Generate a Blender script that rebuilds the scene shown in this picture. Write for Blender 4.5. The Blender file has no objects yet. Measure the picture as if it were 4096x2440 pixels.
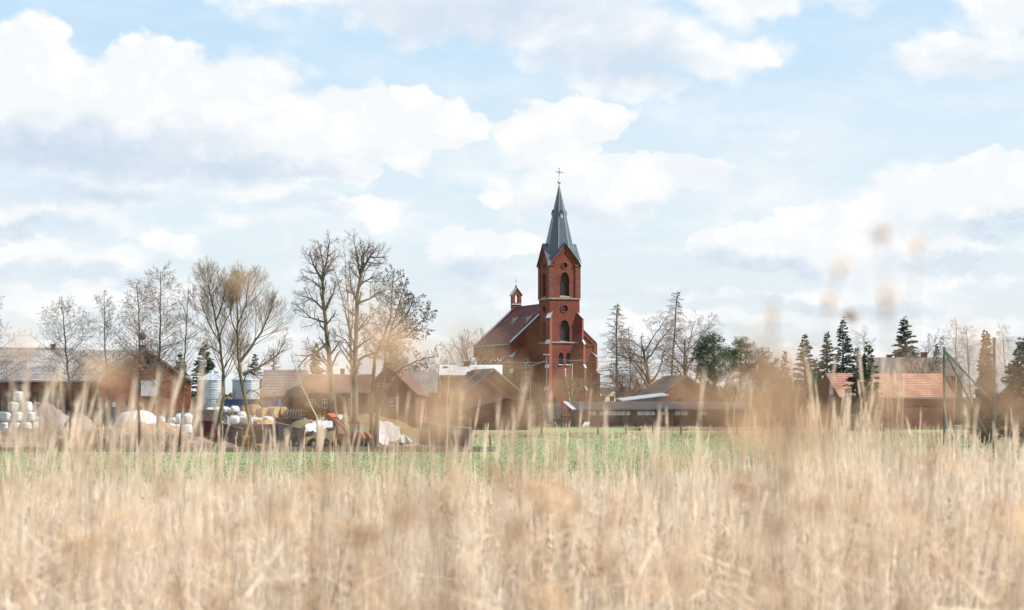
import bpy, math, random
import numpy as np
from mathutils import Vector, Matrix
from mathutils.geometry import tessellate_polygon

SC = bpy.context.scene
COL = SC.collection
PI = math.pi
R = math.radians
# ------------------------------------------------------------------ camera, world, sun, exposure
EYE = 3.0                       # eye height above the field, metres
FL = 80.0                       # long lens, level, shifted up
FP = 4096 * FL / 36.0           # focal length in photograph pixels
HY = 1620.0                     # horizon row in the photograph
cam_d = bpy.data.cameras.new('camera')
cam_d.lens = FL; cam_d.sensor_width = 36; cam_d.sensor_fit = 'HORIZONTAL'
cam_d.shift_y = (HY - 1220) / 4096
cam_d.clip_start = 0.05; cam_d.clip_end = 20000
cam_d.dof.use_dof = True; cam_d.dof.focus_distance = 330; cam_d.dof.aperture_fstop = 3.2
cam_o = bpy.data.objects.new('camera', cam_d); COL.objects.link(cam_o)
cam_o.location = (0, 0, EYE); cam_o.rotation_euler = (R(90), 0, 0)
SC.camera = cam_o

SUN_EL = R(41); SUN_DIR = Vector((0.998, -0.07, 0)).normalized() * math.cos(SUN_EL) + Vector((0, 0, math.sin(SUN_EL)))
sun_d = bpy.data.lights.new('sun', 'SUN'); sun_d.energy = 4.9; sun_d.angle = R(0.5); sun_d.color = (1.0, 0.955, 0.89)
sun_o = bpy.data.objects.new('sun', sun_d); COL.objects.link(sun_o)
sun_o.rotation_euler = SUN_DIR.to_track_quat('Z', 'Y').to_euler(); sun_o.location = (0, 0, 60)

SC.view_settings.view_transform = 'Standard'; SC.view_settings.look = 'None'
SC.view_settings.exposure = 0.85; SC.view_settings.gamma = 1.0
SC.view_settings.use_curve_mapping = False
SC.cycles.max_bounces = 6; SC.cycles.diffuse_bounces = 3; SC.cycles.glossy_bounces = 2
SC.cycles.transmission_bounces = 4; SC.cycles.transparent_max_bounces = 8
SC.cycles.caustics_reflective = False; SC.cycles.caustics_refractive = False
SC.cycles.use_denoising = True

W = bpy.data.worlds.new('World'); SC.world = W; W.use_nodes = True
nt = W.node_tree; nt.nodes.clear()
class NT:
    def __init__(s, t): s.t = t
    def n(s, typ, **kw):
        x = s.t.nodes.new(typ)
        for k, v in kw.items(): setattr(x, k, v)
        return x
    def put(s, sock, v):
        if isinstance(v, bpy.types.NodeSocket): s.t.links.new(v, sock)
        elif v is not None: sock.default_value = v
    def m(s, op, a=None, b=None, c=None, clamp=False):
        x = s.n('ShaderNodeMath', operation=op, use_clamp=clamp)
        for i, v in enumerate((a, b, c)): s.put(x.inputs[i], v) if v is not None else None
        return x.outputs[0]
    def vm(s, op, a=None, b=None, c=None, out=0):
        x = s.n('ShaderNodeVectorMath', operation=op)
        for i, v in enumerate((a, b, c)): s.put(x.inputs[i], v) if v is not None else None
        return x.outputs[out]
    def mix(s, f, a, b, typ='MIX'):
        x = s.n('ShaderNodeMix', data_type='RGBA', blend_type=typ)
        s.put(x.inputs[0], f); s.put(x.inputs[6], a); s.put(x.inputs[7], b)
        return x.outputs[2]
    def noise(s, vec, scale, detail=4, rough=0.55, out=0):
        x = s.n('ShaderNodeTexNoise'); s.put(x.inputs['Vector'], vec)
        x.inputs['Scale'].default_value = scale; x.inputs['Detail'].default_value = detail
        x.inputs['Roughness'].default_value = rough
        return x.outputs[out]
    def ramp(s, v, a, b, lo=0.0, hi=1.0, smooth=True):
        x = s.n('ShaderNodeMapRange', interpolation_type='SMOOTHSTEP' if smooth else 'LINEAR')
        s.put(x.inputs[0], v); s.put(x.inputs[1], a); s.put(x.inputs[2], b); s.put(x.inputs[3], lo); s.put(x.inputs[4], hi)
        return x.outputs[0]

def build_world():
    g = NT(nt)
    out = g.n('ShaderNodeOutputWorld'); bg = g.n('ShaderNodeBackground'); bg.inputs[1].default_value = 0.10
    nt.links.new(bg.outputs[0], out.inputs[0])
    sky = g.n('ShaderNodeTexSky', sky_type='NISHITA'); sky.sun_disc = False
    sky.sun_elevation = SUN_EL; sky.sun_rotation = math.atan2(SUN_DIR.x, SUN_DIR.y)
    sky.air_density = 1.0; sky.dust_density = 1.2; sky.ozone_density = 1.6
    tc = g.n('ShaderNodeTexCoord'); d = tc.outputs['Generated']
    sep = g.n('ShaderNodeSeparateXYZ'); nt.links.new(d, sep.inputs[0])
    az = g.m('ARCTAN2', sep.outputs[0], sep.outputs[1]); el = g.m('ARCSINE', sep.outputs[2])
    cmb = g.n('ShaderNodeCombineXYZ'); g.put(cmb.inputs[0], az); g.put(cmb.inputs[1], el)
    p = cmb.outputs[0]                                        # azimuth and elevation in radians
    # flatten the noise toward the horizon as real cloud fields do
    pn = g.vm('MULTIPLY', p, (1.0, 1.35, 1.0))
    def warp(vec, sc, amp, det):
        c = g.noise(vec, sc, det, 0.6, out=1)
        return g.vm('MULTIPLY_ADD', g.vm('SUBTRACT', c, (0.5, 0.5, 0.5)), (amp, amp * 0.8, 0), None)
    w1 = g.n('ShaderNodeVectorMath', operation='ADD'); g.put(w1.inputs[0], p)
    c1 = g.vm('MULTIPLY', g.vm('SUBTRACT', g.noise(pn, 14, 3, 0.6, out=1), (0.5, 0.5, 0.5)), (0.050, 0.030, 0))
    nt.links.new(c1, w1.inputs[1])
    c2 = g.vm('MULTIPLY', g.vm('SUBTRACT', g.noise(pn, 70, 5, 0.62, out=1), (0.5, 0.5, 0.5)), (0.016, 0.013, 0))
    q = g.vm('ADD', w1.outputs[0], c2)
    def ell(cx, cy, a, b, vec):
        cx, cy, a, b = (cx - 2048) / FP, (HY - cy) / FP, a / FP, b / FP
        x = g.vm('MULTIPLY', g.vm('SUBTRACT', vec, (cx, cy, 0)), (1 / a, 1 / b, 0))
        return g.m('SUBTRACT', 1.0, g.vm('LENGTH', x, out=1))
    def union(lst, vec, k=0.12):
        acc = None
        for e in lst:
            v = ell(*e, vec)
            acc = v if acc is None else g.m('SMOOTH_MAX', acc, v, k)
        return acc
    crisp = [(150, 400, 430, 300), (600, 350, 360, 270), (1000, 430, 420, 290), (1430, 490, 380, 215), (1720, 540, 260, 140), (600, 600, 950, 200),
             (1200, 600, 620, 170), (-250, 450, 400, 300),
             (2310, 480, 250, 110), (2180, 580, 280, 150), (2560, 700, 420, 110), (2330, 780, 420, 140), (2760, 650, 190, 60),
             (3400, 880, 380, 150), (3680, 810, 330, 200), (3960, 780, 300, 150), (3180, 950, 330, 110), (2920, 1020, 330, 100), (3500, 1030, 560, 120),
             (1900, 985, 240, 100), (1860, 1060, 160, 120), (2090, 960, 160, 80)]
    soft = [(1800, 0, 950, 190), (1250, -30, 480, 110), (2380, 120, 700, 200), (3100, -10, 560, 150), (2800, 200, 520, 150), (2520, 320, 380, 100),
            (4000, 60, 330, 230), (3760, 260, 360, 130), (4080, 240, 300, 170), (3880, 330, 330, 70),
            (130, 880, 270, 70), (520, 830, 360, 100), (450, 900, 230, 110), (1020, 780, 270, 50), (90, 1010, 240, 80), (350, 1070, 320, 80), (700, 1010, 150, 80),
            (930, 905, 75, 34), (1400, 820, 280, 60), (1460, 880, 130, 90), (480, 1170, 560, 80), (120, 1200, 300, 60),
            (2980, 1190, 950, 40), (3600, 1140, 560, 60), (2750, 1290, 1000, 50), (3700, 1310, 700, 50), (2100, 1200, 500, 40), (700, 1330, 900, 50), (1500, 1350, 500, 40), (3300, 1430, 1200, 40)]
    dc = g.m('SUBTRACT', union(crisp, q, 0.08), -0.015); ds = g.m('SUBTRACT', union(soft, q, 0.1), -0.03)
    nz = g.noise(pn, 42, 8, 0.64); nzc = g.m('SUBTRACT', nz, 0.5)
    vo = g.n('ShaderNodeTexVoronoi', feature='F1'); g.put(vo.inputs['Vector'], g.vm('ADD', pn, c2)); vo.inputs['Scale'].default_value = 46
    vo.inputs['Detail'].default_value = 1.0; vo.inputs['Roughness'].default_value = 0.55
    puff = g.m('SUBTRACT', 0.42, vo.outputs['Distance'])     # cauliflower bulges
    nl = g.noise(pn, 13, 3, 0.5)
    # elsewhere in the sky: a free field of broken cumulus
    far = g.noise(g.vm('MULTIPLY', d, (1.0, 1.0, 2.6)), 2.6, 6, 0.58)
    inside = g.m('MULTIPLY', g.ramp(g.m('ABSOLUTE', az), 0.28, 0.42, 1, 0), g.ramp(el, 0.22, 0.34, 1, 0))
    ff = g.m('MULTIPLY', g.ramp(far, 0.47, 0.60), g.m('SUBTRACT', 1.0, inside))
    wdt = g.ramp(nl, 0.44, 0.68, 0.11, 0.40)                  # some edges crisp, some frayed
    ac = g.ramp(g.m('ADD', g.m('ADD', dc, g.m('MULTIPLY', puff, 0.34)), g.m('MULTIPLY', nzc, 0.30)), -0.02, wdt)
    as_ = g.m('MULTIPLY', g.ramp(g.m('ADD', g.m('ADD', ds, g.m('MULTIPLY', puff, 0.4)), g.m('MULTIPLY', nzc, 0.75)), -0.04, 0.50), 0.94)
    vn = g.noise(g.vm('MULTIPLY', p, (1.0, 2.6, 1.0)), 13, 8, 0.64)
    veil = g.m('MULTIPLY', g.ramp(vn, 0.40, 0.66), g.ramp(el, 0.17, 0.06, 0.25, 0.85))
    inv = lambda a: g.m('SUBTRACT', 1.0, a)
    alpha = inv(g.m('MULTIPLY', inv(ac), g.m('MULTIPLY', inv(as_), g.m('MULTIPLY', inv(ff), inv(veil)))))
    # grey cloud bases
    bases = [(150, 620, 850, 115, 1.0), (900, 670, 650, 62, .75), (150, 935, 330, 40, .8), (350, 790, 600, 50, .8), (1150, 830, 300, 28, .5),
             (1900, 70, 620, 120, .8), (2480, 250, 430, 110, .75), (3820, 330, 330, 70, .4), (3950, 930, 330, 55, .9), (2950, 1100, 480, 55, .8),
             (3900, 1075, 420, 45, .8), (3350, 1230, 600, 34, .75), (2500, 1050, 300, 40, .5), (1780, 1130, 260, 70, .75), (2350, 850, 350, 45, .5), (200, 1110, 500, 40, .6), (2600, 1180, 600, 34, .55), (1100, 1000, 400, 60, .35), (3000, 650, 500, 120, .2)]
    sh = None
    qb = g.vm('ADD', w1.outputs[0], g.vm('MULTIPLY', g.vm('SUBTRACT', g.noise(pn, 30, 5, 0.65, out=1), (0.5, 0.5, 0.5)), (0.045, 0.028, 0)))
    for cx, cy, a, b, s_ in bases:
        v = g.m('MULTIPLY', g.ramp(ell(cx, cy, a * 1.3, b * 1.7, qb), 0.0, 0.85), s_)
        sh = v if sh is None else g.m('MAXIMUM', sh, v)
    lum = g.noise(g.vm('ADD', pn, c2), 30, 8, 0.68)
    white = g.mix(g.ramp(g.m('ADD', lum, g.m('MULTIPLY', puff, 0.28)), 0.30, 0.60), (5.12, 5.32, 5.48, 1), (5.95, 5.90, 5.85, 1))
    ccol = g.mix(g.m('MULTIPLY', sh, g.ramp(lum, 0.2, 0.7, 1.0, 0.72)), white, (3.05, 3.80, 4.65, 1))
    # the clear sky between: pale, whitening toward the horizon
    pale = g.mix(g.ramp(el, 0.175, 0.10), (3.25, 4.42, 5.48, 1), (4.30, 4.95, 5.45, 1))
    pale = g.mix(g.ramp(el, 0.10, 0.01), pale, (4.70, 5.05, 5.35, 1))
    clear = g.mix(0.80, sky.outputs[0], pale)
    col = g.mix(alpha, clear, ccol)
    nt.links.new(col, bg.inputs[0])
build_world()

# ------------------------------------------------------------------ helpers
def PX(px, Y): return (px - 2048) / FP * Y
def PZ(py, Y): return EYE + (HY - py) / FP * Y
rng = random.Random(7)
nrg = np.random.default_rng(11)

def tag(o, label=None, cat=None, group=None, kind=None):
    if label: o['label'] = label
    if cat: o['category'] = cat
    if group: o['group'] = group
    if kind: o['kind'] = kind
    return o
def thing(name, label, cat, loc=(0, 0, 0), rz=0.0, group=None):
    o = bpy.data.objects.new(name, None); COL.objects.link(o); o.empty_display_size = 0.3
    o.location = loc; o.rotation_euler = (0, 0, rz)
    return tag(o, label, cat, group)
def dup(root, loc, rz, label, group=None, scale=None):
    r = root.copy(); COL.objects.link(r); r.location = loc; r.rotation_euler = (0, 0, rz)
    if scale: r.scale = scale if not isinstance(scale, (int, float)) else (scale,) * 3
    r['label'] = label
    if group: r['group'] = group
    for ch in list(root.children):
        c = ch.copy(); COL.objects.link(c); c.parent = r
        for g2 in ch.children:
            d2 = g2.copy(); COL.objects.link(d2); d2.parent = c
    return r

class MB:
    def __init__(s): s.v = []; s.f = []
    def add(s, vs, fs):
        o = len(s.v); s.v += [tuple(p) for p in vs]; s.f += [tuple(i + o for i in f) for f in fs]; return s
    def box(s, x0, x1, y0, y1, z0, z1):
        return s.hexa([(x0, y0, z0), (x1, y0, z0), (x1, y1, z0), (x0, y1, z0), (x0, y0, z1), (x1, y0, z1), (x1, y1, z1), (x0, y1, z1)])
    def hexa(s, p): return s.add(p, [(3, 2, 1, 0), (4, 5, 6, 7), (0, 1, 5, 4), (1, 2, 6, 5), (2, 3, 7, 6), (3, 0, 4, 7)])
    def prism(s, poly, vec):
        n = len(poly); vec = Vector(vec); a = [Vector(p) for p in poly]; b = [p + vec for p in a]
        return s.add(a + b, [tuple(range(n))[::-1], tuple(range(n, 2 * n))] + [(i, (i + 1) % n, n + (i + 1) % n, n + i) for i in range(n)])
    def tube(s, pts, rad, k=6, caps=True):
        pts = [Vector(p) for p in pts]; n = len(pts)
        if not hasattr(rad, '__len__'): rad = [rad] * n
        vs = []
        for i, p in enumerate(pts):
            d = (pts[min(i + 1, n - 1)] - pts[max(i - 1, 0)]).normalized()
            a = d.orthogonal().normalized() if i == 0 else (a - d * a.dot(d)).normalized()
            b = d.cross(a)
            for j in range(k):
                t = 2 * PI * j / k; vs.append(p + (a * math.cos(t) + b * math.sin(t)) * rad[i])
        fs = [(i * k + j, i * k + (j + 1) % k, (i + 1) * k + (j + 1) % k, (i + 1) * k + j) for i in range(n - 1) for j in range(k)]
        if caps: fs += [tuple(range(k))[::-1], tuple(range((n - 1) * k, n * k))]
        return s.add(vs, fs)
    def lathe(s, prof, k=16, c=(0, 0, 0)):
        vs = [(c[0] + r * math.cos(2 * PI * j / k), c[1] + r * math.sin(2 * PI * j / k), c[2] + z) for r, z in prof for j in range(k)]
        n = len(prof)
        fs = [(i * k + j, i * k + (j + 1) % k, (i + 1) * k + (j + 1) % k, (i + 1) * k + j) for i in range(n - 1) for j in range(k)]
        fs += [tuple(range(k))[::-1], tuple(range((n - 1) * k, n * k))]
        return s.add(vs, fs)
    def wall(s, o, ax, inn, outline, holes=(), depth=0.3):
        """flat wall with real openings: outline and holes in (u, z); inn points into the building"""
        o = Vector(o); ax = Vector(ax).normalized(); inn = Vector(inn).normalized(); up = Vector((0, 0, 1))
        polys = [[Vector((u, z, 0)) for u, z in outline]] + [[Vector((u, z, 0)) for u, z in h] for h in holes]
        tris = tessellate_polygon(polys)
        flat = [p for pl in polys for p in pl]
        s.add([o + ax * p.x + up * p.y for p in flat], tris)
        for h in holes:
            n = len(h); a = [o + ax * u + up * z for u, z in h]; b = [p + inn * depth for p in a]
            s.add(a + b, [(i, (i + 1) % n, n + (i + 1) % n, n + i) for i in range(n)])
        return s
    def build(s, name, mat, parent=None, smooth=False):
        me = bpy.data.meshes.new(name); me.from_pydata([tuple(v) for v in s.v], [], s.f); me.materials.append(mat)
        if smooth: me.polygons.foreach_set('use_smooth', [True] * len(me.polygons))
        me.update()
        o = bpy.data.objects.new(name, me); COL.objects.link(o)
        if parent is not None: o.parent = parent
        return o

def np_mesh(name, V, F, mat, parent=None, tint=None, smooth=False):
    """V (n,3); F list of (m,k) int arrays"""
    me = bpy.data.meshes.new(name)
    V = np.ascontiguousarray(V, dtype=np.float32)
    me.vertices.add(len(V)); me.vertices.foreach_set('co', V.ravel())
    tot = [np.full(len(f), f.shape[1], dtype=np.int32) for f in F]; tot = np.concatenate(tot)
    idx = np.concatenate([f.ravel() for f in F]).astype(np.int32)
    st = np.concatenate([[0], np.cumsum(tot)[:-1]]).astype(np.int32)
    me.loops.add(len(idx)); me.loops.foreach_set('vertex_index', idx)
    me.polygons.add(len(tot)); me.polygons.foreach_set('loop_start', st); me.polygons.foreach_set('loop_total', tot)
    if smooth: me.polygons.foreach_set('use_smooth', np.ones(len(tot), dtype=bool))
    me.materials.append(mat); me.update(calc_edges=True)
    if tint is not None:
        a = me.attributes.new('tint', 'FLOAT', 'POINT'); a.data.foreach_set('value', np.ascontiguousarray(tint, dtype=np.float32))
    o = bpy.data.objects.new(name, me); COL.objects.link(o)
    if parent is not None: o.parent = parent
    return o

def lancet(cx, z0, w, h, n=5):
    """pointed-arch outline"""
    hw = w / 2; rise = w * 0.9; zs = z0 + h - rise
    pts = [(cx - hw, z0), (cx + hw, z0), (cx + hw, zs)]
    for i in range(1, n + 1):
        t = i / n; pts.append((cx + hw * (1 - t ** 1.7), zs + rise * math.sin(t * PI / 2) ** 1.0))
    for i in range(n - 1, 0, -1):
        t = i / n; pts.append((cx - hw * (1 - t ** 1.7), zs + rise * math.sin(t * PI / 2) ** 1.0))
    pts.append((cx - hw, zs))
    return pts
def circ(cx, cz, r, n=14): return [(cx + r * math.cos(2 * PI * i / n), cz + r * math.sin(2 * PI * i / n)) for i in range(n)]
def rect(x0, x1, z0, z1): return [(x0, z0), (x1, z0), (x1, z1), (x0, z1)]
def shrink(poly, k):
    cx = sum(p[0] for p in poly) / len(poly); cz = sum(p[1] for p in poly) / len(poly)
    return [(cx + (u - cx) * k, cz + (z - cz) * k) for u, z in poly]

# ------------------------------------------------------------------ materials
MATS = {}
def mat(name, base, var=None, scale=3.0, rough=0.85, detail=5, stretch=(1, 1, 1), spec=0.3, bump=0.0, metal=0.0, trans=0.0, extra=None, var2=None, scale2=0.5):
    if name in MATS: return MATS[name]
    m = bpy.data.materials.new(name); m.use_nodes = True; g = NT(m.node_tree)
    b = m.node_tree.nodes['Principled BSDF']
    b.inputs['Roughness'].default_value = rough; b.inputs['Metallic'].default_value = metal
    b.inputs['Specular IOR Level'].default_value = spec
    tc = g.n('ShaderNodeTexCoord'); v = g.vm('MULTIPLY', tc.outputs['Object'], stretch)
    col = base + (1,)
    if var:
        nz = g.noise(v, scale, detail, 0.62)
        col = g.mix(g.ramp(nz, 0.32, 0.68), base + (1,), var + (1,))
        if bump:
            bp = g.n('ShaderNodeBump'); bp.inputs['Strength'].default_value = bump; bp.inputs['Distance'].default_value = 0.05
            g.put(bp.inputs['Height'], nz); m.node_tree.links.new(bp.outputs[0], b.inputs['Normal'])
    if var2:
        col = g.mix(g.ramp(g.noise(v, scale2, 3, 0.6), 0.42, 0.64), col, var2 + (1,))
    if extra: col = extra(g, v, col)
    g.put(b.inputs['Base Color'], col)
    if trans:
        t = g.n('ShaderNodeBsdfTranslucent'); g.put(t.inputs[0], col)
        mx = g.n('ShaderNodeMixShader'); mx.inputs[0].default_value = trans
        L = m.node_tree.links; L.new(b.outputs[0], mx.inputs[1]); L.new(t.outputs[0], mx.inputs[2])
        L.new(mx.outputs[0], m.node_tree.nodes['Material Output'].inputs[0])
    MATS[name] = m
    return m
def bricks(bw, bh, mort, k, c2, amt=0.8):
    """masonry courses over object space, the run of the wall being x+y"""
    def f(g, v, col):
        s = g.n('ShaderNodeSeparateXYZ'); g.put(s.inputs[0], v)
        c = g.n('ShaderNodeCombineXYZ'); g.put(c.inputs[0], g.m('ADD', s.outputs[0], s.outputs[1])); g.put(c.inputs[1], s.outputs[2])
        t = g.n('ShaderNodeTexBrick'); g.put(t.inputs['Vector'], c.outputs[0])
        t.inputs['Scale'].default_value = 1; t.inputs['Brick Width'].default_value = bw; t.inputs['Row Height'].default_value = bh
        t.inputs['Mortar Size'].default_value = mort; t.inputs['Bias'].default_value = -0.1
        g.put(t.inputs['Color1'], (1, 1, 1, 1)); g.put(t.inputs['Color2'], (c2, c2, c2, 1)); g.put(t.inputs['Mortar'], (k, k, k, 1))
        return g.mix(amt, col, t.outputs[0], 'MULTIPLY')
    return f
def tint_mat(name, ca, cb, cc=None, rough=0.8, trans=0.35):
    """plant matter: the shade of each blade comes with the blade"""
    m = bpy.data.materials.new(name); m.use_nodes = True; g = NT(m.node_tree); b = m.node_tree.nodes['Principled BSDF']
    a = g.n('ShaderNodeAttribute', attribute_name='tint')
    col = g.mix(a.outputs['Fac'], ca + (1,), cb + (1,))
    if cc:
        gm = g.n('ShaderNodeNewGeometry')
        col = g.mix(g.ramp(g.noise(gm.outputs['Position'], 0.55, 4, 0.6), 0.45, 0.7), col, cc + (1,))
    g.put(b.inputs['Base Color'], col); b.inputs['Roughness'].default_value = rough; b.inputs['Specular IOR Level'].default_value = 0.2
    t = g.n('ShaderNodeBsdfTranslucent'); g.put(t.inputs[0], col)
    mx = g.n('ShaderNodeMixShader'); mx.inputs[0].default_value = trans
    L = m.node_tree.links; L.new(b.outputs[0], mx.inputs[1]); L.new(t.outputs[0], mx.inputs[2]); L.new(mx.outputs[0], m.node_tree.nodes['Material Output'].inputs[0])
    return m

M_CB = mat('church brick', (0.172, 0.043, 0.029), (0.225, 0.064, 0.043), 2.2, 0.9, 8, (1, 1, 3.0), extra=bricks(0.52, 0.15, 0.02, 0.62, 0.72, 0.75), var2=(0.15, 0.048, 0.036), scale2=0.35)
M_CBL = mat('church brick weathered', (0.145, 0.044, 0.032), (0.215, 0.088, 0.060), 1.1, 0.9, 8, (1, 1, 2.5), extra=bricks(0.52, 0.15, 0.02, 0.62, 0.7, 0.75))
M_TRIM = mat('stone trim', (0.34, 0.31, 0.27), (0.24, 0.20, 0.16), 3, 0.9)
M_SLATE = mat('slate', (0.042, 0.058, 0.075), (0.062, 0.083, 0.104), 3.0, 0.30, 7, (1, 1, 1.6), spec=0.6, var2=(0.055, 0.075, 0.092), scale2=1.2)
M_METAL = mat('zinc flashing', (0.36, 0.41, 0.46), (0.28, 0.33, 0.38), 2, 0.35, spec=0.6)
M_TILE = mat('red clay tile', (0.128, 0.042, 0.037), (0.170, 0.058, 0.050), 2.5, 0.75, 6, var2=(0.09, 0.036, 0.036), scale2=0.4)
M_GOLD = mat('gilded copper', (0.80, 0.58, 0.28), (0.7, 0.5, 0.22), 6, 0.28, metal=0.9)
M_IRON = mat('dark iron', (0.05, 0.045, 0.06), (0.08, 0.07, 0.07), 8, 0.6)
M_LOUVRE = mat('louvre board', (0.035, 0.033, 0.034), (0.06, 0.055, 0.055), 4, 0.7, stretch=(.4, .4, 9))
M_GLASS = mat('window glass', (0.03, 0.04, 0.05), (0.06, 0.075, 0.09), 0.8, 0.08, spec=0.8)
M_WHITE = mat('white paint', (0.72, 0.72, 0.70), (0.60, 0.60, 0.58), 6, 0.5)
M_BARN = mat('hollow block brick', (0.20, 0.066, 0.036), (0.32, 0.115, 0.056), 2.4, 0.9, 7, extra=bricks(0.42, 0.24, 0.035, 0.35, 0.42, 0.9), var2=(0.19, 0.065, 0.05), scale2=0.3)
M_BRICKD = mat('dark old brick', (0.125, 0.062, 0.043), (0.20, 0.095, 0.062), 2.0, 0.9, 8, (1, 1, 2), extra=bricks(0.5, 0.15, 0.02, 0.5, 0.62, 0.8), var2=(0.14, 0.068, 0.055), scale2=0.4)
M_BRICKR = mat('red brown brick', (0.135, 0.062, 0.046), (0.19, 0.088, 0.064), 1.6, 0.9, 7, (1, 1, 2), extra=bricks(0.5, 0.16, 0.02, 0.6, 0.7, 0.8))
M_ETER = mat('grey corrugated sheet', (0.235, 0.225, 0.22), (0.145, 0.14, 0.138), 0.8, 0.85, 7, (1, 0.5, 0.5), var2=(0.29, 0.275, 0.26), scale2=0.5)
M_ETERD = mat('dark corrugated sheet', (0.19, 0.185, 0.185), (0.125, 0.12, 0.122), 1.2, 0.8, 6, var2=(0.22, 0.21, 0.20), scale2=0.6)
M_WSHEET = mat('white corrugated sheet', (0.50, 0.52, 0.54), (0.41, 0.43, 0.44), 1.5, 0.5)
M_GALV = mat('galvanised steel', (0.40, 0.45, 0.48), (0.31, 0.36, 0.39), 1.5, 0.38, spec=0.6, metal=0.25)
M_GTILE = mat('grey brown tile', (0.155, 0.128, 0.112), (0.22, 0.19, 0.16), 3, 0.9, 6, var2=(0.17, 0.13, 0.115), scale2=0.7)
M_RTILE = mat('faded red tile', (0.125, 0.068, 0.055), (0.175, 0.095, 0.078), 3, 0.85, 6)
M_OTILE = mat('orange clay tile', (0.285, 0.135, 0.092), (0.37, 0.20, 0.14), 2.2, 0.85, 7, var2=(0.23, 0.115, 0.085), scale2=0.5)
M_FELT = mat('roofing felt', (0.055, 0.052, 0.055), (0.085, 0.08, 0.08), 2, 0.85)
M_PLASTER = mat('cream plaster', (0.62, 0.56, 0.47), (0.52, 0.46, 0.38), 2, 0.9)
M_DARK = mat('painted interior shade', (0.022, 0.02, 0.02), (0.04, 0.035, 0.032), 2, 0.95)  # near-black colour stands in for the shade inside wall openings
M_CONC = mat('weathered concrete', (0.27, 0.25, 0.225), (0.185, 0.165, 0.15), 1.6, 0.95, 7, var2=(0.145, 0.125, 0.11), scale2=0.6)
M_CONCD = mat('stained concrete panel', (0.115, 0.088, 0.082), (0.165, 0.13, 0.118), 2.0, 0.9, 6, (1, 1, 0.4), var2=(0.075, 0.058, 0.055), scale2=0.7)
M_WOOD = mat('grey weathered board', (0.235, 0.19, 0.16), (0.135, 0.10, 0.085), 5, 0.95, 6, (1, 1, 0.12))
M_WOODB = mat('brown post wood', (0.10, 0.072, 0.055), (0.155, 0.115, 0.088), 6, 0.95, 5, (1, 1, 0.2))
M_PLANK = mat('fresh sawn plank', (0.60, 0.45, 0.30), (0.46, 0.33, 0.22), 4, 0.85)
M_WRAP = mat('white bale film', (0.56, 0.61, 0.605), (0.42, 0.48, 0.485), 3, 0.4, 6, (1, 1, 3), spec=0.5, bump=1.0, var2=(0.46, 0.47, 0.43), scale2=1.1)
M_BAG = mat('white woven bag', (0.58, 0.58, 0.575), (0.47, 0.47, 0.475), 5, 0.7, 5, bump=0.8)
M_TARP = mat('white tarpaulin', (0.52, 0.525, 0.54), (0.42, 0.425, 0.445), 1.4, 0.45, 5, (1, 1, .5), spec=0.5, bump=0.7)
M_SAND = mat('straw manure', (0.27, 0.175, 0.10), (0.165, 0.105, 0.064), 1.8, 1.0, 9, var2=(0.22, 0.14, 0.085), scale2=0.8, bump=1.0)
M_SOIL = mat('brown soil', (0.15, 0.10, 0.072), (0.245, 0.175, 0.12), 1.4, 1.0, 9, var2=(0.12, 0.085, 0.062), scale2=0.4, bump=1.0)
M_GRAVEL = mat('grey gravel', (0.15, 0.125, 0.11), (0.23, 0.195, 0.175), 5, 1.0, 9, var2=(0.22, 0.18, 0.165), scale2=0.5, bump=1.0)
M_SILAGE = mat('mown silage', (0.115, 0.082, 0.046), (0.20, 0.148, 0.082), 1.6, 1.0, 9, var2=(0.115, 0.10, 0.045), scale2=0.5, bump=1.0)
M_STRAW = mat('straw bale', (0.40, 0.27, 0.125), (0.30, 0.195, 0.09), 7, 0.95, 7, (1, 1, 2), bump=0.8)
M_STRAWG = mat('netted bale side', (0.30, 0.235, 0.19), (0.23, 0.175, 0.14), 6, 0.95, 5)
M_RUB = mat('black rubber', (0.03, 0.027, 0.025), (0.075, 0.062, 0.052), 5, 0.9)
M_MAROON = mat('maroon paint', (0.115, 0.028, 0.032), (0.085, 0.026, 0.028), 2, 0.55, var2=(0.10, 0.045, 0.038), scale2=0.9)
M_RED = mat('red machine paint', (0.36, 0.062, 0.040), (0.27, 0.05, 0.035), 4, 0.6, var2=(0.20, 0.06, 0.045), scale2=2)
M_ORANGE = mat('orange reflector', (0.85, 0.13, 0.03), None, rough=0.4)
M_BLUE = mat('blue sheet', (0.03, 0.075, 0.20), (0.025, 0.055, 0.14), 1.0, 0.6, 5, (1, 1, .3))
M_TGREEN = mat('dark green paint', (0.045, 0.085, 0.080), (0.07, 0.115, 0.105), 3, 0.6)
M_GREYP = mat('blue grey panel', (0.255, 0.265, 0.30), (0.20, 0.21, 0.245), 2, 0.7)
M_FGREEN = mat('green coated steel', (0.028, 0.085, 0.072), (0.04, 0.11, 0.095), 5, 0.5)
M_BARK = mat('alder bark', (0.11, 0.086, 0.074), (0.19, 0.150, 0.122), 6, 0.95, 6, (1, 1, .3), var2=(0.13, 0.125, 0.085), scale2=1.1)
M_BARKW = mat('willow bark', (0.085, 0.062, 0.042), (0.175, 0.13, 0.088), 6, 0.95, 6, (1, 1, .3), var2=(0.12, 0.115, 0.06), scale2=1.1)
M_TWIG = mat('dark twig', (0.19, 0.142, 0.126), (0.27, 0.205, 0.178), 2, 0.9)
M_TWIGW = mat('pale willow twig', (0.27, 0.185, 0.105), (0.20, 0.135, 0.08), 1, 0.85)
M_TWIGR = mat('brown twig', (0.20, 0.145, 0.105), (0.145, 0.105, 0.08), 2, 0.9)
M_BIRCH = mat('birch bark', (0.48, 0.42, 0.35), (0.34, 0.28, 0.22), 5, 0.85, 5, (1, 1, 2))
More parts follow.
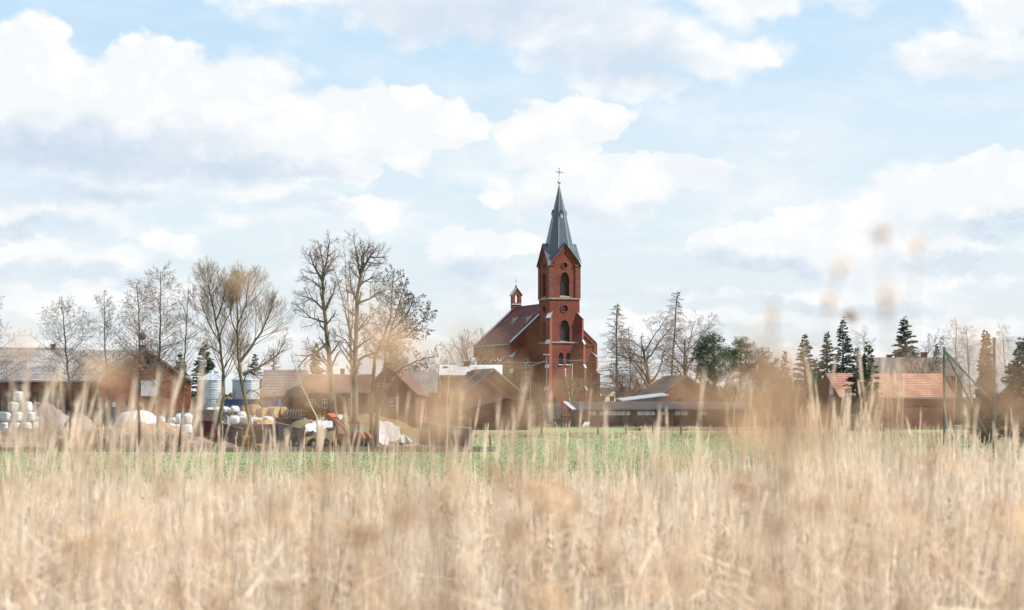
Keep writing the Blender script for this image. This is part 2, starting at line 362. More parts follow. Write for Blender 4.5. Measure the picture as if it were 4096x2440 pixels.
M_TWIGB = mat('birch twig', (0.33, 0.235, 0.185), (0.25, 0.175, 0.14), 2, 0.9)

# ------------------------------------------------------------------ the ground
def sstep(a, b, x):
    t = np.clip((x - a) / (b - a), 0, 1); return t * t * (3 - 2 * t)
def ground_z(x, y):
    """a low bank where the camera stands, falling to the level field; a second bank on the right"""
    x = np.asarray(x, dtype=float); y = np.asarray(y, dtype=float)
    z = 1.55 * (1 - sstep(4, 76, y)) + 0.55 * sstep(1.5, 9, x) * (1 - sstep(55, 105, y)) * sstep(2, 14, y)
    z = z + 0.05 * np.sin(x * 1.7 + 2 * np.sin(y * .6)) * (1 - sstep(60, 95, y))
    return z + 0.10 * (1 - sstep(3, 12, np.abs(y - 209))) * 0
def GZ(x, y): return float(ground_z(x, y))

def m_ground():
    m = bpy.data.materials.new('field ground'); m.use_nodes = True; g = NT(m.node_tree); b = m.node_tree.nodes['Principled BSDF']
    tc = g.n('ShaderNodeTexCoord'); v = tc.outputs['Object']; s = g.n('ShaderNodeSeparateXYZ'); g.put(s.inputs[0], v)
    n1 = g.noise(v, 0.9, 8, 0.65); n2 = g.noise(v, 0.06, 5, 0.6)
    gr = g.mix(g.ramp(n1, .35, .65), (0.20, 0.24, 0.118, 1), (0.26, 0.295, 0.165, 1))
    gr = g.mix(g.ramp(n2, .45, .7), gr, (0.23, 0.235, 0.115, 1))
    wv = g.n('ShaderNodeTexWave', bands_direction='Y'); g.put(wv.inputs['Vector'], v); wv.inputs['Scale'].default_value = 0.16; wv.inputs['Distortion'].default_value = 3.0; wv.inputs['Detail'].default_value = 4
    gr = g.mix(g.m('MULTIPLY', wv.outputs['Fac'], 0.45), gr, (0.135, 0.17, 0.07, 1))
    st = g.mix(g.ramp(n1, .3, .7), (0.20, 0.14, 0.085, 1), (0.36, 0.27, 0.17, 1))
    edge = g.m('ADD', s.outputs[1], g.m('MULTIPLY', g.m('SUBTRACT', n2, .5), 10))
    g.put(b.inputs['Base Color'], g.mix(g.ramp(edge, 50, 60), st, gr)); b.inputs['Roughness'].default_value = 1; b.inputs['Specular IOR Level'].default_value = 0.05
    return m
ys = np.concatenate([np.linspace(-40, 2, 12), np.linspace(3, 110, 80), np.linspace(115, 420, 40), np.linspace(450, 9000, 24)])
xs = np.concatenate([np.linspace(-4000, -90, 14), np.linspace(-80, 80, 120), np.linspace(90, 4000, 14)])
gx, gy = np.meshgrid(xs, ys); V = np.stack([gx, gy, ground_z(gx, gy)], -1).reshape(-1, 3)
nx, ny = len(xs), len(ys); ii = np.arange(nx * ny).reshape(ny, nx)
F4 = np.stack([ii[:-1, :-1], ii[:-1, 1:], ii[1:, 1:], ii[1:, :-1]], -1).reshape(-1, 4)
tag(np_mesh('ground', V, [F4], m_ground(), smooth=True), kind='structure')

M_YARD = mat('trodden yard earth', (0.17, 0.115, 0.08), (0.26, 0.19, 0.135), 0.5, 1.0, 8, bump=0.6, var2=(0.13, 0.095, 0.07), scale2=0.12)
mb = MB(); mb.add([(-130, 146, .02), (PX(1560, 146), 146, .02), (PX(1900, 162), 162, .02), (PX(1700, 240), 240, .02), (PX(1560, 330), 330, .02), (-130, 330, .02)], [(0, 1, 2, 3, 4, 5)])
tag(mb.build('farm_yard', M_YARD), kind='structure')
mb = MB(); mb.add([(PX(2080, 300), 300, .02), (70, 300, .02), (70, 322, .02), (PX(2080, 322), 322, .02)], [(0, 1, 2, 3)])
tag(mb.build('shed_apron', M_YARD), kind='structure')
# the low edging along the yard
mb = MB()
x = -60.0
while x < PX(1890, 150):
    L = 2.4 + rng.random() * .4; h = .16 + rng.random() * .10
    mb.box(x, x + L - .03, 145.5, 145.8, 0, h + .12); x += L
tag(mb.build('yard_edging', M_CONC), kind='structure')
# ditch bank across the meadow
def strip(name, x0, x1, yc, w, h, m, seed, step=.5):
    r_ = np.random.default_rng(seed); n = int((x1 - x0) / step); xs_ = np.linspace(x0, x1, n)
    prof = np.array([-1, -.6, -.2, .2, .6, 1.0]); hz = np.array([0, .7, 1, .9, .6, 0])
    Vv = np.zeros((n, 6, 3)); j = r_.normal(0, 1, (n, 6)); hh = .55 + .45 * np.abs(np.convolve(r_.normal(0, 1, n + 6), np.ones(7) / 3.0, 'valid'))[:n]
    Vv[:, :, 0] = xs_[:, None] + j * .08; Vv[:, :, 1] = yc + prof[None] * w + r_.normal(0, .1, (n, 6)); Vv[:, :, 2] = np.maximum(h * hz[None] * hh[:, None] + r_.normal(0, .03, (n, 6)) * (hz > 0), 0.0) + np.where(hz > 0, .01, -.05)
    i2 = np.arange(n * 6).reshape(n, 6)
    f = np.stack([i2[:-1, :-1], i2[1:, :-1], i2[1:, 1:], i2[:-1, 1:]], -1).reshape(-1, 4)
    return np_mesh(name, Vv.reshape(-1, 3), [f], m)
M_BANK = mat('bank of dry turf', (0.20, 0.135, 0.085), (0.31, 0.235, 0.14), 2.2, 1, 8, bump=.8, var2=(0.10, 0.07, 0.05), scale2=.6)
tag(strip('ditch_bank', PX(1870, 210), PX(3900, 210), 210, 2.2, .32, M_BANK, 3), kind='structure')
tag(strip('field_margin', PX(2560, 268), PX(3300, 268), 268, 4, .5, M_BANK, 5), kind='structure')

# ------------------------------------------------------------------ roofs
def tiled(mb, a, b, c, d, course=0.34, lift=0.045):
    """stepped tile courses on the slope a-b (eave) to d-c (ridge)"""
    a, b, c, d = map(Vector, (a, b, c, d)); n = max(3, int((d - a).length / course))
    nor = (b - a).cross(d - a).normalized()
    if nor.z < 0: nor = -nor
    for i in range(n):
        t0, t1 = i / n, (i + 1) / n
        p = [a.lerp(d, t0) + nor * lift, b.lerp(c, t0) + nor * lift, b.lerp(c, t1) + nor * 0.004, a.lerp(d, t1) + nor * 0.004]
        q = [a.lerp(d, t0), b.lerp(c, t0)]
        mb.add(p + q, [(0, 1, 2, 3), (4, 5, 1, 0)])
    mb.add([a - nor * .1, b - nor * .1, c - nor * .1, d - nor * .1, a, b, c, d], [(3, 2, 1, 0), (0, 1, 5, 4), (1, 2, 6, 5), (2, 3, 7, 6), (3, 0, 4, 7)])
def corrugated(mb, a, b, c, d, pitch=0.18, amp=0.035):
    a, b, c, d = map(Vector, (a, b, c, d)); L = (b - a).length; n = max(4, int(L / pitch) * 4)
    nor = (b - a).cross(d - a).normalized()
    if nor.z < 0: nor = -nor
    rows = max(2, int((d - a).length / 1.3) + 1)
    for r_ in range(rows - 1):
        t0, t1 = r_ / (rows - 1), (r_ + 1) / (rows - 1); vs = []
        for i in range(n + 1):
            u = i / n; o = nor * (amp * (1 + math.cos(2 * PI * i / 4)))
            vs += [a.lerp(b, u).lerp(d.lerp(c, u), t0) + o + nor * .02, a.lerp(b, u).lerp(d.lerp(c, u), t1) + o]
        mb.add(vs, [(2 * i, 2 * i + 2, 2 * i + 3, 2 * i + 1) for i in range(n)])
    mb.add([a - nor * .08, b - nor * .08, c - nor * .08, d - nor * .08], [(3, 2, 1, 0)])

def add_window(parent, o, ax, inn, hole, depth, frame=M_WHITE, pane=M_GLASS, bars=(1, 1), name='window', fw=.07, label=None):
    """glazing with its frame and glazing bars set back in a wall opening"""
    o = Vector(o); ax = Vector(ax).normalized(); inn = Vector(inn).normalized(); up = Vector((0, 0, 1))
    P = lambda u, z, d: o + ax * u + up * z + inn * d
    fr = MB(); n = len(hole); ins = shrink(hole, .86 if len(hole) > 4 else .88)
    A = [P(u, z, depth - .06) for u, z in hole]; B = [P(u, z, depth - .06) for u, z in ins]; C_ = [P(u, z, depth) for u, z in ins]
    fr.add(A + B + C_, [(i, (i + 1) % n, n + (i + 1) % n, n + i) for i in range(n)] + [(n + i, n + (i + 1) % n, 2 * n + (i + 1) % n, 2 * n + i) for i in range(n)])
    us = [u for u, z in ins]; zs = [z for u, z in ins]; u0, u1, z0, z1 = min(us), max(us), min(zs), max(zs)
    for i in range(bars[0]):
        u = u0 + (u1 - u0) * (i + 1) / (bars[0] + 1); fr.hexa([P(u - fw / 2, z0, depth - .05), P(u + fw / 2, z0, depth - .05), P(u + fw / 2, z0, depth - .01), P(u - fw / 2, z0, depth - .01), P(u - fw / 2, z1, depth - .05), P(u + fw / 2, z1, depth - .05), P(u + fw / 2, z1, depth - .01), P(u - fw / 2, z1, depth - .01)])
    for i in range(bars[1]):
        z = z0 + (z1 - z0) * (i + 1.2) / (bars[1] + 1); fr.hexa([P(u0, z - fw / 2, depth - .052), P(u1, z - fw / 2, depth - .052), P(u1, z - fw / 2, depth - .012), P(u0, z - fw / 2, depth - .012), P(u0, z + fw / 2, depth - .052), P(u1, z + fw / 2, depth - .052), P(u1, z + fw / 2, depth - .012), P(u0, z + fw / 2, depth - .012)])
    f = fr.build(name, frame, parent)
    pn = MB(); pn.add([P(u, z, depth + .004) for u, z in hole], [tuple(range(n))]); pn.build('pane', pane, f)
    if label: f['label'] = label
    return f
def add_sill(parent, o, ax, inn, u0, u1, z, m, d=.12, t=.12):
    o = Vector(o); ax = Vector(ax).normalized(); inn = Vector(inn).normalized(); up = Vector((0, 0, 1))
    P = lambda u, zz, dd: o + ax * u + up * zz + inn * dd
    s = MB(); s.hexa([P(u0, z - t, -d), P(u1, z - t, -d), P(u1, z - t, .3), P(u0, z - t, .3), P(u0, z - t * .6, -d), P(u1, z - t * .6, -d), P(u1, z + .03, .3), P(u0, z + .03, .3)])
    return s.build('sill', m, parent)

# ------------------------------------------------------------------ the church
CH = thing('church', 'red brick church with tall slate spire, gold ball and cross', 'church', (PX(2198.6, 370), 370, 0), R(18.9))
TW, TD = 5.2, 5.2; ZE, ZG = 25.9, 29.2
def build_church():
    c = CH
    # tower walls: front (v=0), left (u=0), right, back
    gable = [(0, 0), (TW, 0), (TW, ZE), (TW / 2, ZG), (0, ZE)]
    hf = [lancet(TW / 2, 20.75, 1.62, 3.9), circ(TW / 2, 25.75, .42), circ(TW / 2, 18.7, .52), lancet(TW / 2, 13.35, 1.75, 3.5), lancet(TW / 2 - .62, 9.6, .78, 1.95), lancet(TW / 2 + .62, 9.6, .78, 1.95)]
    hl = [lancet(TW / 2, 20.75, 1.62, 3.9), circ(TW / 2, 25.75, .42), circ(TW / 2, 18.7, .52), lancet(TW / 2, 13.35, 1.75, 3.5)]
    w = MB()
    w.wall((0, 0, 0), (1, 0, 0), (0, 1, 0), gable, hf, .42)
    w.wall((0, TD, 0), (0, -1, 0), (1, 0, 0), gable, hl, .42)
    w.wall((TW, 0, 0), (0, 1, 0), (-1, 0, 0), gable, hl, .42)
    w.wall((TW, TD, 0), (-1, 0, 0), (0, -1, 0), gable, [hl[0], hl[1]], .42)
    w.build('tower', M_CB, c)
    faces = [((0, 0, 0), (1, 0, 0), (0, 1, 0), hf, 1), ((0, TD, 0), (0, -1, 0), (1, 0, 0), hl, 1), ((TW, 0, 0), (0, 1, 0), (-1, 0, 0), hl, 1), ((TW, TD, 0), (-1, 0, 0), (0, -1, 0), hl[:2], 1)]
    for o, ax, inn, hs, _ in faces:
        o_, ax_, inn_ = Vector(o), Vector(ax), Vector(inn)
        for h in hs:
            n = len(h); big = (max(z for u, z in h) - min(z for u, z in h)) > 3; round_ = n == 14
            ins = h; d = .42
            # louvred or glazed filling with mullion
            P = lambda u, z, dd: o_ + ax_ * u + Vector((0, 0, 1)) * z + inn_ * dd
            pn = MB(); pn.add([P(u, z, d + .003) for u, z in ins], [tuple(range(n))])
            us = [u for u, z in h]; zs = [z for u, z in h]; u0, u1, z0, z1 = min(us), max(us), min(zs), max(zs)
            ob = pn.build('window', M_GLASS if not big else M_LOUVRE, c)
            if big:
                lv = MB(); zz = z0 + .1; top = z1 - (u1 - u0) * .9
                while zz < top:
                    lv.hexa([P(u0 + .2, zz, d - .1), P(u1 - .2, zz, d - .1), P(u1 - .2, zz + .06, d - .02), P(u0 + .2, zz + .06, d - .02), P(u0 + .2, zz + .03, d - .1), P(u1 - .2, zz + .03, d - .1), P(u1 - .2, zz + .09, d - .02), P(u0 + .2, zz + .09, d - .02)]); zz += .17
                lv.build('louvre', M_LOUVRE, ob)
                fr = MB(); cu = (u0 + u1) / 2
                fr.hexa([P(cu - .035, z0, d - .14), P(cu + .035, z0, d - .14), P(cu + .035, z0, d - .05), P(cu - .035, z0, d - .05), P(cu - .035, z1 - .3, d - .14), P(cu + .035, z1 - .3, d - .14), P(cu + .035, z1 - .3, d - .05), P(cu - .035, z1 - .3, d - .05)])
                rr = circ(cu, top + .62, .3, 16); fr.tube([P(u, z, d - .1) for u, z in rr] + [P(*rr[0], d - .1)], .035, 5)
                for sg in (-1, 1):
                    ar = [(cu + sg * .4 + .36 * math.cos(t), top - .05 + .45 * math.sin(t)) for t in [PI * k / 8 for k in range(9)]]
                    fr.tube([P(u, z, d - .1) for u, z in ar], .035, 5)
                fr.build('tracery', M_BRICKD, ob)
                # brick surround a little proud, stepping in
                out = lancet(cu, z0, (u1 - u0) + .34, (z1 - z0) + .2)[1:]
                inn2 = lancet(cu, z0, (u1 - u0), (z1 - z0))[1:]
                sr = MB(); m_ = len(out); A = [P(u, z, -.05) for u, z in out]; B = [P(u, z, -.05) for u, z in inn2]; A2 = [P(u, z, .02) for u, z in out]; B2 = [P(u, z, .05) for u, z in inn2]
                sr.add(A + B + A2 + B2, [(i, i + 1, m_ + i + 1, m_ + i) for i in range(m_ - 1)] + [(2 * m_ + i, 2 * m_ + i + 1, i + 1, i) for i in range(m_ - 1)] + [(m_ + i, m_ + i + 1, 3 * m_ + i + 1, 3 * m_ + i) for i in range(m_ - 1)])
                sr.build('surround', M_CBL, ob)
                s = add_sill(ob, o, ax, inn, u0 - .12, u1 + .12, z0 + .05, M_TRIM, .16, .3)
            elif round_:
                cu, cz = (u0 + u1) / 2, (z0 + z1) / 2; r0 = (u1 - u0) / 2
                rg = MB(); pts = circ(cu, cz, r0 + .1, 18); rg.tube([P(u, z, 0) for u, z in pts] + [P(*pts[0], 0)], .1, 6); rg.build('surround', M_CB, ob)
                wr = MB(); pts = circ(cu, cz, r0 * .62, 16); wr.tube([P(u, z, d - .1) for u, z in pts] + [P(*pts[0], d - .1)], .04, 5); wr.build('tracery', M_IRON, ob)
            else:
                add_sill(ob, o, ax, inn, u0 - .06, u1 + .06, z0 + .04, M_WSHEET, .14, .16)
    # string courses
    for z, d in ((20.35, .14), (13.2, .12), (1.4, .16)):
        s = MB(); s.box(-d, TW + d, -d, 0, z - .12, z + .1); s.box(-d, TW + d, TD, TD + d, z - .12, z + .1); s.box(-d, 0, 0, TD, z - .12, z + .1); s.box(TW, TW + d, 0, TD, z - .12, z + .1)
        s.build('string_course', M_TRIM, c)
    # corner pilasters of the belfry and stepped corbels below the gables
    k = .78; e = .13
    for (u, v) in ((0, 0), (TW, 0), (0, TD), (TW, TD)):
        u0, u1 = (u - e, u + k) if u == 0 else (u - k, u + e); v0, v1 = (v - e, v + k) if v == 0 else (v - k, v + e)
        p = MB(); p.box(u0, u1, v0, v1, 20.46, ZE - .25); p.box(u0 - .1, u1 + .1, v0 - .1, v1 + .1, ZE - .249, ZE + .02)
        p.build('pilaster', M_CBL, c)
    fz = MB()
    for o, ax, inn, hs, _ in faces:
        o_, ax_, inn_ = Vector(o), Vector(ax), Vector(inn)
        P = lambda u, z, dd: o_ + ax_ * u + Vector((0, 0, 1)) * z + inn_ * dd
        N = 8
        for i in range(N):
            for sg in (-1, 1):
                u = TW / 2 + sg * (TW / 2 - .75) * (1 - (i + .5) / N); zt = ZG - .62 - (abs(u - TW / 2)) * (ZG - ZE) / (TW / 2); du = .27
                fz.hexa([P(u - du / 2, zt - .5, -.1), P(u + du / 2, zt - .5, -.1), P(u + du / 2, zt - .5, .02), P(u - du / 2, zt - .5, .02), P(u - du / 2, zt, -.1), P(u + du / 2, zt, -.1), P(u + du / 2, zt, .02), P(u - du / 2, zt, .02)])
        for sg in (-1, 1):
            a = TW / 2 + sg * (TW / 2 + .12)
            fz.hexa([P(a, ZE - .5, -.16), P(TW / 2, ZG - .5, -.16), P(TW / 2, ZG - .5, .02), P(a, ZE - .5, .02), P(a, ZE - .05, -.16), P(TW / 2, ZG - .02, -.16), P(TW / 2, ZG - .02, .02), P(a, ZE - .05, .02)])
    fz.build('gable_frieze', M_CB, c)
    # the helm: one plane from each corner up to the two gable tops, and the eight-sided spire
    hm = MB(); ov = .34; cu = TW / 2
    C4 = [(-ov, -ov), (TW + ov, -ov), (TW + ov, TD + ov), (-ov, TD + ov)]; G4 = [(cu, -ov), (TW + ov, cu), (cu, TD + ov), (-ov, cu)]
    zc = ZE - .25; zg = ZG + .12
    for i in range(4):
        a = Vector((*C4[i], zc)); g1 = Vector((*G4[i], zg)); g0 = Vector((*G4[i - 1], zg)); m0 = Vector((cu, cu, zg))
        t = Vector((0, 0, .14))
        mm = (g0 + g1) / 2; mm = mm + (m0 - mm) * .06; mm.z = zg - 1.55
        hm.add([a, g0, g1, a + t, g0 + t, g1 + t, m0 + t, mm + t, mm], [(1, 0, 8), (8, 0, 2), (3, 4, 7), (3, 7, 5), (0, 1, 4, 3), (2, 0, 3, 5), (4, 6, 7), (7, 6, 5)])
    hm.build('helm_roof', M_SLATE, c)
    for i in range(4):
        cap = MB(); x_, y_ = C4[i]; k_ = .55; dx = 1 if x_ < 1 else -1; dy = 1 if y_ < 1 else -1
        cap.add([(x_, y_, zc + .16), (x_ + dx * k_, y_, zc + .62), (x_, y_ + dy * k_, zc + .62), (x_ + dx * .45, y_ + dy * .45, zc + .98), (x_ - dx * .05, y_ - dy * .05, zc - .02)], [(0, 1, 3, 2), (4, 1, 0), (4, 0, 2)])
        cap.build('corner_cap', M_METAL, c)
    sp = MB(); z0, za = 27.3, 39.3; r0 = 2.46
    def oct_(z):
        r = r0 * (za - z) / (za - z0) / math.cos(PI / 8)
        return [(cu + r * math.cos(PI / 8 + k * PI / 4), cu + r * math.sin(PI / 8 + k * PI / 4), z) for k in range(8)]
    lv = [z0, 29.0, 31, 33, 35, 37, 39.05]; vs = []
    for z in lv:
        f_ = 1.0
        vs += [(cu + (x_ - cu) * f_, cu + (y_ - cu) * f_, z_) for x_, y_, z_ in oct_(z)]
    sp.add(vs, [(i * 8 + j, i * 8 + (j + 1) % 8, i * 8 + 8 + (j + 1) % 8, i * 8 + 8 + j) for i in range(len(lv) - 1) for j in range(8)])
    spire = sp.build('spire', M_SLATE, c)
    rb = MB()
    for k_ in range(8):
        a = oct_(28.2)[k_]; b = oct_(39.0)[k_]; rb.tube([a, b], [.045, .03], 5)
    rb.build('ridge_flashing', M_METAL, spire)
    for k_ in range(4):               # four little gabled dormers on the straight faces
        an = k_ * PI / 2; zz = 33.9; rr = r0 * (za - zz) / (za - z0)
        dirv = Vector((math.cos(an), math.sin(an), 0)); sd = Vector((-dirv.y, dirv.x, 0)); o_ = Vector((cu, cu, 0))
        P = lambda s_, z, d: o_ + sd * s_ + Vector((0, 0, z)) + dirv * d
        d1 = rr + .10
        dm = MB(); dm.prism([P(-.30, zz - .5, d1), P(.30, zz - .5, d1), P(.30, zz + .35, d1), P(0, zz + .95, d1), P(-.30, zz + .35, d1)], -dirv * .6)
        for sg in (-1, 1): dm.prism([P(sg * .38, zz + .26, d1 + .06), P(0, zz + .98, d1 + .06), P(0, zz + 1.08, d1 + .06), P(sg * .42, zz + .3, d1 + .06)], -dirv * .6)
        dob = dm.build('dormer', M_SLATE, spire)
        h_ = MB(); h_.prism([P(-.19, zz - .35, d1 + .01), P(.19, zz - .35, d1 + .01), P(.19, zz + .3, d1 + .01), P(-.19, zz + .3, d1 + .01)], dirv * .03); h_.build('hatch', M_GALV, dob)
    ht = MB(); ht.add([(0.2, .9, 27.15), (.9, .2, 27.15), (1.25, .55, 27.77), (.55, 1.25, 27.77)], [(0, 1, 2, 3)])
    bl = MB(); prof = [(.0, 0), (.12, 0), (.14, .1), (.08, .18), (.1, .26)] + [(.31 * math.sin(t), .56 - .31 * math.cos(t)) for t in [PI * (.12 + .8 * k / 12) for k in range(13)]] + [(.05, .9)]
    bl.lathe(prof, 20, (cu, cu, 39.0)); bl.build('gilded_ball', M_GOLD, c, True)
    cr = MB(); zb = 39.85
    cr.tube([(cu, cu, zb), (cu, cu, zb + 1.95)], .028, 6); cr.tube([(cu - .55, cu, zb + 1.35), (cu + .55, cu, zb + 1.35)], .028, 6)
    for (x_, z_) in ((-.55, 1.35), (.55, 1.35), (0, 1.95)):
        cr.lathe([(0, -.1), (.07, -.05), (.09, 0), (.07, .06), (0, .12)], 8, (cu + x_, cu, zb + z_))
    pts = circ(cu, zb + 1.35, .20, 16); cr.tube([(u, cu, z) for u, z in pts] + [(pts[0][0], cu, pts[0][1])], .03, 5)
    for t in (PI / 4, 3 * PI / 4, 5 * PI / 4, 7 * PI / 4): cr.tube([(cu, cu, zb + 1.35), (cu + .30 * math.cos(t), cu, zb + 1.35 + .30 * math.sin(t))], .018, 4)
    cr.build('cross', M_IRON, c)
    # buttresses: diagonal ones on the tower, in stages with zinc slopes
    def buttress(base, dirv, stages, w, name='buttress'):
        base = Vector((*base, 0)); d = Vector((*dirv, 0)).normalized(); s_ = Vector((-d.y, d.x, 0)); up = Vector((0, 0, 1))
        P = lambda dd, ss, z: base + d * dd + s_ * ss + up * z
        b_ = MB(); cp = MB(); zlo = 0; hw = w / 2; ind = -.5
        for i, (pr, zt, zs) in enumerate(stages):     # projection, height at the outer face, height where the slope ends
            nx_ = stages[i + 1][0] if i + 1 < len(stages) else ind
            b_.hexa([P(ind, -hw, zlo), P(pr, -hw, zlo), P(pr, hw, zlo), P(ind, hw, zlo), P(ind, -hw, zt), P(pr, -hw, zt), P(pr, hw, zt), P(ind, hw, zt)])
            b_.add([P(pr, -hw, zt), P(nx_, -hw, zt), P(nx_, -hw, zs), P(pr, hw, zt), P(nx_, hw, zt), P(nx_, hw, zs)], [(0, 1, 2), (5, 4, 3), (1, 4, 5, 2)])
            e_ = .07
            q = [P(pr + .12, -hw - e_, zt - .1), P(pr + .12, hw + e_, zt - .1), P(nx_, hw + e_, zs + .06), P(nx_, -hw - e_, zs + .06)]; t = Vector((0, 0, .08))
            cp.hexa([q[0], q[1], q[2], q[3], q[0] + t, q[1] + t, q[2] + t, q[3] + t]); zlo = zt
        ob = b_.build(name, M_CB, c); cp.build('coping', M_METAL, ob)
    st = [(1.30, 5.5, 5.9), (1.08, 9.1, 9.5), (.90, 13.0, 13.5), (.66, 17.2, 18.3)]
    buttress((.05, .05), (-1, -1), st, .62); buttress((TW - .05, .05), (1, -1), st, .62)
    # nave
    HW = 7.1; ue0, ue1 = cu - HW, cu + HW; v1, v2 = TD, 24.5; ze, zr = 13.2, 19.7
    hn = [lancet(HW - 4.75, 5.6, 1.35, 5.4), lancet(HW + 4.75, 5.6, 1.35, 5.4)]
    out = [(0, 0), (2 * HW, 0), (2 * HW, ze), (HW, zr), (0, ze)]
    side = [lancet(2.6 + 4.75 * i, 5.6, 1.35, 5.4) for i in range(4)]
    n_ = MB()
    n_.wall((ue0, v1, 0), (1, 0, 0), (0, 1, 0), out, hn, .4)
    n_.wall((ue1, v2, 0), (-1, 0, 0), (0, -1, 0), out, [], .4)
    n_.wall((ue0, v2, 0), (0, -1, 0), (1, 0, 0), rect(0, v2 - v1, 0, ze), side, .4)
    n_.wall((ue1, v1, 0), (0, 1, 0), (-1, 0, 0), rect(0, v2 - v1, 0, ze), side, .4)
    n_.build('nave_wall', M_CB, c)
    for o, ax, inn, hs in (((ue0, v1, 0), (1, 0, 0), (0, 1, 0), hn), ((ue0, v2, 0), (0, -1, 0), (1, 0, 0), side), ((ue1, v1, 0), (0, 1, 0), (-1, 0, 0), side)):
        o_, ax_, inn_ = Vector(o), Vector(ax), Vector(inn); P = lambda u, z, dd: o_ + ax_ * u + Vector((0, 0, 1)) * z + inn_ * dd
        for h in hs:
            pn = MB(); pn.add([P(u, z, .402) for u, z in h], [tuple(range(len(h)))]); ob = pn.build('window', M_GLASS, c)
            us = [u for u, z in h]; zs = [z for u, z in h]; u0, u1, z0, z1 = min(us), max(us), min(zs), max(zs); um = (u0 + u1) / 2
            fr = MB(); fr.tube([P(um, z0, .34), P(um, z1 - .95, .34)], .03, 4)
            for z in np.arange(z0 + .9, z1 - 1.0, .9): fr.tube([P(u0, z, .34), P(u1, z, .34)], .016, 4)
            rr = circ(um, z1 - .75, .34, 16); fr.tube([P(u, z, .33) for u, z in rr] + [P(*rr[0], .33)], .045, 5)
            for sg in (-1, 1): fr.tube([P(um, z1 - 1.5, .33), P(um + sg * .3, z1 - 1.02, .33), P(um + sg * .42, z1 - 1.6, .33)], .045, 5)
            ed = [P(u, z, .33) for u, z in h[2:]]; fr.tube(ed, .05, 5)
            fr.build('tracery', M_WHITE, ob)
            add_sill(ob, o, ax, inn, u0 - .08, u1 + .08, z0 + .05, M_TRIM, .1, .25)
    rf = MB(); eo = .35
    sl = (zr - ze) / HW
    zl = ze - eo * sl + .12
    tiled(rf, (ue0 - eo, v2 - .3, zl), (ue0 - eo, v1 + .35, zl), (cu, v1 + .35, zr + .12), (cu, v2 - .3, zr + .12), .36, .05)
    tiled(rf, (ue1 + eo, v1 + .35, zl), (ue1 + eo, v2 - .3, zl), (cu, v2 - .3, zr + .12), (cu, v1 + .35, zr + .12), .36, .05)
    roof = rf.build('nave_roof', M_TILE, c)
    rg = MB(); rg.tube([(cu, v1 + .3, zr + .16), (cu, v2 - .3, zr + .16)], .15, 8); rg.build('ridge_tile', M_TILE, roof)
    gt = MB(); gt.tube([(ue0 - eo - .06, v1 + .4, zl - .02), (ue0 - eo - .06, v2 - .3, zl - .02)], .11, 8); gt.tube([(ue1 + eo + .06, v1 + .4, zl - .02), (ue1 + eo + .06, v2 - .3, zl - .02)], .11, 8); gt.build('gutter', M_SLATE, roof)
    for v_, fr_ in ((9.2, .50), (16.2, .50)):       # two triangular roof vents
        ub = ue0 + HW * fr_; zb_ = ze + (ub - ue0) * sl + .15; ua = ub + 1.5; zt = ze + (ua - ue0) * sl + .2
        d_ = MB(); h = .95
        d_.add([(ub, v_ - .75, zb_), (ub, v_ + .75, zb_), (ub, v_, zb_ + h), (ua, v_, zt)], [(0, 2, 1), (0, 3, 2), (2, 3, 1)])
        dd = d_.build('roof_vent', M_FELT, roof)
        l_ = MB(); l_.add([(ub - .01, v_ - .4, zb_ + .06), (ub - .01, v_ + .4, zb_ + .06), (ub - .01, v_, zb_ + .62)], [(0, 2, 1)]); l_.build('vent_grille', M_ETER, dd)
    sk = MB(); ub = ue0 + .55; z_ = ze + .55 * sl + .24; sk.add([(ub, 6.2, z_), (ub, 7.2, z_), (ub + .6, 7.2, z_ + .6 * sl), (ub + .6, 6.2, z_ + .6 * sl), (ub, 6.2, z_ - .12), (ub, 7.2, z_ - .12), (ub + .6, 7.2, z_ + .6 * sl - .12), (ub + .6, 6.2, z_ + .6 * sl - .12)], [(0, 3, 2, 1), (0, 1, 5, 4), (1, 2, 6, 5), (3, 0, 4, 7)]); sk.build('skylight', M_WSHEET, roof)
    # raised verges with zinc coping, kneelers and corbelled frieze on the front gable
    for va, vb_ in ((v1 - .12, v1 + .45), (v2 - .45, v2 + .12)):
        cp = MB(); vb = MB()
        for sg in (-1, 1):
            ue = cu + sg * (HW + .45); zl2 = ze - .45 * sl
            vb.hexa([(ue, va, zl2 - .3), (cu, va, zr - .3), (cu, vb_, zr - .3), (ue, vb_, zl2 - .3), (ue, va, zl2 + .5), (cu, va, zr + .5), (cu, vb_, zr + .5), (ue, vb_, zl2 + .5)])
            cp.hexa([(ue, va - .08, zl2 + .5), (cu, va - .08, zr + .5), (cu, vb_ + .08, zr + .5), (ue, vb_ + .08, zl2 + .5), (ue, va - .08, zl2 + .6), (cu, va - .08, zr + .6), (cu, vb_ + .08, zr + .6), (ue, vb_ + .08, zl2 + .6)])
            a, b = sorted((cu + sg * (HW - .05), cu + sg * (HW + .55))); vb.box(a, b, va - .02, vb_ + .02, ze - 2.0, ze - .05)
            if va < 10:
                for i in range(9):
                    u = cu + sg * (HW - .9 - i * .47); z = zr - abs(u - cu) * sl - .95; vb.box(u - .12, u + .12, v1 - .1, v1 + .02, z - .55, z)
                a, b = sorted((cu + sg * (HW + .05), cu + sg * 2.7)); vb.box(a, b, v1 - .12, v1 + .02, ze - .35, ze - .1)
        vb.build('gable_coping', M_CB, c); cp.build('verge_flashing', M_METAL, c)
    bs = [(1.25, 4.6, 5.0), (1.0, 8.3, 8.8), (.7, 11.0, 12.0)]
    buttress((ue0 + .1, v1 + .1), (-1, -1), bs, .6); buttress((ue1 - .1, v1 + .1), (1, -1), bs, .6)
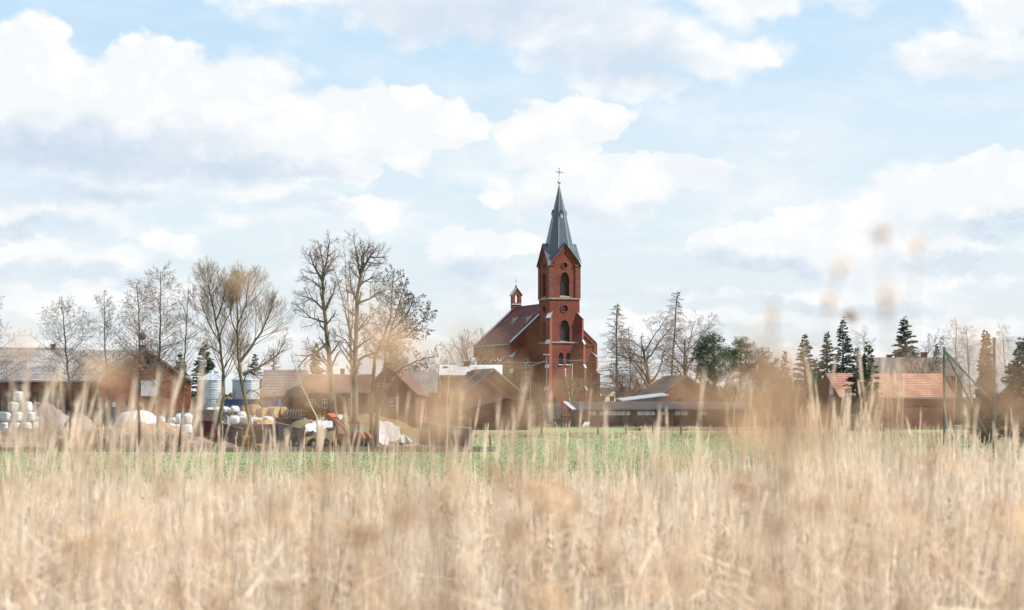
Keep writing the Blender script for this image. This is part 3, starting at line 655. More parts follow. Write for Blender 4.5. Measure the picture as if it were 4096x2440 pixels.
    for i in range(3):
        vv = v2 - 2.6 - 2.37 - 4.75 * i
        buttress((ue0 + .02, vv), (-1, 0), [(1.15, 5.2, 5.7), (.85, 10.2, 11.3)], .62); buttress((ue1 - .02, vv), (1, 0), [(1.15, 5.2, 5.7), (.85, 10.2, 11.3)], .62)
    # bellcote on the far gable
    bv = v2 - .1; w_ = 1.65
    b = MB(); hole = lancet(w_ / 2, 20.35 + .35, .62, 1.45)
    ol = [(0, 19.2), (w_, 19.2), (w_, 21.75), (w_ + .14, 21.9), (w_ + .14, 22.05), (w_ / 2, 23.3), (-.14, 22.05), (-.14, 21.9), (0, 21.75)]
    o0 = Vector((cu - w_ / 2, bv - .55, 0)); b.wall(o0, (1, 0, 0), (0, 1, 0), ol, [hole], .9); b.wall(o0 + Vector((w_, .9, 0)), (-1, 0, 0), (0, -1, 0), [(w_ - u, z) for u, z in ol][::-1], [[(w_ - u, z) for u, z in hole][::-1]], .02)
    for i in range(len(ol)):
        (ua, za_), (ub, zb_) = ol[i], ol[(i + 1) % len(ol)]
        b.add([o0 + Vector((ua, 0, za_)), o0 + Vector((ub, 0, zb_)), o0 + Vector((ub, .9, zb_)), o0 + Vector((ua, .9, za_))], [(0, 1, 2, 3)])
    bc = b.build('bellcote', M_CBL, c)
    f = MB(); 
    for sg in (-1, 1):
        ue = cu + sg * (w_ / 2 + .22); f.hexa([(ue, bv - .65, 21.95), (cu, bv - .65, 23.3), (cu, bv + .45, 23.3), (ue, bv + .45, 21.95), (ue, bv - .65, 22.07), (cu, bv - .65, 23.42), (cu, bv + .45, 23.42), (ue, bv + .45, 22.07)])
    f.box(cu - w_ / 2 - .12, cu + w_ / 2 + .12, bv - .68, bv + .48, 20.35, 20.5)
    f.build('coping', M_WSHEET, bc)
    q = MB(); q.tube([(cu, bv - .1, 23.3), (cu, bv - .1, 24.9)], .025, 5); q.tube([(cu - .32, bv - .1, 24.45), (cu + .32, bv - .1, 24.45)], .025, 5); q.box(cu - .14, cu + .14, bv - .24, bv + .04, 23.25, 23.65); q.build('cross', M_IRON, bc)
    dp = MB(); dp.tube([(ue0 + .9, v1 - .12, 13.0), (ue0 + .9, v1 - .12, 0)], .05, 6); dp.build('downpipe', M_IRON, c)
build_church()

# ------------------------------------------------------------------ houses and barns
def house(name, label, cat, loc, rz, Wd, L, ze, zr, mw, mr, roof='tile', holes_f=(), holes_s=(), ov=.3, ovg=.2, depth=.18, skew=0.0, frame=M_WHITE, bars=(1, 1)):
    """ridge along local y, front gable on y=0, its left eave at x=-Wd/2.
    holes in (u, z, kind): front u from the left corner, side u from the far end of the left (x=-Wd/2) wall"""
    t = thing(name, label, cat, loc, rz); h = Wd / 2; sx = skew
    out = [(0, 0), (Wd, 0), (Wd, ze), (h + sx, zr), (0, ze)]
    w = MB()
    w.wall((-h, 0, 0), (1, 0, 0), (0, 1, 0), out, [a for a, k in holes_f], depth)
    w.wall((h, L, 0), (-1, 0, 0), (0, -1, 0), [(Wd - u, z) for u, z in out][::-1], [], depth)
    w.wall((-h, L, 0), (0, -1, 0), (1, 0, 0), rect(0, L, 0, ze), [a for a, k in holes_s], depth)
    w.wall((h, 0, 0), (0, 1, 0), (-1, 0, 0), rect(0, L, 0, ze), [], depth)
    w.build('wall', mw, t)
    for hs, o, ax, inn in ((holes_f, (-h, 0, 0), (1, 0, 0), (0, 1, 0)), (holes_s, (-h, L, 0), (0, -1, 0), (1, 0, 0))):
        for a, k in hs:
            if k == 'window': add_window(t, o, ax, inn, a, depth, frame, M_GLASS, bars)
            elif k == 'grid': add_window(t, o, ax, inn, a, depth, frame, M_GLASS, (3, 2), fw=.05)
            else:
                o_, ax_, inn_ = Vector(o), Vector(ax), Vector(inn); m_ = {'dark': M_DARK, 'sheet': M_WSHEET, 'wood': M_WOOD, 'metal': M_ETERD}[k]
                p = MB(); P = lambda u, z, dd: o_ + ax_ * u + Vector((0, 0, 1)) * z + inn_ * dd
                if k == 'sheet':
                    u0, u1 = min(q[0] for q in a), max(q[0] for q in a); z0, z1 = min(q[1] for q in a), max(q[1] for q in a); n = int((u1 - u0) / .13) * 2
                    vs = []
                    for i in range(n + 1):
                        u = u0 + (u1 - u0) * i / n; dd = -.1 + .05 * (i % 2); vs += [P(u, z0, dd), P(u, z1, dd)]
                    p.add(vs, [(2 * i, 2 * i + 2, 2 * i + 3, 2 * i + 1) for i in range(n)])
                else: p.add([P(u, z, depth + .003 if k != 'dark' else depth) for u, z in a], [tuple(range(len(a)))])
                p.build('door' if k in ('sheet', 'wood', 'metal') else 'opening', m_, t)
    r_ = MB(); fn = {'tile': tiled, 'corr': corrugated, 'flat': lambda mb_, a, b, c_, d: tiled(mb_, a, b, c_, d, 2.5, .02)}[roof]
    sl0 = (zr - ze) / (h + sx); sl1 = (zr - ze) / (h - sx); up_ = .1
    fn(r_, (-h - ov, L + ovg, ze - ov * sl0 + up_), (-h - ov, -ovg, ze - ov * sl0 + up_), (sx, -ovg, zr + up_), (sx, L + ovg, zr + up_))
    fn(r_, (h + ov, -ovg, ze - ov * sl1 + up_), (h + ov, L + ovg, ze - ov * sl1 + up_), (sx, L + ovg, zr + up_), (sx, -ovg, zr + up_))
    ro = r_.build('roof', mr, t)
    vg = MB()
    for sgx, sl in ((-1, sl0), (1, sl1)):
        xe = sgx * (h + ov); z_ = ze - ov * sl
        vg.hexa([(xe, -ovg - .05, z_ - .1), (sx, -ovg - .05, zr - .1), (sx, -ovg, zr - .1), (xe, -ovg, z_ - .1), (xe, -ovg - .05, z_ + .12), (sx, -ovg - .05, zr + .12), (sx, -ovg, zr + .12), (xe, -ovg, z_ + .12)])
    vg.build('verge_board', M_WOOD, ro)
    for sgx, sl in ((-1, sl0), (1, sl1)):
        g2 = MB(); xe = sgx * (h + ov + .07); z_ = ze - ov * sl + .02; g2.tube([(xe, -ovg, z_), (xe, L + ovg, z_ - .05)], .07, 6); g2.tube([(xe, .25, z_), (sgx * (h + .06), .25, z_ - .5), (sgx * (h + .06), .25, 0)], .045, 5); g2.build('gutter', M_ETERD, ro)
    return t, ro
def chimney(parent, x_, y_, z0, z1, w=.55, m=M_BRICKR):
    c = MB(); c.box(x_ - w / 2, x_ + w / 2, y_ - w / 2, y_ + w / 2, z0, z1 - .12); c.box(x_ - w / 2 - .06, x_ + w / 2 + .06, y_ - w / 2 - .06, y_ + w / 2 + .06, z1 - .12, z1)
    return c.build('chimney', m, parent)

# long barn at the left: eaves toward us
Y = 278
xr = PX(600, Y); xl = PX(-260, Y); Lb = xr - xl
hs = []
for (a, b, z0, z1, k) in ((0, 60, .0, 4.9, 'wood'), (63, 110, 0, 5.0, 'metal'), (112, 150, 0, 4.6, 'dark'), (152, 262, 0, 5.0, 'metal'), (330, 350, 1.8, 3.4, 'dark')):
    hs.append((rect(PX(a, Y) - xl, PX(b, Y) - xl, z0 + .02, z1), k))
# local frame rotated so that local -x faces the camera: rz = 90 deg puts local y on -x, local x on +y
t, ro = house('long_barn', 'long brick barn with grey corrugated roof at the left edge, red chimney on its ridge', 'barn', (xr, Y + 5, 0), R(90), 10, Lb, 6.2, 9.7, M_BRICKR, M_ETER, 'corr', (), [(h, k) for h, k in hs], ov=.5)
# local y runs from xr toward -x ; left wall u measured from far end (y=L) so u grows with world x
chimney(t, .6, xr - PX(176, Y), 9.0, 10.6, .5, M_BRICKR)
back = MB(); 
t2, _ = house('rear_barn', 'grey roof ridge just showing behind the long barn', 'barn', (PX(250, 300), 306, 0), R(90), 9, 20, 6.6, 10.6, M_BRICKR, M_ETERD, 'corr')
# gabled barn
Y = 272; xc = PX(582, Y); Wd = 10.9
u = lambda px: PX(px, Y) - (xc - Wd / 2)
zz = lambda py: PZ(py, Y)
holes = [(rect(u(577), u(602), zz(1462), zz(1428)), 'dark'), (rect(u(560), u(627), zz(1584), zz(1522)), 'sheet'), (rect(u(570), u(618), .2, zz(1588)), 'dark'), (rect(u(400), u(424), zz(1628), zz(1600)), 'grid') if False else (rect(u(449), u(472), zz(1626), zz(1600)), 'grid'), (rect(u(500), u(522), zz(1625), zz(1603)), 'dark'), (rect(u(422), u(441), zz(1626), zz(1600)), 'grid')]
GB, gro = house('gabled_barn', 'brick barn gable with white corrugated hatch, small dark loft window and round vent on top', 'barn', (xc, Y, 0), R(19), Wd, 26, 5.9, 9.6, M_BARN, M_ETER, 'corr', holes, (), ov=.25, ovg=.15)
lt = MB(); lt.box(u(535) - Wd / 2, u(690) - Wd / 2, -.06, .0, zz(1520), zz(1517)); lt.build('lintel', M_CONC, GB)
ls = MB(); ls.box(u(575) - Wd / 2, u(604) - Wd / 2, -.1, .0, zz(1463), zz(1460)); ls.build('sill', M_CONC, GB)
# round vent and its stand on the gable top
V0 = Vector((PX(576, Y) - xc, 1.0, zz(1346)))
v_ = MB(); r_ = 14.5 / FP * Y
v_.lathe([(r_ * math.sin(t_), -r_ * math.cos(t_)) for t_ in [PI * (.04 + .92 * k / 10) for k in range(11)]], 18, V0)
vb = v_.build('ridge_vent', M_BRICKD, GB, True)
s_ = MB()
for dx in (-.3, .0, .3): s_.tube([V0 + Vector((dx, 0, -r_ * .75)), V0 + Vector((dx, 0, -1.05))], .045, 5)
for dz in (-.62, -.98): s_.tube([V0 + Vector((-.75, 0, dz)), V0 + Vector((1.0, 0, dz))], .03, 5)
for dx in (-.75, 1.0, .62): s_.tube([V0 + Vector((dx, 0, -.35)), V0 + Vector((dx, 0, -1.95))], .035, 5)
s_.box(V0.x - .35, V0.x + .42, V0.y - .3, V0.y + .3, V0.z - 1.6, V0.z - .98)
s_.build('vent_stand', M_IRON, vb)

# barn behind the silos, grey tile roof, eaves to us
def eave_house(name, label, cat, px0, px1, Y, pz_e, pz_r, Wd, mw, mr, roof='tile', holes=(), tilt=0, **kw):
    """ridge across the picture: eave line between photo columns px0, px1"""
    x0, x1 = PX(px0, Y), PX(px1, Y); L = x1 - x0
    hs_ = [(rect(PX(a, Y) - x0, PX(b, Y) - x0, PZ(c_, Y), PZ(d_, Y)), k) for a, b, c_, d_, k in holes]
    Yr = Y + Wd / 2
    zr = PZ(pz_r, Yr)
    t, ro = house(name, label, cat, (x1, Y + Wd / 2, 0), R(90 + tilt), Wd, L, PZ(pz_e, Y), zr, mw, mr, roof, (), hs_, **kw)
    return t, ro, x1
TB, _, _ = eave_house('tiled_barn', 'brick barn with grey brown tiled roof to the right of the silos', 'barn', 1046, 1212, 300, 1580, 1482, 9, M_BRICKD, M_GTILE, 'tile', [(1150, 1172, 1640, 1590, 'dark')])
_t, ro, x1 = eave_house('farmhouse', 'long brick farmhouse with faded red roof and white windows behind the trees', 'house', 1215, 1482, 296, 1566, 1500, 9, M_BRICKR, M_RTILE, 'tile', [(1288, 1309, 1634, 1596, 'window'), (1392, 1412, 1634, 1596, 'window'), (1240, 1258, 1634, 1596, 'window')])
chimney(ro, 0.2, 4.0, 6.3, 7.8)
Y = 300; xc = PX(1552, Y); Wd = 7.2
u = lambda px: PX(px, Y) - (xc - Wd / 2)
house('brick_house', 'gabled brick house with four white cross windows behind the leaning tree', 'house', (xc, Y, 0), R(-6), Wd, 11, 4.6, 8.1, M_BRICKR, M_RTILE, 'tile', [(rect(u(1503), u(1521), PZ(1562, Y), PZ(1533, Y)), 'window'), (rect(u(1540), u(1558), PZ(1562, Y), PZ(1533, Y)), 'window'), (rect(u(1555), u(1577), PZ(1624, Y), PZ(1592, Y)), 'window'), (rect(u(1480), u(1500), PZ(1624, Y), PZ(1592, Y)), 'window')])
eave_house('grey_roofed_barn', 'low barn with weathered grey sheet roof between two brick gables', 'barn', 1600, 1745, 325, 1568, 1492, 8, M_BRICKD, M_ETERD, 'corr')
_t, ro, x1 = eave_house('white_roofed_hall', 'building with pale corrugated roof and chimneys left of the church', 'house', 1762, 2004, 330, 1502, 1463, 10, M_BRICKD, M_WSHEET, 'corr')
chimney(ro, -.5, x1 - PX(1866, 333), 6.5, PZ(1444, 333), .8, M_BRICKD); chimney(ro, -1.6, x1 - PX(1902, 331), 6.5, PZ(1470, 331), .45, M_BRICKD); chimney(ro, -1.4, x1 - PX(1780, 331), 6.5, PZ(1464, 331), .6, M_BRICKD)
# brick house right in front of the church
Y = 288; xc = PX(1974, Y); Wd = 7.4
BH, ro = house('cottage', 'dark old brick cottage gable with black felt roof in front of the church', 'house', (xc, Y, 0), R(14), Wd, 12, 4.6, 7.55, M_BRICKD, M_FELT, 'flat', [], [], ov=.4, ovg=.25)
chimney(ro, -1.6, 6.0, 5.2, 7.3, .75, M_BRICKD)
rbt = MB(); rbt.tube([(-Wd / 2 - .3, 5.5, 4.75), (0, 5.5, 7.75)], .05, 4); rbt.build('roof_batten', M_ETER, ro)
dp = MB(); dp.tube([(Wd / 2 + .35, -.2, 4.5), (Wd / 2 + .3, -.2, 4.2), (Wd / 2 + .1, -.15, 3.8), (Wd / 2 + .1, -.15, 0)], .05, 6); dp.build('downpipe', M_ETER, BH)
# lean-to shed before it
Y = 272
LT = thing('lean_to_shed', 'brown plank shed with shallow felt roof at the foot of the cottage', 'shed', (PX(1985, Y), Y, 0))
pts = [(PX(1862, Y), 0), (PX(2118, Y), 0), (PX(2118, Y), PZ(1612, Y)), (PX(2032, Y), PZ(1592, Y)), (PX(1862, Y), PZ(1640, Y))]
ox = PX(1985, Y)
w = MB(); w.prism([(a - ox, 0, b) for a, b in pts], (0, 6, 0)); w.build('wall', M_BRICKR, LT)
r_ = MB()
for (a, b), (c_, d_) in ((pts[4], pts[3]), (pts[3], pts[2])):
    ex = -.5 if a < ox - 2 else 0; fx = .3 if c_ > ox + 2 else 0
    A = Vector((a - ox + ex, -.45, b + (ex * .28 if ex else 0))); B = Vector((c_ - ox + fx, -.45, d_ - fx * .2)); D = Vector((0, 7, 0)); t_ = Vector((0, 0, .16))
    r_.hexa([A + t_ * .2, B + t_ * .2, B + D + t_ * .2, A + D + t_ * .2, A + t_, B + t_, B + D + t_, A + D + t_])
r_.build('roof', M_GTILE, LT)

# long low shed
Y = 308
SH = thing('long_shed', 'long low shed with dark corrugated roof, pale panels and open left end', 'shed', (PX(2640, Y), Y, 0)); ox = PX(2640, Y)
a, b = PX(2292, Y) - ox, PX(3010, Y) - ox; zt = PZ(1640, Y) - .05; D = 5.5; zb = PZ(1611, Y + D)
w = MB(); w.box(a, b, 0, .2, 0, 1.45); w.box(a, b, 0.05, .2, 1.45, zt); w.box(b - .2, b, .2, D, 0, zt); w.box(a, b, D - .2, D, 0, zb - .1)
w.prism([(a + .02, .2, 0), (a + .02, D - .2, 0), (a + .02, D - .2, zb - .15), (a + .02, .2, zt)], (.12, 0, 0)); w.build('wall', M_CONCD, SH)
for (p0, p1) in ((2357, 2364), (2366, 2384), (2398, 2421), (2424, 2446), (2447, 2464), (2466, 2484), (2486, 2501), (2505, 2521), (2550, 2574), (2576, 2600), (2602, 2620), (2646, 2661), (2700, 2722), (2726, 2750), (2800, 2826)):
    q = MB(); q.box(PX(p0, Y) - ox, PX(p1, Y) - ox, -.03, .05, PZ(1661, Y), PZ(1643, Y) - .03); q.build('panel', M_WSHEET, SH)
for px in (2283, 2271, 2258):
    q = MB(); q.box(PX(px - 3, Y) - ox, PX(px + 4, Y) - ox, -.1, .08, 0, zt + .25); q.build('post', M_WOODB, SH)
r_ = MB(); corrugated(r_, (PX(2297, Y) - ox, -.4, zt), (b + .3, -.4, zt), (b + .3, D + .2, zb + .05), (PX(2266, Y) - ox, D + .2, zb + .05), .36, .10); ro = r_.build('roof', M_ETERD, SH)
vg = MB(); A = Vector((PX(2288, Y) - ox, -.45, zt + .05)); B = Vector((PX(2256, Y) - ox, D + .2, zb + .08)); o2 = Vector((.55, 0, 0)); t_ = Vector((0, 0, .12)); vg.hexa([A, A + o2, B + o2, B, A + t_, A + o2 + t_, B + o2 + t_, B + t_]); vg.build('verge_board', M_WSHEET, ro)
# small lean-to with pale roof and the gabled house behind the shed
Y = 322
ST = thing('store_roof', 'small store with pale sloping metal roof behind the long shed', 'shed', (PX(2590, Y), Y, 0)); ox = PX(2590, Y)
w = MB(); w.prism([(PX(2510, Y) - ox, 0, 0), (PX(2672, Y) - ox, 0, 0), (PX(2672, Y) - ox, 0, PZ(1588, Y)), (PX(2510, Y) - ox, 0, PZ(1607, Y))], (0, 5, 0)); w.build('wall', M_CONC, ST)
r_ = MB(); A = Vector((PX(2490, Y) - ox, -.3, PZ(1606, Y))); B = Vector((PX(2676, Y) - ox, -.3, PZ(1583, Y))); D_ = Vector((-.6, 5.6, .35)); t_ = Vector((0, 0, .12)); r_.hexa([A, B, B + D_, A + D_, A + t_, B + t_, B + D_ + t_, A + D_ + t_]); r_.build('roof', M_GALV, ST)
Y = 328; xc = PX(2745, Y); Wd = 7.9
u = lambda px: PX(px, Y) - (xc - Wd / 2)
house('gabled_house', 'brown brick house gable with dark roof between the long shed and bare trees', 'house', (xc, Y, 0), R(12), Wd, 12, 4.5, 7.2, M_BRICKR, M_FELT, 'flat', [(rect(u(2782), u(2808), PZ(1606, Y), PZ(1594, Y)), 'window'), (rect(u(2705), u(2730), PZ(1606, Y), PZ(1594, Y)), 'dark')], ov=.35, ovg=.25, bars=(0, 0))
eave_house('flat_annex', 'low brick annex with red coping left of the gabled house', 'house', 2570, 2650, 340, 1570, 1560, 8, M_BRICKR, M_RTILE, 'tile')
Y = 430; xc = PX(2462, Y)
house('white_house', 'small white plastered house far off to the right of the church', 'house', (xc, Y, 0), R(25), 5.2, 8, 4.2, 6.2, M_PLASTER, M_GTILE, 'tile', [(rect(3.2, 4.0, 2.9, 3.9), 'window')], [(rect(2, 3, 2.6, 3.8), 'window'), (rect(5, 6, 2.6, 3.8), 'window')])
house('distant_house', 'white gabled house far behind the bare trees and right of the larch', 'house', (PX(2590, 460), 460, 0), R(-20), 6, 9, 4.6, 8.2, M_PLASTER, M_GTILE, 'tile', [(rect(2.4, 3.4, 5.0, 6.0), 'window')])
# orange roofed barn on the right
Y = 276
t, ro = house('orange_roofed_barn', 'dark red brick barn with bright orange tiled roof behind the spruces', 'barn', (PX(3322, Y), Y + 3.4, 0), R(-72), 7.0, 15.6, PZ(1583, Y), PZ(1496, Y + 3), M_BRICKR, M_OTILE, 'tile', [(rect(2.6, 4.2, .1, 2.2), 'wood')], [], ov=.35, ovg=.1)
_t, ro, x1 = eave_house('manor_house', 'big house with dark tiled roof and chimneys behind the orange roofed barn', 'house', 3515, 3850, 345, 1500, 1432, 12, M_BRICKR, M_GTILE, 'tile')
chimney(ro, .3, x1 - PX(3562, 350), 8.5, PZ(1418, 350), .8); chimney(ro, .3, x1 - PX(3702, 350), 8.5, PZ(1408, 350), .9)
# silos
def silo(label, px, Y, src=None):
    t = thing('grain_silo', label, 'silo', (PX(px, Y), Y, 0), rng.random(), 'galvanised grain silos')
    r_ = 54 / FP * Y; z1 = PZ(1520, Y); b = MB(); prof = []
    z = 0.0
    while z < z1: prof += [(r_, z), (r_ + .02, z + .1), (r_, z + .2)]; z += .2
    b.lathe(prof, 32); b.build('body', M_GALV, t)
    c_ = MB(); zt = PZ(1492, Y); k = 16
    c_.lathe([(r_ + .12, z1 - .05), (r_ + .1, z1 + .02), (.35, zt - .05), (.3, zt + .05), (.28, zt + .25), (.0, zt + .28)], k)
    ro = c_.build('roof', M_GALV, t)
    rb = MB()
    for i in range(16):
        a_ = 2 * PI * (i + .0) / 16; rb.tube([((r_ + .08) * math.cos(a_), (r_ + .08) * math.sin(a_), z1 + .03), (.33 * math.cos(a_), .33 * math.sin(a_), zt)], .035, 4)
    rb.build('roof_rib', M_METAL, ro)
    hp = MB()
    for zz_ in (z1 - 1.1, z1 - 2.2, z1 - .05): 
        pts = circ(0, 0, r_ + .03, 24); hp.tube([(x_, y_, zz_) for x_, y_ in pts] + [(pts[0][0], pts[0][1], zz_)], .04, 4)
    hp.build('hoop', M_METAL, t)
    rl = MB()                        # hand rail on the roof edge
    for i in range(7):
        a_ = -.6 + i * .22; x_, y_ = (r_ + .05) * math.cos(a_ + 5.4), (r_ + .05) * math.sin(a_ + 5.4); rl.tube([(x_, y_, z1), (x_, y_, z1 + .75)], .02, 4)
    for h_ in (.4, .75): rl.tube([((r_ + .05) * math.cos(-.6 + i * .22 + 5.4), (r_ + .05) * math.sin(-.6 + i * .22 + 5.4), z1 + h_) for i in range(7)], .02, 4)
    rl.build('railing', M_METAL, t)
    ld = MB(); a_ = 4.2; x_, y_ = (r_ + .1) * math.cos(a_), (r_ + .1) * math.sin(a_); sx_, sy_ = -math.sin(a_) * .2, math.cos(a_) * .2
    for sg in (-1, 1): ld.tube([(x_ + sg * sx_, y_ + sg * sy_, .2), (x_ + sg * sx_, y_ + sg * sy_, z1)], .02, 4)
    for k_ in range(18): ld.tube([(x_ - sx_, y_ - sy_, .4 + k_ * .3), (x_ + sx_, y_ + sy_, .4 + k_ * .3)], .014, 4)
    ld.build('ladder', M_METAL, t)
    return t
silo('left galvanised grain silo, the nearer to the brick barn gable', 846, 270); silo('right galvanised grain silo, beside the tiled barn', 984, 270)
def cyl_shed(): pass
b_ = thing('blue_container', 'long dark blue sheet-covered trailer below the silos', 'trailer', (PX(990, 264), 264, 0)); ox = PX(990, 264)
w = MB(); w.box(PX(868, 264) - ox, PX(1114, 264) - ox, 0, 2.4, PZ(1645, 264), PZ(1600, 264)); w.build('body', M_BLUE, b_)
w = MB(); w.box(PX(866, 264) - ox, PX(1116, 264) - ox, -.05, 2.45, PZ(1600, 264), PZ(1597, 264)); 
for k_ in range(9): w.box(PX(868 + 30 * k_, 264) - ox, PX(870 + 30 * k_, 264) - ox, -.06, 0, PZ(1645, 264), PZ(1600, 264))
w.build('frame', M_IRON, b_)
for px in (900, 935, 1050, 1085):
    w = MB(); w.tube([(PX(px, 264) - ox, .1, .55), (PX(px, 264) - ox, 2.3, .55)], .55, 14); w.build('wheel', M_RUB, b_)

# ------------------------------------------------------------------ trees
def tubes_np(S, k):
    """S (n,8): start, end, start radius, end radius -> k-sided tapered tubes"""
    S = np.asarray(S, dtype=float); p0, p1 = S[:, :3], S[:, 3:6]; d = p1 - p0; L = np.linalg.norm(d, axis=1, keepdims=True); d = d / np.maximum(L, 1e-6)
    ref = np.where(np.abs(d[:, 2:3]) > .9, np.array([[1., 0, 0]]), np.array([[0, 0, 1.]])); a = np.cross(d, ref); a /= np.linalg.norm(a, axis=1, keepdims=True); b = np.cross(d, a)
    t = 2 * PI * np.arange(k) / k; ring = a[:, None] * np.cos(t)[None, :, None] + b[:, None] * np.sin(t)[None, :, None]
    V0 = p0[:, None] + ring * S[:, 6][:, None, None]; V1 = p1[:, None] + ring * S[:, 7][:, None, None]
    V = np.concatenate([V0, V1], 1).reshape(-1, 3); n = len(S); o = (np.arange(n) * 2 * k)[:, None]
    j = np.arange(k); q = np.stack([j, (j + 1) % k, k + (j + 1) % k, k + j], -1)
    F = (o[:, :, None] + q[None]).reshape(-1, 4)
    return V, F
def perp(d, r_):
    a = d.orthogonal().normalized(); b = d.cross(a); t = r_.random() * 2 * PI
    return a * math.cos(t) + b * math.sin(t)
def grow(out, r_, p, d, L, r, lv, sp, az=None):
    """one branch as a wandering tapered path, then its children"""
    n = sp['seg'][lv]; wob = sp['wob'][lv]; up = sp['up'][lv]; pts = [(p.copy(), r, d.copy())]
    for i in range(n):
        d = (d + Vector((r_.gauss(0, wob), r_.gauss(0, wob), r_.gauss(0, wob) * .7 + up))).normalized()
        q = p + d * (L / n); r1 = r * (1 - sp['tap'] / n) if i < n - 1 else max(r * .4, sp['rmin'])
        r1 = max(r1, sp['rmin'])
        out[min(lv, 2)].append((*p, *q, r, r1)); p, r = q, r1; pts.append((p.copy(), r, d.copy()))
    if lv + 1 < len(sp['nb']) + 1 and lv < len(sp['nb']):
        sprout(out, r_, pts, L, lv, sp)
def sprout(out, r_, pts, L, lv, sp, t0=None, nb=None):
    nb = sp['nb'][lv] if nb is None else nb; t0 = sp['t0'][lv] if t0 is None else t0
    m = len(pts) - 1; ga = r_.random() * 6.28
    for k in range(nb):
        t = t0 + (1 - t0) * (k + r_.random()) / nb; f = t * m; i = min(int(f), m - 1); fr = f - i
        p = pts[i][0].lerp(pts[i + 1][0], fr); r = pts[i][1] * (1 - fr) + pts[i + 1][1] * fr; d = pts[i + 1][2]
        sh = sp['shape'](t) if lv == 0 else (1.15 - .75 * t)
        ln = L * sp['lr'][lv] * sh * r_.uniform(.75, 1.2)
        if ln < .06: continue
        ga += 2.4 + r_.gauss(0, .5); a = d.orthogonal().normalized(); b = d.cross(a); side = a * math.cos(ga) + b * math.sin(ga)
        an = R(sp['ang'][lv] + r_.gauss(0, 9))
        if sp.get('flat') and lv > 0: side = Vector((side.x, side.y, side.z * .35)).normalized()
        nd = (d * math.cos(an) + side * math.sin(an)).normalized()
        grow(out, r_, p, nd, ln, max(min(r * sp['rr'][lv], r * .9), sp['rmin']), lv + 1, sp)

ALDER = dict(seg=[14, 5, 3, 2], wob=[.035, .10, .16, .2], up=[.01, .035, .02, .0], tap=.95, rmin=.0055, nb=[50, 11, 6], t0=[.34, .15, .15], lr=[.30, .42, .45], rr=[.42, .5, .6], ang=[62, 50, 48],
             shape=lambda t: (.30 + .95 * math.sin(PI * min(1, max(0, t - .25) / .85) ** .8)) * .85)
SPARSE = dict(ALDER, nb=[30, 7, 4], lr=[.24, .42, .45], ang=[42, 40, 42], rmin=.0045)
ROUND = dict(seg=[6, 6, 4, 3, 2], wob=[.05, .11, .15, .18, .2], up=[.02, .03, .03, .02, 0], tap=.85, rmin=.0105, nb=[11, 9, 7, 6], t0=[.35, .25, .2, .15], lr=[.72, .52, .46, .45], rr=[.62, .55, .55, .6], ang=[40, 44, 44, 46], shape=lambda t: 1.15 - .45 * t)
OAKISH = dict(ROUND, wob=[.07, .16, .2, .22, .2], ang=[46, 50, 50, 50])
LARCH = dict(seg=[16, 5, 2], wob=[.018, .07, .12], up=[.01, -.05, -.28], tap=.95, rmin=.011, nb=[105, 26], t0=[.14, .08], lr=[.33, .22], rr=[.26, .5], ang=[82, 55], shape=lambda t: max(.10, 1.12 - 1.02 * t) * (1.15 if t > .2 else .7))
BIRCHT = dict(seg=[10, 6, 6, 4], wob=[.04, .08, .08, .08], up=[.02, .02, -.10, -.16], tap=.95, rmin=.008, nb=[26, 9, 6], t0=[.3, .2, .15], lr=[.34, .5, .55], rr=[.4, .45, .55], ang=[44, 42, 38], shape=lambda t: 1.15 - .8 * t)
WILLOWL = dict(seg=[6, 6, 4, 3], wob=[.05, .06, .07, .08], up=[.03, .055, .07, .04], tap=.9, rmin=.0042, nb=[10, 11, 8], t0=[.1, .15, .15], lr=[.66, .6, .52], rr=[.34, .36, .45], ang=[32, 30, 28], shape=lambda t: 1.2 - .75 * t)
GNARL = dict(seg=[6, 5, 4, 3], wob=[.08, .15, .17, .2], up=[.02, .05, .04, .02], tap=.9, rmin=.0055, nb=[11, 9, 5], t0=[.1, .12, .15], lr=[.52, .46, .45], rr=[.55, .52, .55], ang=[50, 46, 46], shape=lambda t: 1.2 - .7 * t)
BUSH = dict(seg=[3, 4, 3, 2], wob=[.1, .14, .18, .2], up=[.0, .03, .0, .0], tap=.9, rmin=.010, nb=[9, 8, 5], t0=[.02, .15, .1], lr=[1.2, .55, .5], rr=[.6, .55, .6], ang=[45, 44, 46], shape=lambda t: 1)

def tree_object(name, label, cat, loc, out, m_trunk, m_crown, group=None, buds=None, rz=0):
    t = thing(name, label, cat, loc, rz, group)
    V, F = tubes_np(out[0], 7)
    if out[1]:
        V1, F1 = tubes_np(out[1], 5); F = [F, F1 + len(V)]; V = np.concatenate([V, V1])
    else: F = [F]
    np_mesh('trunk', V, F, m_trunk, t, smooth=True)
    if out[2]:
        V2, F2 = tubes_np(out[2], 3); Fs = [F2]
        if buds:                        # catkins and cones hanging in the twig ends
            tips = np.array([s[3:6] for s in out[2]]); rb = np.random.default_rng(len(tips)); sel = rb.random(len(tips)) < buds[0]; c_ = tips[sel]; s_ = buds[1] * rb.uniform(.6, 1.3, (len(c_), 1, 1))
            o3 = np.array([[1, 0, .1], [-.5, .86, 0], [-.5, -.86, -.1], [0, 0, -1.6]])[None] * s_
            VB = (c_[:, None] + o3).reshape(-1, 3); b0 = len(V2); ii_ = (np.arange(len(c_)) * 4 + b0)[:, None]
            FB = np.concatenate([ii_ + np.array(q)[None] for q in ((0, 1, 2), (0, 1, 3), (1, 2, 3), (2, 0, 3))]); V2 = np.concatenate([V2, VB]); Fs = [F2, FB]
        np_mesh('crown', V2, Fs, m_crown or M_TWIG, t)
    return t
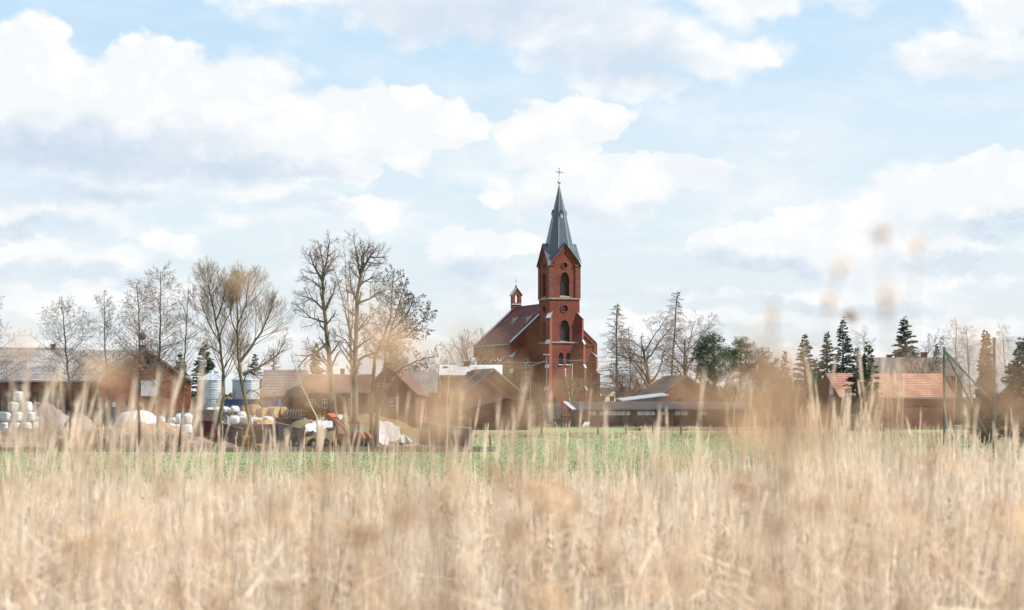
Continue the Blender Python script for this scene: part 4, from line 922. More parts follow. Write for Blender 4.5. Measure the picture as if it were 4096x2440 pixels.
def simple_tree(name, label, px, py_top, Y, spec, r0, m1=None, m2=None, seed=1, cat='tree', lean=0, group=None, buds=None, top=None):
    H = PZ(py_top, Y) if top is None else top
    r_ = random.Random(seed); out = [[], [], []]
    base = Vector((0, 0, 0)); sp = spec
    Ht = H if sp in (ALDER, SPARSE, LARCH, BIRCHT) else H * .52
    grow(out, r_, base, Vector((lean, 0, 1)).normalized(), Ht, r0, 0, sp)
    # scale to the wanted height
    zmax = max(s[5] for l in out for s in l); k = H / zmax
    for l in out:
        for i, s in enumerate(l): l[i] = (s[0] * k, s[1] * k, s[2] * k, s[3] * k, s[4] * k, s[5] * k, s[6], s[7])
    return tree_object(name, label, cat, (PX(px, Y), Y, 0), out, m1 or M_BARK, m2 or M_TWIG, group, buds)
def traced_tree(name, label, Y, limbs, m1, m2, seed, buds=None, group=None, cat='tree'):
    """limbs follow the real trunks: list of dict(path=[(px,py)...], r=(r0,r1), sp, nb, t0, L)"""
    r_ = random.Random(seed); out = [[], [], []]; bx = PX(limbs[0]['path'][0][0], Y); prev = {}
    for li, lb in enumerate(limbs):
        P = []; n = len(lb['path']); yo = lb.get('y0', 0); drift = lb.get('dy', r_.uniform(-1, 1) * .6)
        for i, (px, py) in enumerate(lb['path']): P.append(Vector((PX(px, Y) - bx, yo + drift * i / max(1, n - 1) * (0 if li == 0 else 1), max(PZ(py, Y), 0.0 if i == 0 and li == 0 else .05))))
        if li == 0: P[0].z = -.1
        # resample finely with a little wander
        Q = []
        for i in range(n - 1):
            m_ = max(2, int((P[i + 1] - P[i]).length / .5))
            for j in range(m_):
                q = P[i].lerp(P[i + 1], j / m_)
                if (i or j): q = q + Vector((r_.gauss(0, .018), r_.gauss(0, .03), 0))
                Q.append(q)
        Q.append(P[-1]); N = len(Q); r0, r1 = lb['r']; rad = [r0 + (r1 - r0) * (i / (N - 1)) ** .8 for i in range(N)]
        if li == 0: rad[0] *= 1.35; rad[1] *= 1.1
        for i in range(N - 1): out[0 if lb.get('main', li == 0) else 1].append((*Q[i], *Q[i + 1], rad[i], rad[i + 1]))
        pts = [(Q[i], rad[i], (Q[min(i + 1, N - 1)] - Q[max(i - 1, 0)]).normalized()) for i in range(N)]
        sprout(out, r_, pts, lb['L'], 0, lb['sp'], lb.get('t0', .3), lb['nb'])
    return tree_object(name, label, cat, (bx, Y, 0), out, m1, m2, group, buds)

YR = 147.5
A2 = dict(ALDER, nb=[50, 11, 6], rr=[.34, .45, .55], shape=lambda t: .14 + 1.0 * math.sin(PI * min(1, max(0, t - .1) / .98) ** .75), lr=[.30, .42, .45])
G = 'row of leafless trees along the yard edge'
bd = (.09, .022)
traced_tree('alder_tree', 'leafless alder cut off by the left edge of the picture', YR, [dict(path=[(-45, 1800), (-30, 1500), (-35, 1200)], r=(.12, .025), sp=A2, nb=44, t0=.3, L=7.5)], M_BARK, M_TWIG, 21, bd, G)
traced_tree('alder_tree', 'leafless alder with wide ragged crown before the grey barn roof, first from the left', YR, [dict(path=[(262, 1800), (285, 1640), (270, 1477), (263, 1370), (253, 1262), (246, 1228)], r=(.145, .025), sp=A2, nb=46, t0=.42, L=7.6)], M_BARK, M_TWIG, 22, bd, G)
traced_tree('alder_tree', 'slender leafless alder between the barn chimney and the barn gable', YR, [dict(path=[(442, 1800), (437, 1640), (429, 1483), (420, 1370), (418, 1260), (417, 1186)], r=(.105, .02), sp=A2, nb=40, t0=.45, L=6.6)], M_BARK, M_TWIG, 23, bd, G)
traced_tree('alder_tree', 'leafless alder straight in front of the round barn vent', YR, [dict(path=[(562, 1800), (556, 1640), (559, 1500), (558, 1350), (555, 1240), (545, 1138)], r=(.13, .022), sp=A2, nb=52, t0=.38, L=7.8)], M_BARK, M_TWIG, 24, bd, G)
traced_tree('alder_tree', 'tall leafless alder with egg shaped crown right of the round barn vent', YR, [dict(path=[(622, 1805), (640, 1562), (636, 1450), (640, 1343), (642, 1181), (643, 1085)], r=(.145, .02), sp=A2, nb=60, t0=.36, L=8.0)], M_BARK, M_TWIG, 25, bd, G)
traced_tree('alder_tree', 'thin leafless tree with steep sparse branches left of the willows', YR, [dict(path=[(719, 1805), (735, 1535), (741, 1373), (748, 1266), (755, 1156)], r=(.105, .018), sp=SPARSE, nb=34, t0=.36, L=7.6)], M_BARK, M_TWIGR, 26, None, G)
wl = WILLOWL
traced_tree('willow_tree', 'left willow with pale brush like crown in front of the left silo', YR, [
    dict(path=[(862, 1805), (880, 1670), (894, 1589), (891, 1481), (880, 1373), (864, 1282), (853, 1228)], r=(.19, .04), sp=wl, nb=16, t0=.45, L=5.2),
    dict(path=[(853, 1228), (840, 1170), (836, 1110)], r=(.06, .02), sp=wl, nb=12, t0=.0, L=3.4), dict(path=[(864, 1282), (890, 1220), (905, 1140)], r=(.06, .02), sp=wl, nb=12, t0=.1, L=3.6),
    dict(path=[(880, 1373), (835, 1290), (805, 1200)], r=(.06, .02), sp=wl, nb=12, t0=.2, L=3.6), dict(path=[(893, 1480), (925, 1420), (940, 1400)], r=(.05, .03), sp=wl, nb=5, t0=.3, L=3.0),
    dict(path=[(884, 1420), (850, 1390), (800, 1370)], r=(.05, .015), sp=GNARL, nb=7, t0=.2, L=2.6), dict(path=[(875, 1350), (925, 1240), (945, 1130)], r=(.05, .02), sp=wl, nb=11, t0=.25, L=3.4)], M_BARKW, M_TWIGW, 31, None, G)
traced_tree('willow_tree', 'right willow, crooked and forked, in front of the right silo', YR, [
    dict(path=[(1018, 1805), (999, 1670), (972, 1562), (958, 1481), (948, 1373), (950, 1266), (945, 1158)], r=(.18, .03), sp=wl, nb=20, t0=.42, L=5.0),
    dict(path=[(958, 1449), (999, 1395), (1042, 1330), (1085, 1239)], r=(.12, .03), sp=wl, nb=16, t0=.3, L=4.6), dict(path=[(972, 1500), (1042, 1465), (1107, 1422), (1140, 1360)], r=(.10, .02), sp=GNARL, nb=12, t0=.25, L=3.6),
    dict(path=[(950, 1300), (985, 1220), (1000, 1130)], r=(.06, .02), sp=wl, nb=13, t0=.1, L=3.6), dict(path=[(948, 1340), (925, 1280), (915, 1180)], r=(.05, .02), sp=wl, nb=9, t0=.2, L=3.2), dict(path=[(968, 1540), (990, 1480), (985, 1500)], r=(.05, .03), sp=GNARL, nb=5, t0=.2, L=2.4),
    dict(path=[(975, 1580), (1000, 1560), (1030, 1570), (1050, 1610)], r=(.06, .015), sp=GNARL, nb=6, t0=.3, L=2.2)], M_BARKW, M_TWIGW, 32, None, G)
traced_tree('young_birch', 'thin pale leaning sapling left of the tall twin trees', 150, [dict(path=[(1274, 1800), (1266, 1668), (1228, 1591), (1196, 1514), (1165, 1420)], r=(.09, .02), sp=SPARSE, nb=12, t0=.4, L=3.0)], M_BIRCH, M_TWIGB, 33, None, G)
gn = GNARL; bd2 = (.07, .02)
traced_tree('tall_tree', 'tall dark leafless tree, left of the tall pair near the middle', 158, [
    dict(path=[(1358, 1800), (1337, 1636), (1321, 1476), (1305, 1316), (1292, 1188), (1290, 1124)], r=(.27, .10), sp=dict(gn, shape=lambda t: .9), nb=16, t0=.42, L=3.3),
    dict(path=[(1290, 1124), (1254, 1066), (1234, 1009)], r=(.12, .03), sp=gn, nb=9, t0=.1, L=3.0), dict(path=[(1290, 1124), (1311, 1028), (1322, 960)], r=(.13, .03), sp=gn, nb=10, t0=.1, L=3.0), dict(path=[(1292, 1130), (1290, 1040), (1270, 960)], r=(.09, .03), sp=gn, nb=8, t0=.1, L=2.4),
    dict(path=[(1310, 1370), (1275, 1400), (1228, 1425), (1190, 1470)], r=(.12, .03), sp=gn, nb=9, t0=.3, L=2.8), dict(path=[(1296, 1240), (1250, 1195), (1195, 1180)], r=(.09, .02), sp=gn, nb=9, t0=.2, L=2.8), dict(path=[(1300, 1290), (1240, 1270), (1180, 1215)], r=(.08, .02), sp=gn, nb=10, t0=.2, L=2.8),
    dict(path=[(1293, 1160), (1260, 1130), (1205, 1100)], r=(.07, .02), sp=gn, nb=8, t0=.2, L=2.6), dict(path=[(1322, 1480), (1270, 1420), (1230, 1370)], r=(.08, .02), sp=gn, nb=8, t0=.2, L=2.4), dict(path=[(1300, 1250), (1330, 1180), (1345, 1120)], r=(.07, .02), sp=gn, nb=7, t0=.2, L=2.4), dict(path=[(1330, 1560), (1380, 1600), (1400, 1680)], r=(.05, .02), sp=gn, nb=4, t0=.2, L=1.6)], M_BARK, M_TWIG, 41, bd2)
traced_tree('tall_tree', 'tall dark leafless tree, right of the tall pair, its top swept to the right', 157, [
    dict(path=[(1420, 1800), (1420, 1540), (1420, 1412), (1428, 1284), (1430, 1188), (1446, 1086)], r=(.28, .10), sp=dict(gn, shape=lambda t: .9), nb=15, t0=.42, L=3.3),
    dict(path=[(1446, 1086), (1449, 1028), (1484, 983)], r=(.12, .03), sp=gn, nb=10, t0=.1, L=2.8), dict(path=[(1446, 1086), (1480, 1030), (1540, 1030)], r=(.11, .03), sp=gn, nb=12, t0=.1, L=2.8), dict(path=[(1440, 1100), (1425, 1010), (1415, 940)], r=(.09, .02), sp=gn, nb=9, t0=.1, L=2.4),
    dict(path=[(1430, 1214), (1484, 1194), (1510, 1172), (1545, 1165)], r=(.10, .02), sp=gn, nb=11, t0=.2, L=2.6), dict(path=[(1430, 1210), (1405, 1150), (1395, 1060)], r=(.08, .02), sp=gn, nb=9, t0=.2, L=2.6), dict(path=[(1422, 1450), (1458, 1425), (1510, 1406), (1540, 1380)], r=(.13, .03), sp=gn, nb=9, t0=.3, L=2.8),
    dict(path=[(1425, 1330), (1470, 1290), (1500, 1240)], r=(.08, .02), sp=gn, nb=9, t0=.2, L=2.6), dict(path=[(1436, 1140), (1490, 1110), (1520, 1120)], r=(.07, .02), sp=gn, nb=9, t0=.2, L=2.4), dict(path=[(1420, 1420), (1380, 1360), (1330, 1330)], r=(.08, .02), sp=gn, nb=7, t0=.2, L=2.4)], M_BARK, M_TWIG, 42, bd2)
traced_tree('pale_birch', 'pale slim two stemmed tree between the tall pair', 160, [
    dict(path=[(1408, 1790), (1406, 1600), (1405, 1440), (1398, 1297), (1385, 1120), (1375, 962)], r=(.15, .02), sp=SPARSE, nb=30, t0=.3, L=6.0), dict(path=[(1400, 1330), (1372, 1200), (1335, 1070), (1318, 1000)], r=(.09, .02), sp=SPARSE, nb=20, t0=.2, L=5.0),
    dict(path=[(1405, 1460), (1360, 1390), (1325, 1330)], r=(.07, .02), sp=SPARSE, nb=8, t0=.2, L=4.0), dict(path=[(1403, 1400), (1412, 1200), (1440, 980)], r=(.07, .02), sp=SPARSE, nb=18, t0=.2, L=5.0)], M_BIRCH, M_TWIGB, 43, (.2, .03))
traced_tree('leaning_alder', 'leafless alder leaning right with several stems, right of the tall pair', 159, [
    dict(path=[(1490, 1800), (1487, 1668), (1497, 1431), (1535, 1348), (1561, 1271), (1570, 1156), (1578, 1075)], r=(.22, .03), sp=A2, nb=34, t0=.5, L=7.0),
    dict(path=[(1505, 1790), (1510, 1668), (1535, 1527), (1542, 1412), (1568, 1300), (1600, 1200), (1625, 1120)], r=(.20, .03), sp=A2, nb=30, t0=.5, L=6.5, main=True), dict(path=[(1545, 1400), (1574, 1361), (1631, 1342), (1690, 1280), (1714, 1252)], r=(.09, .02), sp=gn, nb=14, t0=.25, L=3.2),
    dict(path=[(1512, 1640), (1574, 1502), (1612, 1470), (1670, 1444), (1740, 1425)], r=(.12, .03), sp=gn, nb=13, t0=.3, L=3.0), dict(path=[(1560, 1330), (1620, 1270), (1660, 1190)], r=(.08, .02), sp=gn, nb=12, t0=.2, L=3.0), dict(path=[(1555, 1350), (1640, 1310), (1700, 1330)], r=(.06, .02), sp=gn, nb=9, t0=.2, L=3.0)], M_BARK, M_TWIGR, 44, (.3, .04))
traced_tree('sapling', 'thin bare sapling standing at the dark boarded wall', 160, [dict(path=[(1788, 1798), (1789, 1604), (1796, 1500), (1802, 1440)], r=(.07, .015), sp=SPARSE, nb=12, t0=.5, L=3.0)], M_BIRCH, M_TWIGB, 45)
# behind the buildings and round the church
def far_tree(name, label, px, top, Y, sp, r0, m1, m2, seed, buds=None): return simple_tree(name, label, px, top, Y, sp, r0, m1, m2, seed, buds=buds)
far_tree('linden_tree', 'round bare tree to the left of the church nave', 1865, 1312, 360, ROUND, .32, M_BARK, M_TWIGR, 51)
far_tree('bare_tree', 'smaller bare tree behind the pale corrugated roof', 1755, 1400, 350, ROUND, .22, M_BARK, M_TWIGR, 52)
far_tree('bare_tree', 'bare tree close against the dim nave corner, left of the church', 1945, 1400, 345, ROUND, .2, M_BARK, M_TWIGR, 53)
far_tree('bare_tree', 'bare tree behind the roofs right of the tall trees', 1650, 1420, 345, ROUND, .22, M_BARK, M_TWIGR, 54)
far_tree('larch_tree', 'brownish leafless larch behind the tiled barn roof', 1092, 1395, 340, LARCH, .2, M_BARK, M_TWIGW, 55)
far_tree('bare_tree', 'brown thicket tree in front of the tower, left of the front buttress', 2152, 1432, 340, BUSH, .16, M_BARK, M_TWIGR, 56)
far_tree('apple_tree', 'gnarled bare fruit tree low in front of the church tower', 2280, 1488, 318, dict(OAKISH, lr=[.8, .6, .5, .45]), .22, M_BARKW, M_TWIGW, 57)
far_tree('larch_tree', 'tall bare larch standing alone right of the church', 2474, 1216, 345, LARCH, .26, M_BARK, M_TWIG, 61, (.5, .05))
far_tree('larch_tree', 'tallest bare larch in the group right of the church', 2682, 1166, 365, LARCH, .26, M_BARK, M_TWIG, 62, (.5, .05))
far_tree('larch_tree', 'slim bare larch close beside the lone larch', 2522, 1312, 350, dict(LARCH, nb=[70, 20]), .16, M_BARK, M_TWIG, 63, (.4, .05))
far_tree('larch_tree', 'slim bare larch between the small larch and the broad bare tree', 2566, 1330, 360, dict(LARCH, nb=[70, 20]), .16, M_BARK, M_TWIG, 64, (.4, .05))
far_tree('linden_tree', 'broad bare tree in the middle of the group right of the church', 2616, 1232, 350, OAKISH, .50, M_BARK, M_TWIG, 65)
far_tree('linden_tree', 'broad bare tree on the right of the group, leaning over the pine', 2728, 1222, 352, OAKISH, .42, M_BARK, M_TWIG, 66)
far_tree('bare_tree', 'bare tree low beside the pine, right end of the bare group', 2800, 1335, 358, ROUND, .25, M_BARK, M_TWIGR, 67)
far_tree('forked_tree', 'bare V-forked tree at the foot of the larches', 2508, 1440, 342, dict(ROUND, ang=[30, 40, 44, 46]), .28, M_BARK, M_TWIGR, 68)
far_tree('apple_tree', 'pale twisted bare tree standing at the right end of the long shed', 2934, 1432, 296, OAKISH, .16, M_BIRCH, M_TWIGW, 69)
far_tree('birch_tree', 'slim white birch in front of the spruces, left of the orange roof', 3205, 1460, 280, BIRCHT, .12, M_BIRCH, M_TWIGB, 71)
far_tree('birch_tree', 'weeping birch behind the two dark spruces by the orange roof', 3465, 1300, 330, BIRCHT, .2, M_BIRCH, M_TWIGB, 72)
far_tree('bare_tree', 'bare tree before the big dark roof on the right', 3704, 1312, 318, ROUND, .24, M_BARK, M_TWIGR, 73)
far_tree('birch_tree', 'pale weeping birch beyond the fence corner', 3810, 1268, 315, BIRCHT, .2, M_BIRCH, M_TWIGB, 74)
far_tree('birch_tree', 'second pale birch further right beyond the fence', 3890, 1300, 320, BIRCHT, .2, M_BIRCH, M_TWIGB, 75)
far_tree('birch_tree', 'pale birch at the right edge behind the wire mesh', 4040, 1290, 325, BIRCHT, .18, M_BIRCH, M_TWIGB, 76)
for px, top, Y, sd, lb in ((3060, 1480, 300, 81, 'grey bare bush right of the pale twisted tree'), (3120, 1500, 285, 82, 'grey bare bush left of the white birch'), (3285, 1540, 282, 83, 'bare bush at the corner of the orange roofed barn'), (3560, 1610, 262, 84, 'bare bush low against the dark barn wall'),
                           (1690, 1545, 285, 85, 'tangled bare shrub beside the gabled house right end'), (860, 1610, 255, 86, 'bare shrub in front of the silos'), (1115, 1560, 290, 87, 'bare shrub before the tiled barn'), (2960, 1620, 300, 88, 'bare shrub before the end of the long shed'), (3870, 1480, 290, 89, 'bare shrub under the weeping birches'), (3400, 1600, 272, 90, 'bare shrub at the foot of the dark spruces'),
                           (2170, 1650, 312, 91, 'thin bare shrub at the grey fence panels')):
    far_tree('bare_shrub', lb, px, top, Y, BUSH, .07, M_TWIGR, M_TWIGR if sd != 83 else M_TWIGW, sd)['category'] = 'shrub'

# conifers: needle sprays on drooping boughs
M_SPRUCE = tint_mat('spruce needles', (0.028, 0.046, 0.026), (0.085, 0.122, 0.062), rough=.6, trans=.12)
M_SPRUCEB = tint_mat('blue spruce needles', (0.042, 0.060, 0.048), (0.115, 0.150, 0.118), rough=.6, trans=.12)
M_PINE = tint_mat('pine needles', (0.030, 0.052, 0.026), (0.092, 0.132, 0.060), rough=.6, trans=.12)
M_THUJA = tint_mat('thuja foliage', (0.035, 0.048, 0.018), (0.10, 0.11, 0.042), rough=.7, trans=.12)
def sprays(c_, dirs, ln, wd, r_):
    """needle-covered twigs as kite shaped faces: centre, direction, length, width"""
    n = len(c_); side = np.cross(dirs, r_.normal(0, 1, (n, 3))); side /= np.linalg.norm(side, axis=1, keepdims=True) + 1e-9
    a = c_; b = c_ + dirs * (ln * .45)[:, None] + side * wd[:, None]; d = c_ + dirs * (ln * .45)[:, None] - side * wd[:, None]; e = c_ + dirs * ln[:, None] - np.array([0, 0, .12]) * ln[:, None]
    V = np.stack([a, b, e, d], 1).reshape(-1, 3); i = np.arange(n)[:, None] * 4
    return V, i + np.array([[0, 1, 2, 3]])
def conifer(name, label, px, py_top, Y, rad, m, seed, droop=.35, top=None, z0=.3, dens=1.0, gap=.0, cat='tree', open_=1.0):
    H = PZ(py_top, Y) if top is None else top; r_ = np.random.default_rng(seed); t = thing(name, label, cat, (PX(px, Y), Y, 0))
    S = [(0, 0, -.1, 0, 0, H * .5, .022 * H, .014 * H), (0, 0, H * .5, 0, 0, H * .97, .014 * H, .02)]
    C, D, Ln, Wd, T = [], [], [], [], []
    nb = int(H * 19 * dens)
    for k in range(nb):
        f = (k + r_.random()) / nb; z = z0 + (H - z0) * f ** .92; ff = (z - z0) / (H - z0)
        if r_.random() < gap: continue
        L = rad * 1.3 * ((1 - ff) ** .8 * .95 + .03) * r_.uniform(.62, 1.12); a = r_.random() * 2 * PI
        if L < .08: continue
        an = .45 * ff - droop * (1 - ff)              # lower boughs hang, upper ones rise
        d = np.array([math.cos(a), math.sin(a), an]); d /= np.linalg.norm(d)
        z = max(z0, z + r_.normal(0, .22)); S.append((0, 0, z, *(np.array([0, 0, z]) + d * L * .9), max(.012, .01 * L), .008))
        m_ = max(7, int(L * 24 * open_)); u_ = r_.random(m_) ** .7
        base = np.array([0, 0, z]) + d[None] * (u_ * L)[:, None] + np.array([0, 0, 1]) * (.10 * L * np.sin(u_ * PI) - .0)[:, None]
        perp_ = np.array([-d[1], d[0], 0]); sgn = r_.choice([-1, 1], m_)
        dd = d[None] * r_.uniform(.5, 1.0, m_)[:, None] + perp_[None] * (sgn * r_.uniform(.3, 1.0, m_))[:, None] + np.array([0, 0, 1])[None] * r_.normal(-.22, .22, m_)[:, None]
        dd /= np.linalg.norm(dd, axis=1, keepdims=True)
        C.append(base); D.append(dd); Ln.append(r_.uniform(.28, .62, m_) * (.5 + .5 * min(1, L))); Wd.append(r_.uniform(.045, .105, m_)); T.append(np.repeat(np.clip(r_.normal(.45, .25, m_) + .25 * (u_ - .5), 0, 1), 4))
    m_ = 14; C.append(np.tile([0, 0, H * .965], (m_, 1))); dd = r_.normal(0, .5, (m_, 3)); dd[:, 2] = np.abs(dd[:, 2]) + .4; dd /= np.linalg.norm(dd, axis=1, keepdims=True); D.append(dd); Ln.append(np.full(m_, .04 * H)); Wd.append(np.full(m_, .03)); T.append(np.full(m_ * 4, .6))
    V, F = tubes_np(S[:2], 7); np_mesh('trunk', V, [F], M_BARK, t)
    V, F = tubes_np(S[2:], 3); np_mesh('branches', V, [F], M_TWIG, t)
    V, F = sprays(np.concatenate(C), np.concatenate(D), np.concatenate(Ln), np.concatenate(Wd), r_); np_mesh('crown', V, [F], m, t, tint=np.concatenate(T))
    return t
def pine(name, label, px, py_top, py_bot, px0, px1, Y, seed, n=60, m=None):
    """irregular pine: needle tufts in clumps at the ends of crooked boughs"""
    r_ = np.random.default_rng(seed); H = PZ(py_top, Y); zb = PZ(py_bot, Y); t = thing(name, label, 'tree', (PX(px, Y), Y, 0))
    x0, x1 = PX(px0, Y) - PX(px, Y), PX(px1, Y) - PX(px, Y); rx = (x1 - x0) / 2; xc = (x0 + x1) / 2
    S = [(0, 0, -.1, 0, 0, (H + zb) / 2, .2, .14), (0, 0, (H + zb) / 2, xc * .6, 0, H - .6, .14, .03)]; C, D, Ln, Wd, T = [], [], [], [], []
    for k in range(n):
        v = r_.normal(0, 1, 3); v /= np.linalg.norm(v); v *= r_.uniform(.45, 1.0) ; zc = (H + zb) / 2
        c_ = np.array([xc + v[0] * rx * (1 - .25 * max(0, v[2])), v[1] * rx * .9, zc + v[2] * (H - zb) / 2])
        S.append((xc * .4, 0, max(zb * .8, c_[2] - .9 * abs(v[0]) * rx * .6 - .4), *c_, .05, .015))
        cr = r_.uniform(.55, 1.0); m_ = 130
        o = r_.normal(0, 1, (m_, 3)); o /= np.linalg.norm(o, axis=1, keepdims=True); o[:, 2] = o[:, 2] * .6 + .15
        C.append(c_ + o * cr * r_.uniform(.3, 1, (m_, 1))); d = o + r_.normal(0, .35, (m_, 3)) + np.array([0, 0, .25]); D.append(d / np.linalg.norm(d, axis=1, keepdims=True)); Ln.append(r_.uniform(.18, .34, m_)); Wd.append(r_.uniform(.03, .06, m_)); T.append(np.repeat(np.clip(r_.normal(.45, .22, m_) + .3 * r_.normal(0, .4), 0, 1), 4))
    V, F = tubes_np(S[:2], 7); np_mesh('trunk', V, [F], M_BARK, t)
    V, F = tubes_np(S[2:], 4); np_mesh('branches', V, [F], M_BARK, t)
    V, F = sprays(np.concatenate(C), np.concatenate(D), np.concatenate(Ln), np.concatenate(Wd), r_); np_mesh('crown', V, [F], m or M_PINE, t, tint=np.concatenate(T))
    return t
conifer('spruce_tree', 'dark spruce behind the brick barn gable, left of the silos', 818, 1378, 305, 2.9, M_SPRUCE, 1)
conifer('spruce_tree', 'small dark spruce showing above the right slope of the barn gable', 722, 1412, 315, 1.9, M_SPRUCE, 2)
conifer('spruce_tree', 'small spruce behind the right silo', 1018, 1420, 320, 1.9, M_SPRUCEB, 3)
conifer('spruce_tree', 'dark spruce just left of the tall tree pair', 1262, 1374, 312, 1.5, M_SPRUCE, 4)
conifer('spruce_tree', 'broad spruce behind the leaning alder', 1572, 1385, 335, 2.6, M_SPRUCE, 5)
conifer('spruce_tree', 'slim young spruce at the cottage roof below the nave', 2028, 1448, 325, .95, M_THUJA, 6, open_=.7)
pine('pine_tree', 'dark green bushy pine right of the bare trees', 2858, 1338, 1545, 2765, 2935, 335, 7, 100)
pine('pine_tree', 'lighter pine just right of the bushy pine', 2962, 1342, 1520, 2905, 3020, 340, 8, 60, M_PINE)
pine('pine_tree', 'low dim pine in the brown veil left of the spruces', 3040, 1385, 1560, 2985, 3100, 330, 9, 50)
conifer('spruce_tree', 'dark pointed spruce standing alone left of the two pale spruces', 3219, 1336, 300, 2.3, M_SPRUCEB, 10, gap=.1)
conifer('spruce_tree', 'small young spruce left of the pointed spruce', 3140, 1408, 298, 1.3, M_SPRUCEB, 11)
conifer('spruce_tree', 'shorter of the two pale spruces left of the orange roof', 3309, 1332, 310, 2.1, M_SPRUCEB, 12, gap=.1)
conifer('spruce_tree', 'taller of the two pale spruces left of the orange roof', 3372, 1280, 308, 2.3, M_SPRUCEB, 13, gap=.1)
conifer('spruce_tree', 'dark spruce in front of the orange roof, left of two', 3428, 1392, 262, 1.7, M_SPRUCE, 14)
conifer('spruce_tree', 'dark spruce in front of the orange roof, right of two', 3472, 1376, 260, 2.0, M_SPRUCE, 15)
conifer('fir_tree', 'tall open fir in tiers above the big dark roof', 3620, 1272, 360, 2.6, M_SPRUCE, 16, droop=.05, z0=6.5, dens=.55, open_=1.3)
conifer('fir_tree', 'small fir right of the chimneys on the big dark roof', 3748, 1380, 352, 1.4, M_SPRUCEB, 17)
conifer('thuja_tree', 'narrow column thuja left of the second fence post', 3944, 1332, 160, .85, M_THUJA, 18, droop=-.6, dens=2.2, open_=1.6)
conifer('thuja_tree', 'broad dark conifer at the right edge behind the mesh', 4085, 1368, 165, 1.75, M_SPRUCE, 19, droop=-.2, dens=1.6)
conifer('thuja_tree', 'small clipped thuja at the grey fence panels', 2156, 1598, 316, .55, M_THUJA, 20, droop=-.7, dens=3, open_=2)
conifer('thuja_tree', 'small slim thuja left of the clipped one, by the downpipe', 2098, 1578, 322, .42, M_THUJA, 21, droop=-.7, dens=2.5, open_=2)
conifer('thuja_tree', 'dark yew at the foot of the front buttress', 2214, 1588, 322, .7, M_SPRUCE, 22, droop=-.5, dens=2.5, open_=2)
conifer('thuja_tree', 'slim thuja above the shed roof at the right church corner', 2388, 1568, 330, .38, M_THUJA, 23, droop=-.7, dens=2.5, open_=2)
conifer('thuja_tree', 'dark bush beside the foot of the lone larch', 2490, 1545, 350, 1.0, M_SPRUCE, 24, droop=-.3, dens=2, open_=1.6)
conifer('thuja_tree', 'dark conifer bush left of the brick annex', 2548, 1518, 350, 1.1, M_SPRUCE, 25, droop=-.1, dens=1.8)
# clipped yellowish hedge before the farmhouse
def hedge(name, label, px0, px1, py, Y, m, seed, dpt=1.6, thin=False):
    r_ = np.random.default_rng(seed); x0, x1 = PX(px0, Y), PX(px1, Y); h = PZ(py, Y); n = int((x1 - x0) * dpt * h * (150 if thin else 130))
    c_ = r_.uniform(0, 1, (n, 3)); xx = c_[:, 0] * 2 - 1; c_[:, 0] = xx * (x1 - x0) / 2; c_[:, 1] = (c_[:, 1] - .5) * dpt
    X_ = c_[:, 0]; ol = (1 - .35 * np.abs(xx) ** 3) * (.80 + .16 * np.sin(X_ * 1.9 + seed) + .10 * np.sin(X_ * 4.7 + seed * 2) + .07 * np.sin(X_ * 11 + seed)) if m is not M_HEDGE else (1 - .45 * np.abs(xx) ** 2.5) * (1 + .06 * np.sin(xx * 9))
    c_[:, 2] = c_[:, 2] ** (.9 if thin else .8) * h * ol
    d = r_.normal(0, 1, (n, 3)); d[:, 2] = np.abs(d[:, 2]) * (2.2 if thin else 1); d /= np.linalg.norm(d, axis=1, keepdims=True)
    V, F = sprays(c_, d, r_.uniform(.3, .9, n) if thin else r_.uniform(.14, .3, n), r_.uniform(.008, .018, n) if thin else r_.uniform(.04, .09, n), r_); o = np_mesh(name, V, [F], m, None, tint=np.repeat(r_.random(n), 4)); o.location = ((x0 + x1) / 2, Y, 0)
    return tag(o, label, 'hedge' if name == 'hedge' else 'shrub')
M_HEDGE = tint_mat('yellow green hedge', (0.085, 0.062, 0.014), (0.22, 0.155, 0.035), rough=.8, trans=.2)
hedge('hedge', 'olive yellow rounded bush in front of the farmhouse windows', 1206, 1300, 1607, 285, M_HEDGE, 2)
conifer('spruce_tree', 'dim low spruce in the scrub, right of the low dim pine', 3105, 1432, 326, 1.7, M_SPRUCEB, 26)
conifer('spruce_tree', 'squat dim spruce between the pointed spruce and the white birch', 3262, 1440, 322, 1.8, M_SPRUCEB, 27)
M_EVER = tint_mat('evergreen shrub', (0.028, 0.042, 0.022), (0.10, 0.12, 0.062), rough=.8, trans=.15)
M_BRSH = tint_mat('leafless scrub', (0.10, 0.075, 0.055), (0.235, 0.185, 0.14), rough=.9, trans=.1)
hedge('shrub', 'dark evergreen thicket under the pines, behind the end of the long shed', 2790, 2990, 1520, 332, M_EVER, 31, 2.0)
hedge('shrub', 'brownish scrub mass between the pines and the pointed spruce', 2965, 3190, 1475, 334, M_BRSH, 32, 1.8, True)
hedge('shrub', 'evergreen scrub below the two pale spruces, left of the orange roof', 3180, 3345, 1520, 318, M_EVER, 33, 1.8)
hedge('shrub', 'low grey scrub in front of the pines beside the pale twisted tree', 2990, 3160, 1590, 296, M_BRSH, 34, 1.6, True)
hedge('shrub', 'grey scrub mass right of the orange roofed barn behind the mesh fence', 3850, 4140, 1560, 300, M_BRSH, 35, 1.8, True)
hedge('shrub', 'low leafless scrub behind the roofs left of the church', 1600, 1800, 1480, 350, M_BRSH, 36, 1.5, True)
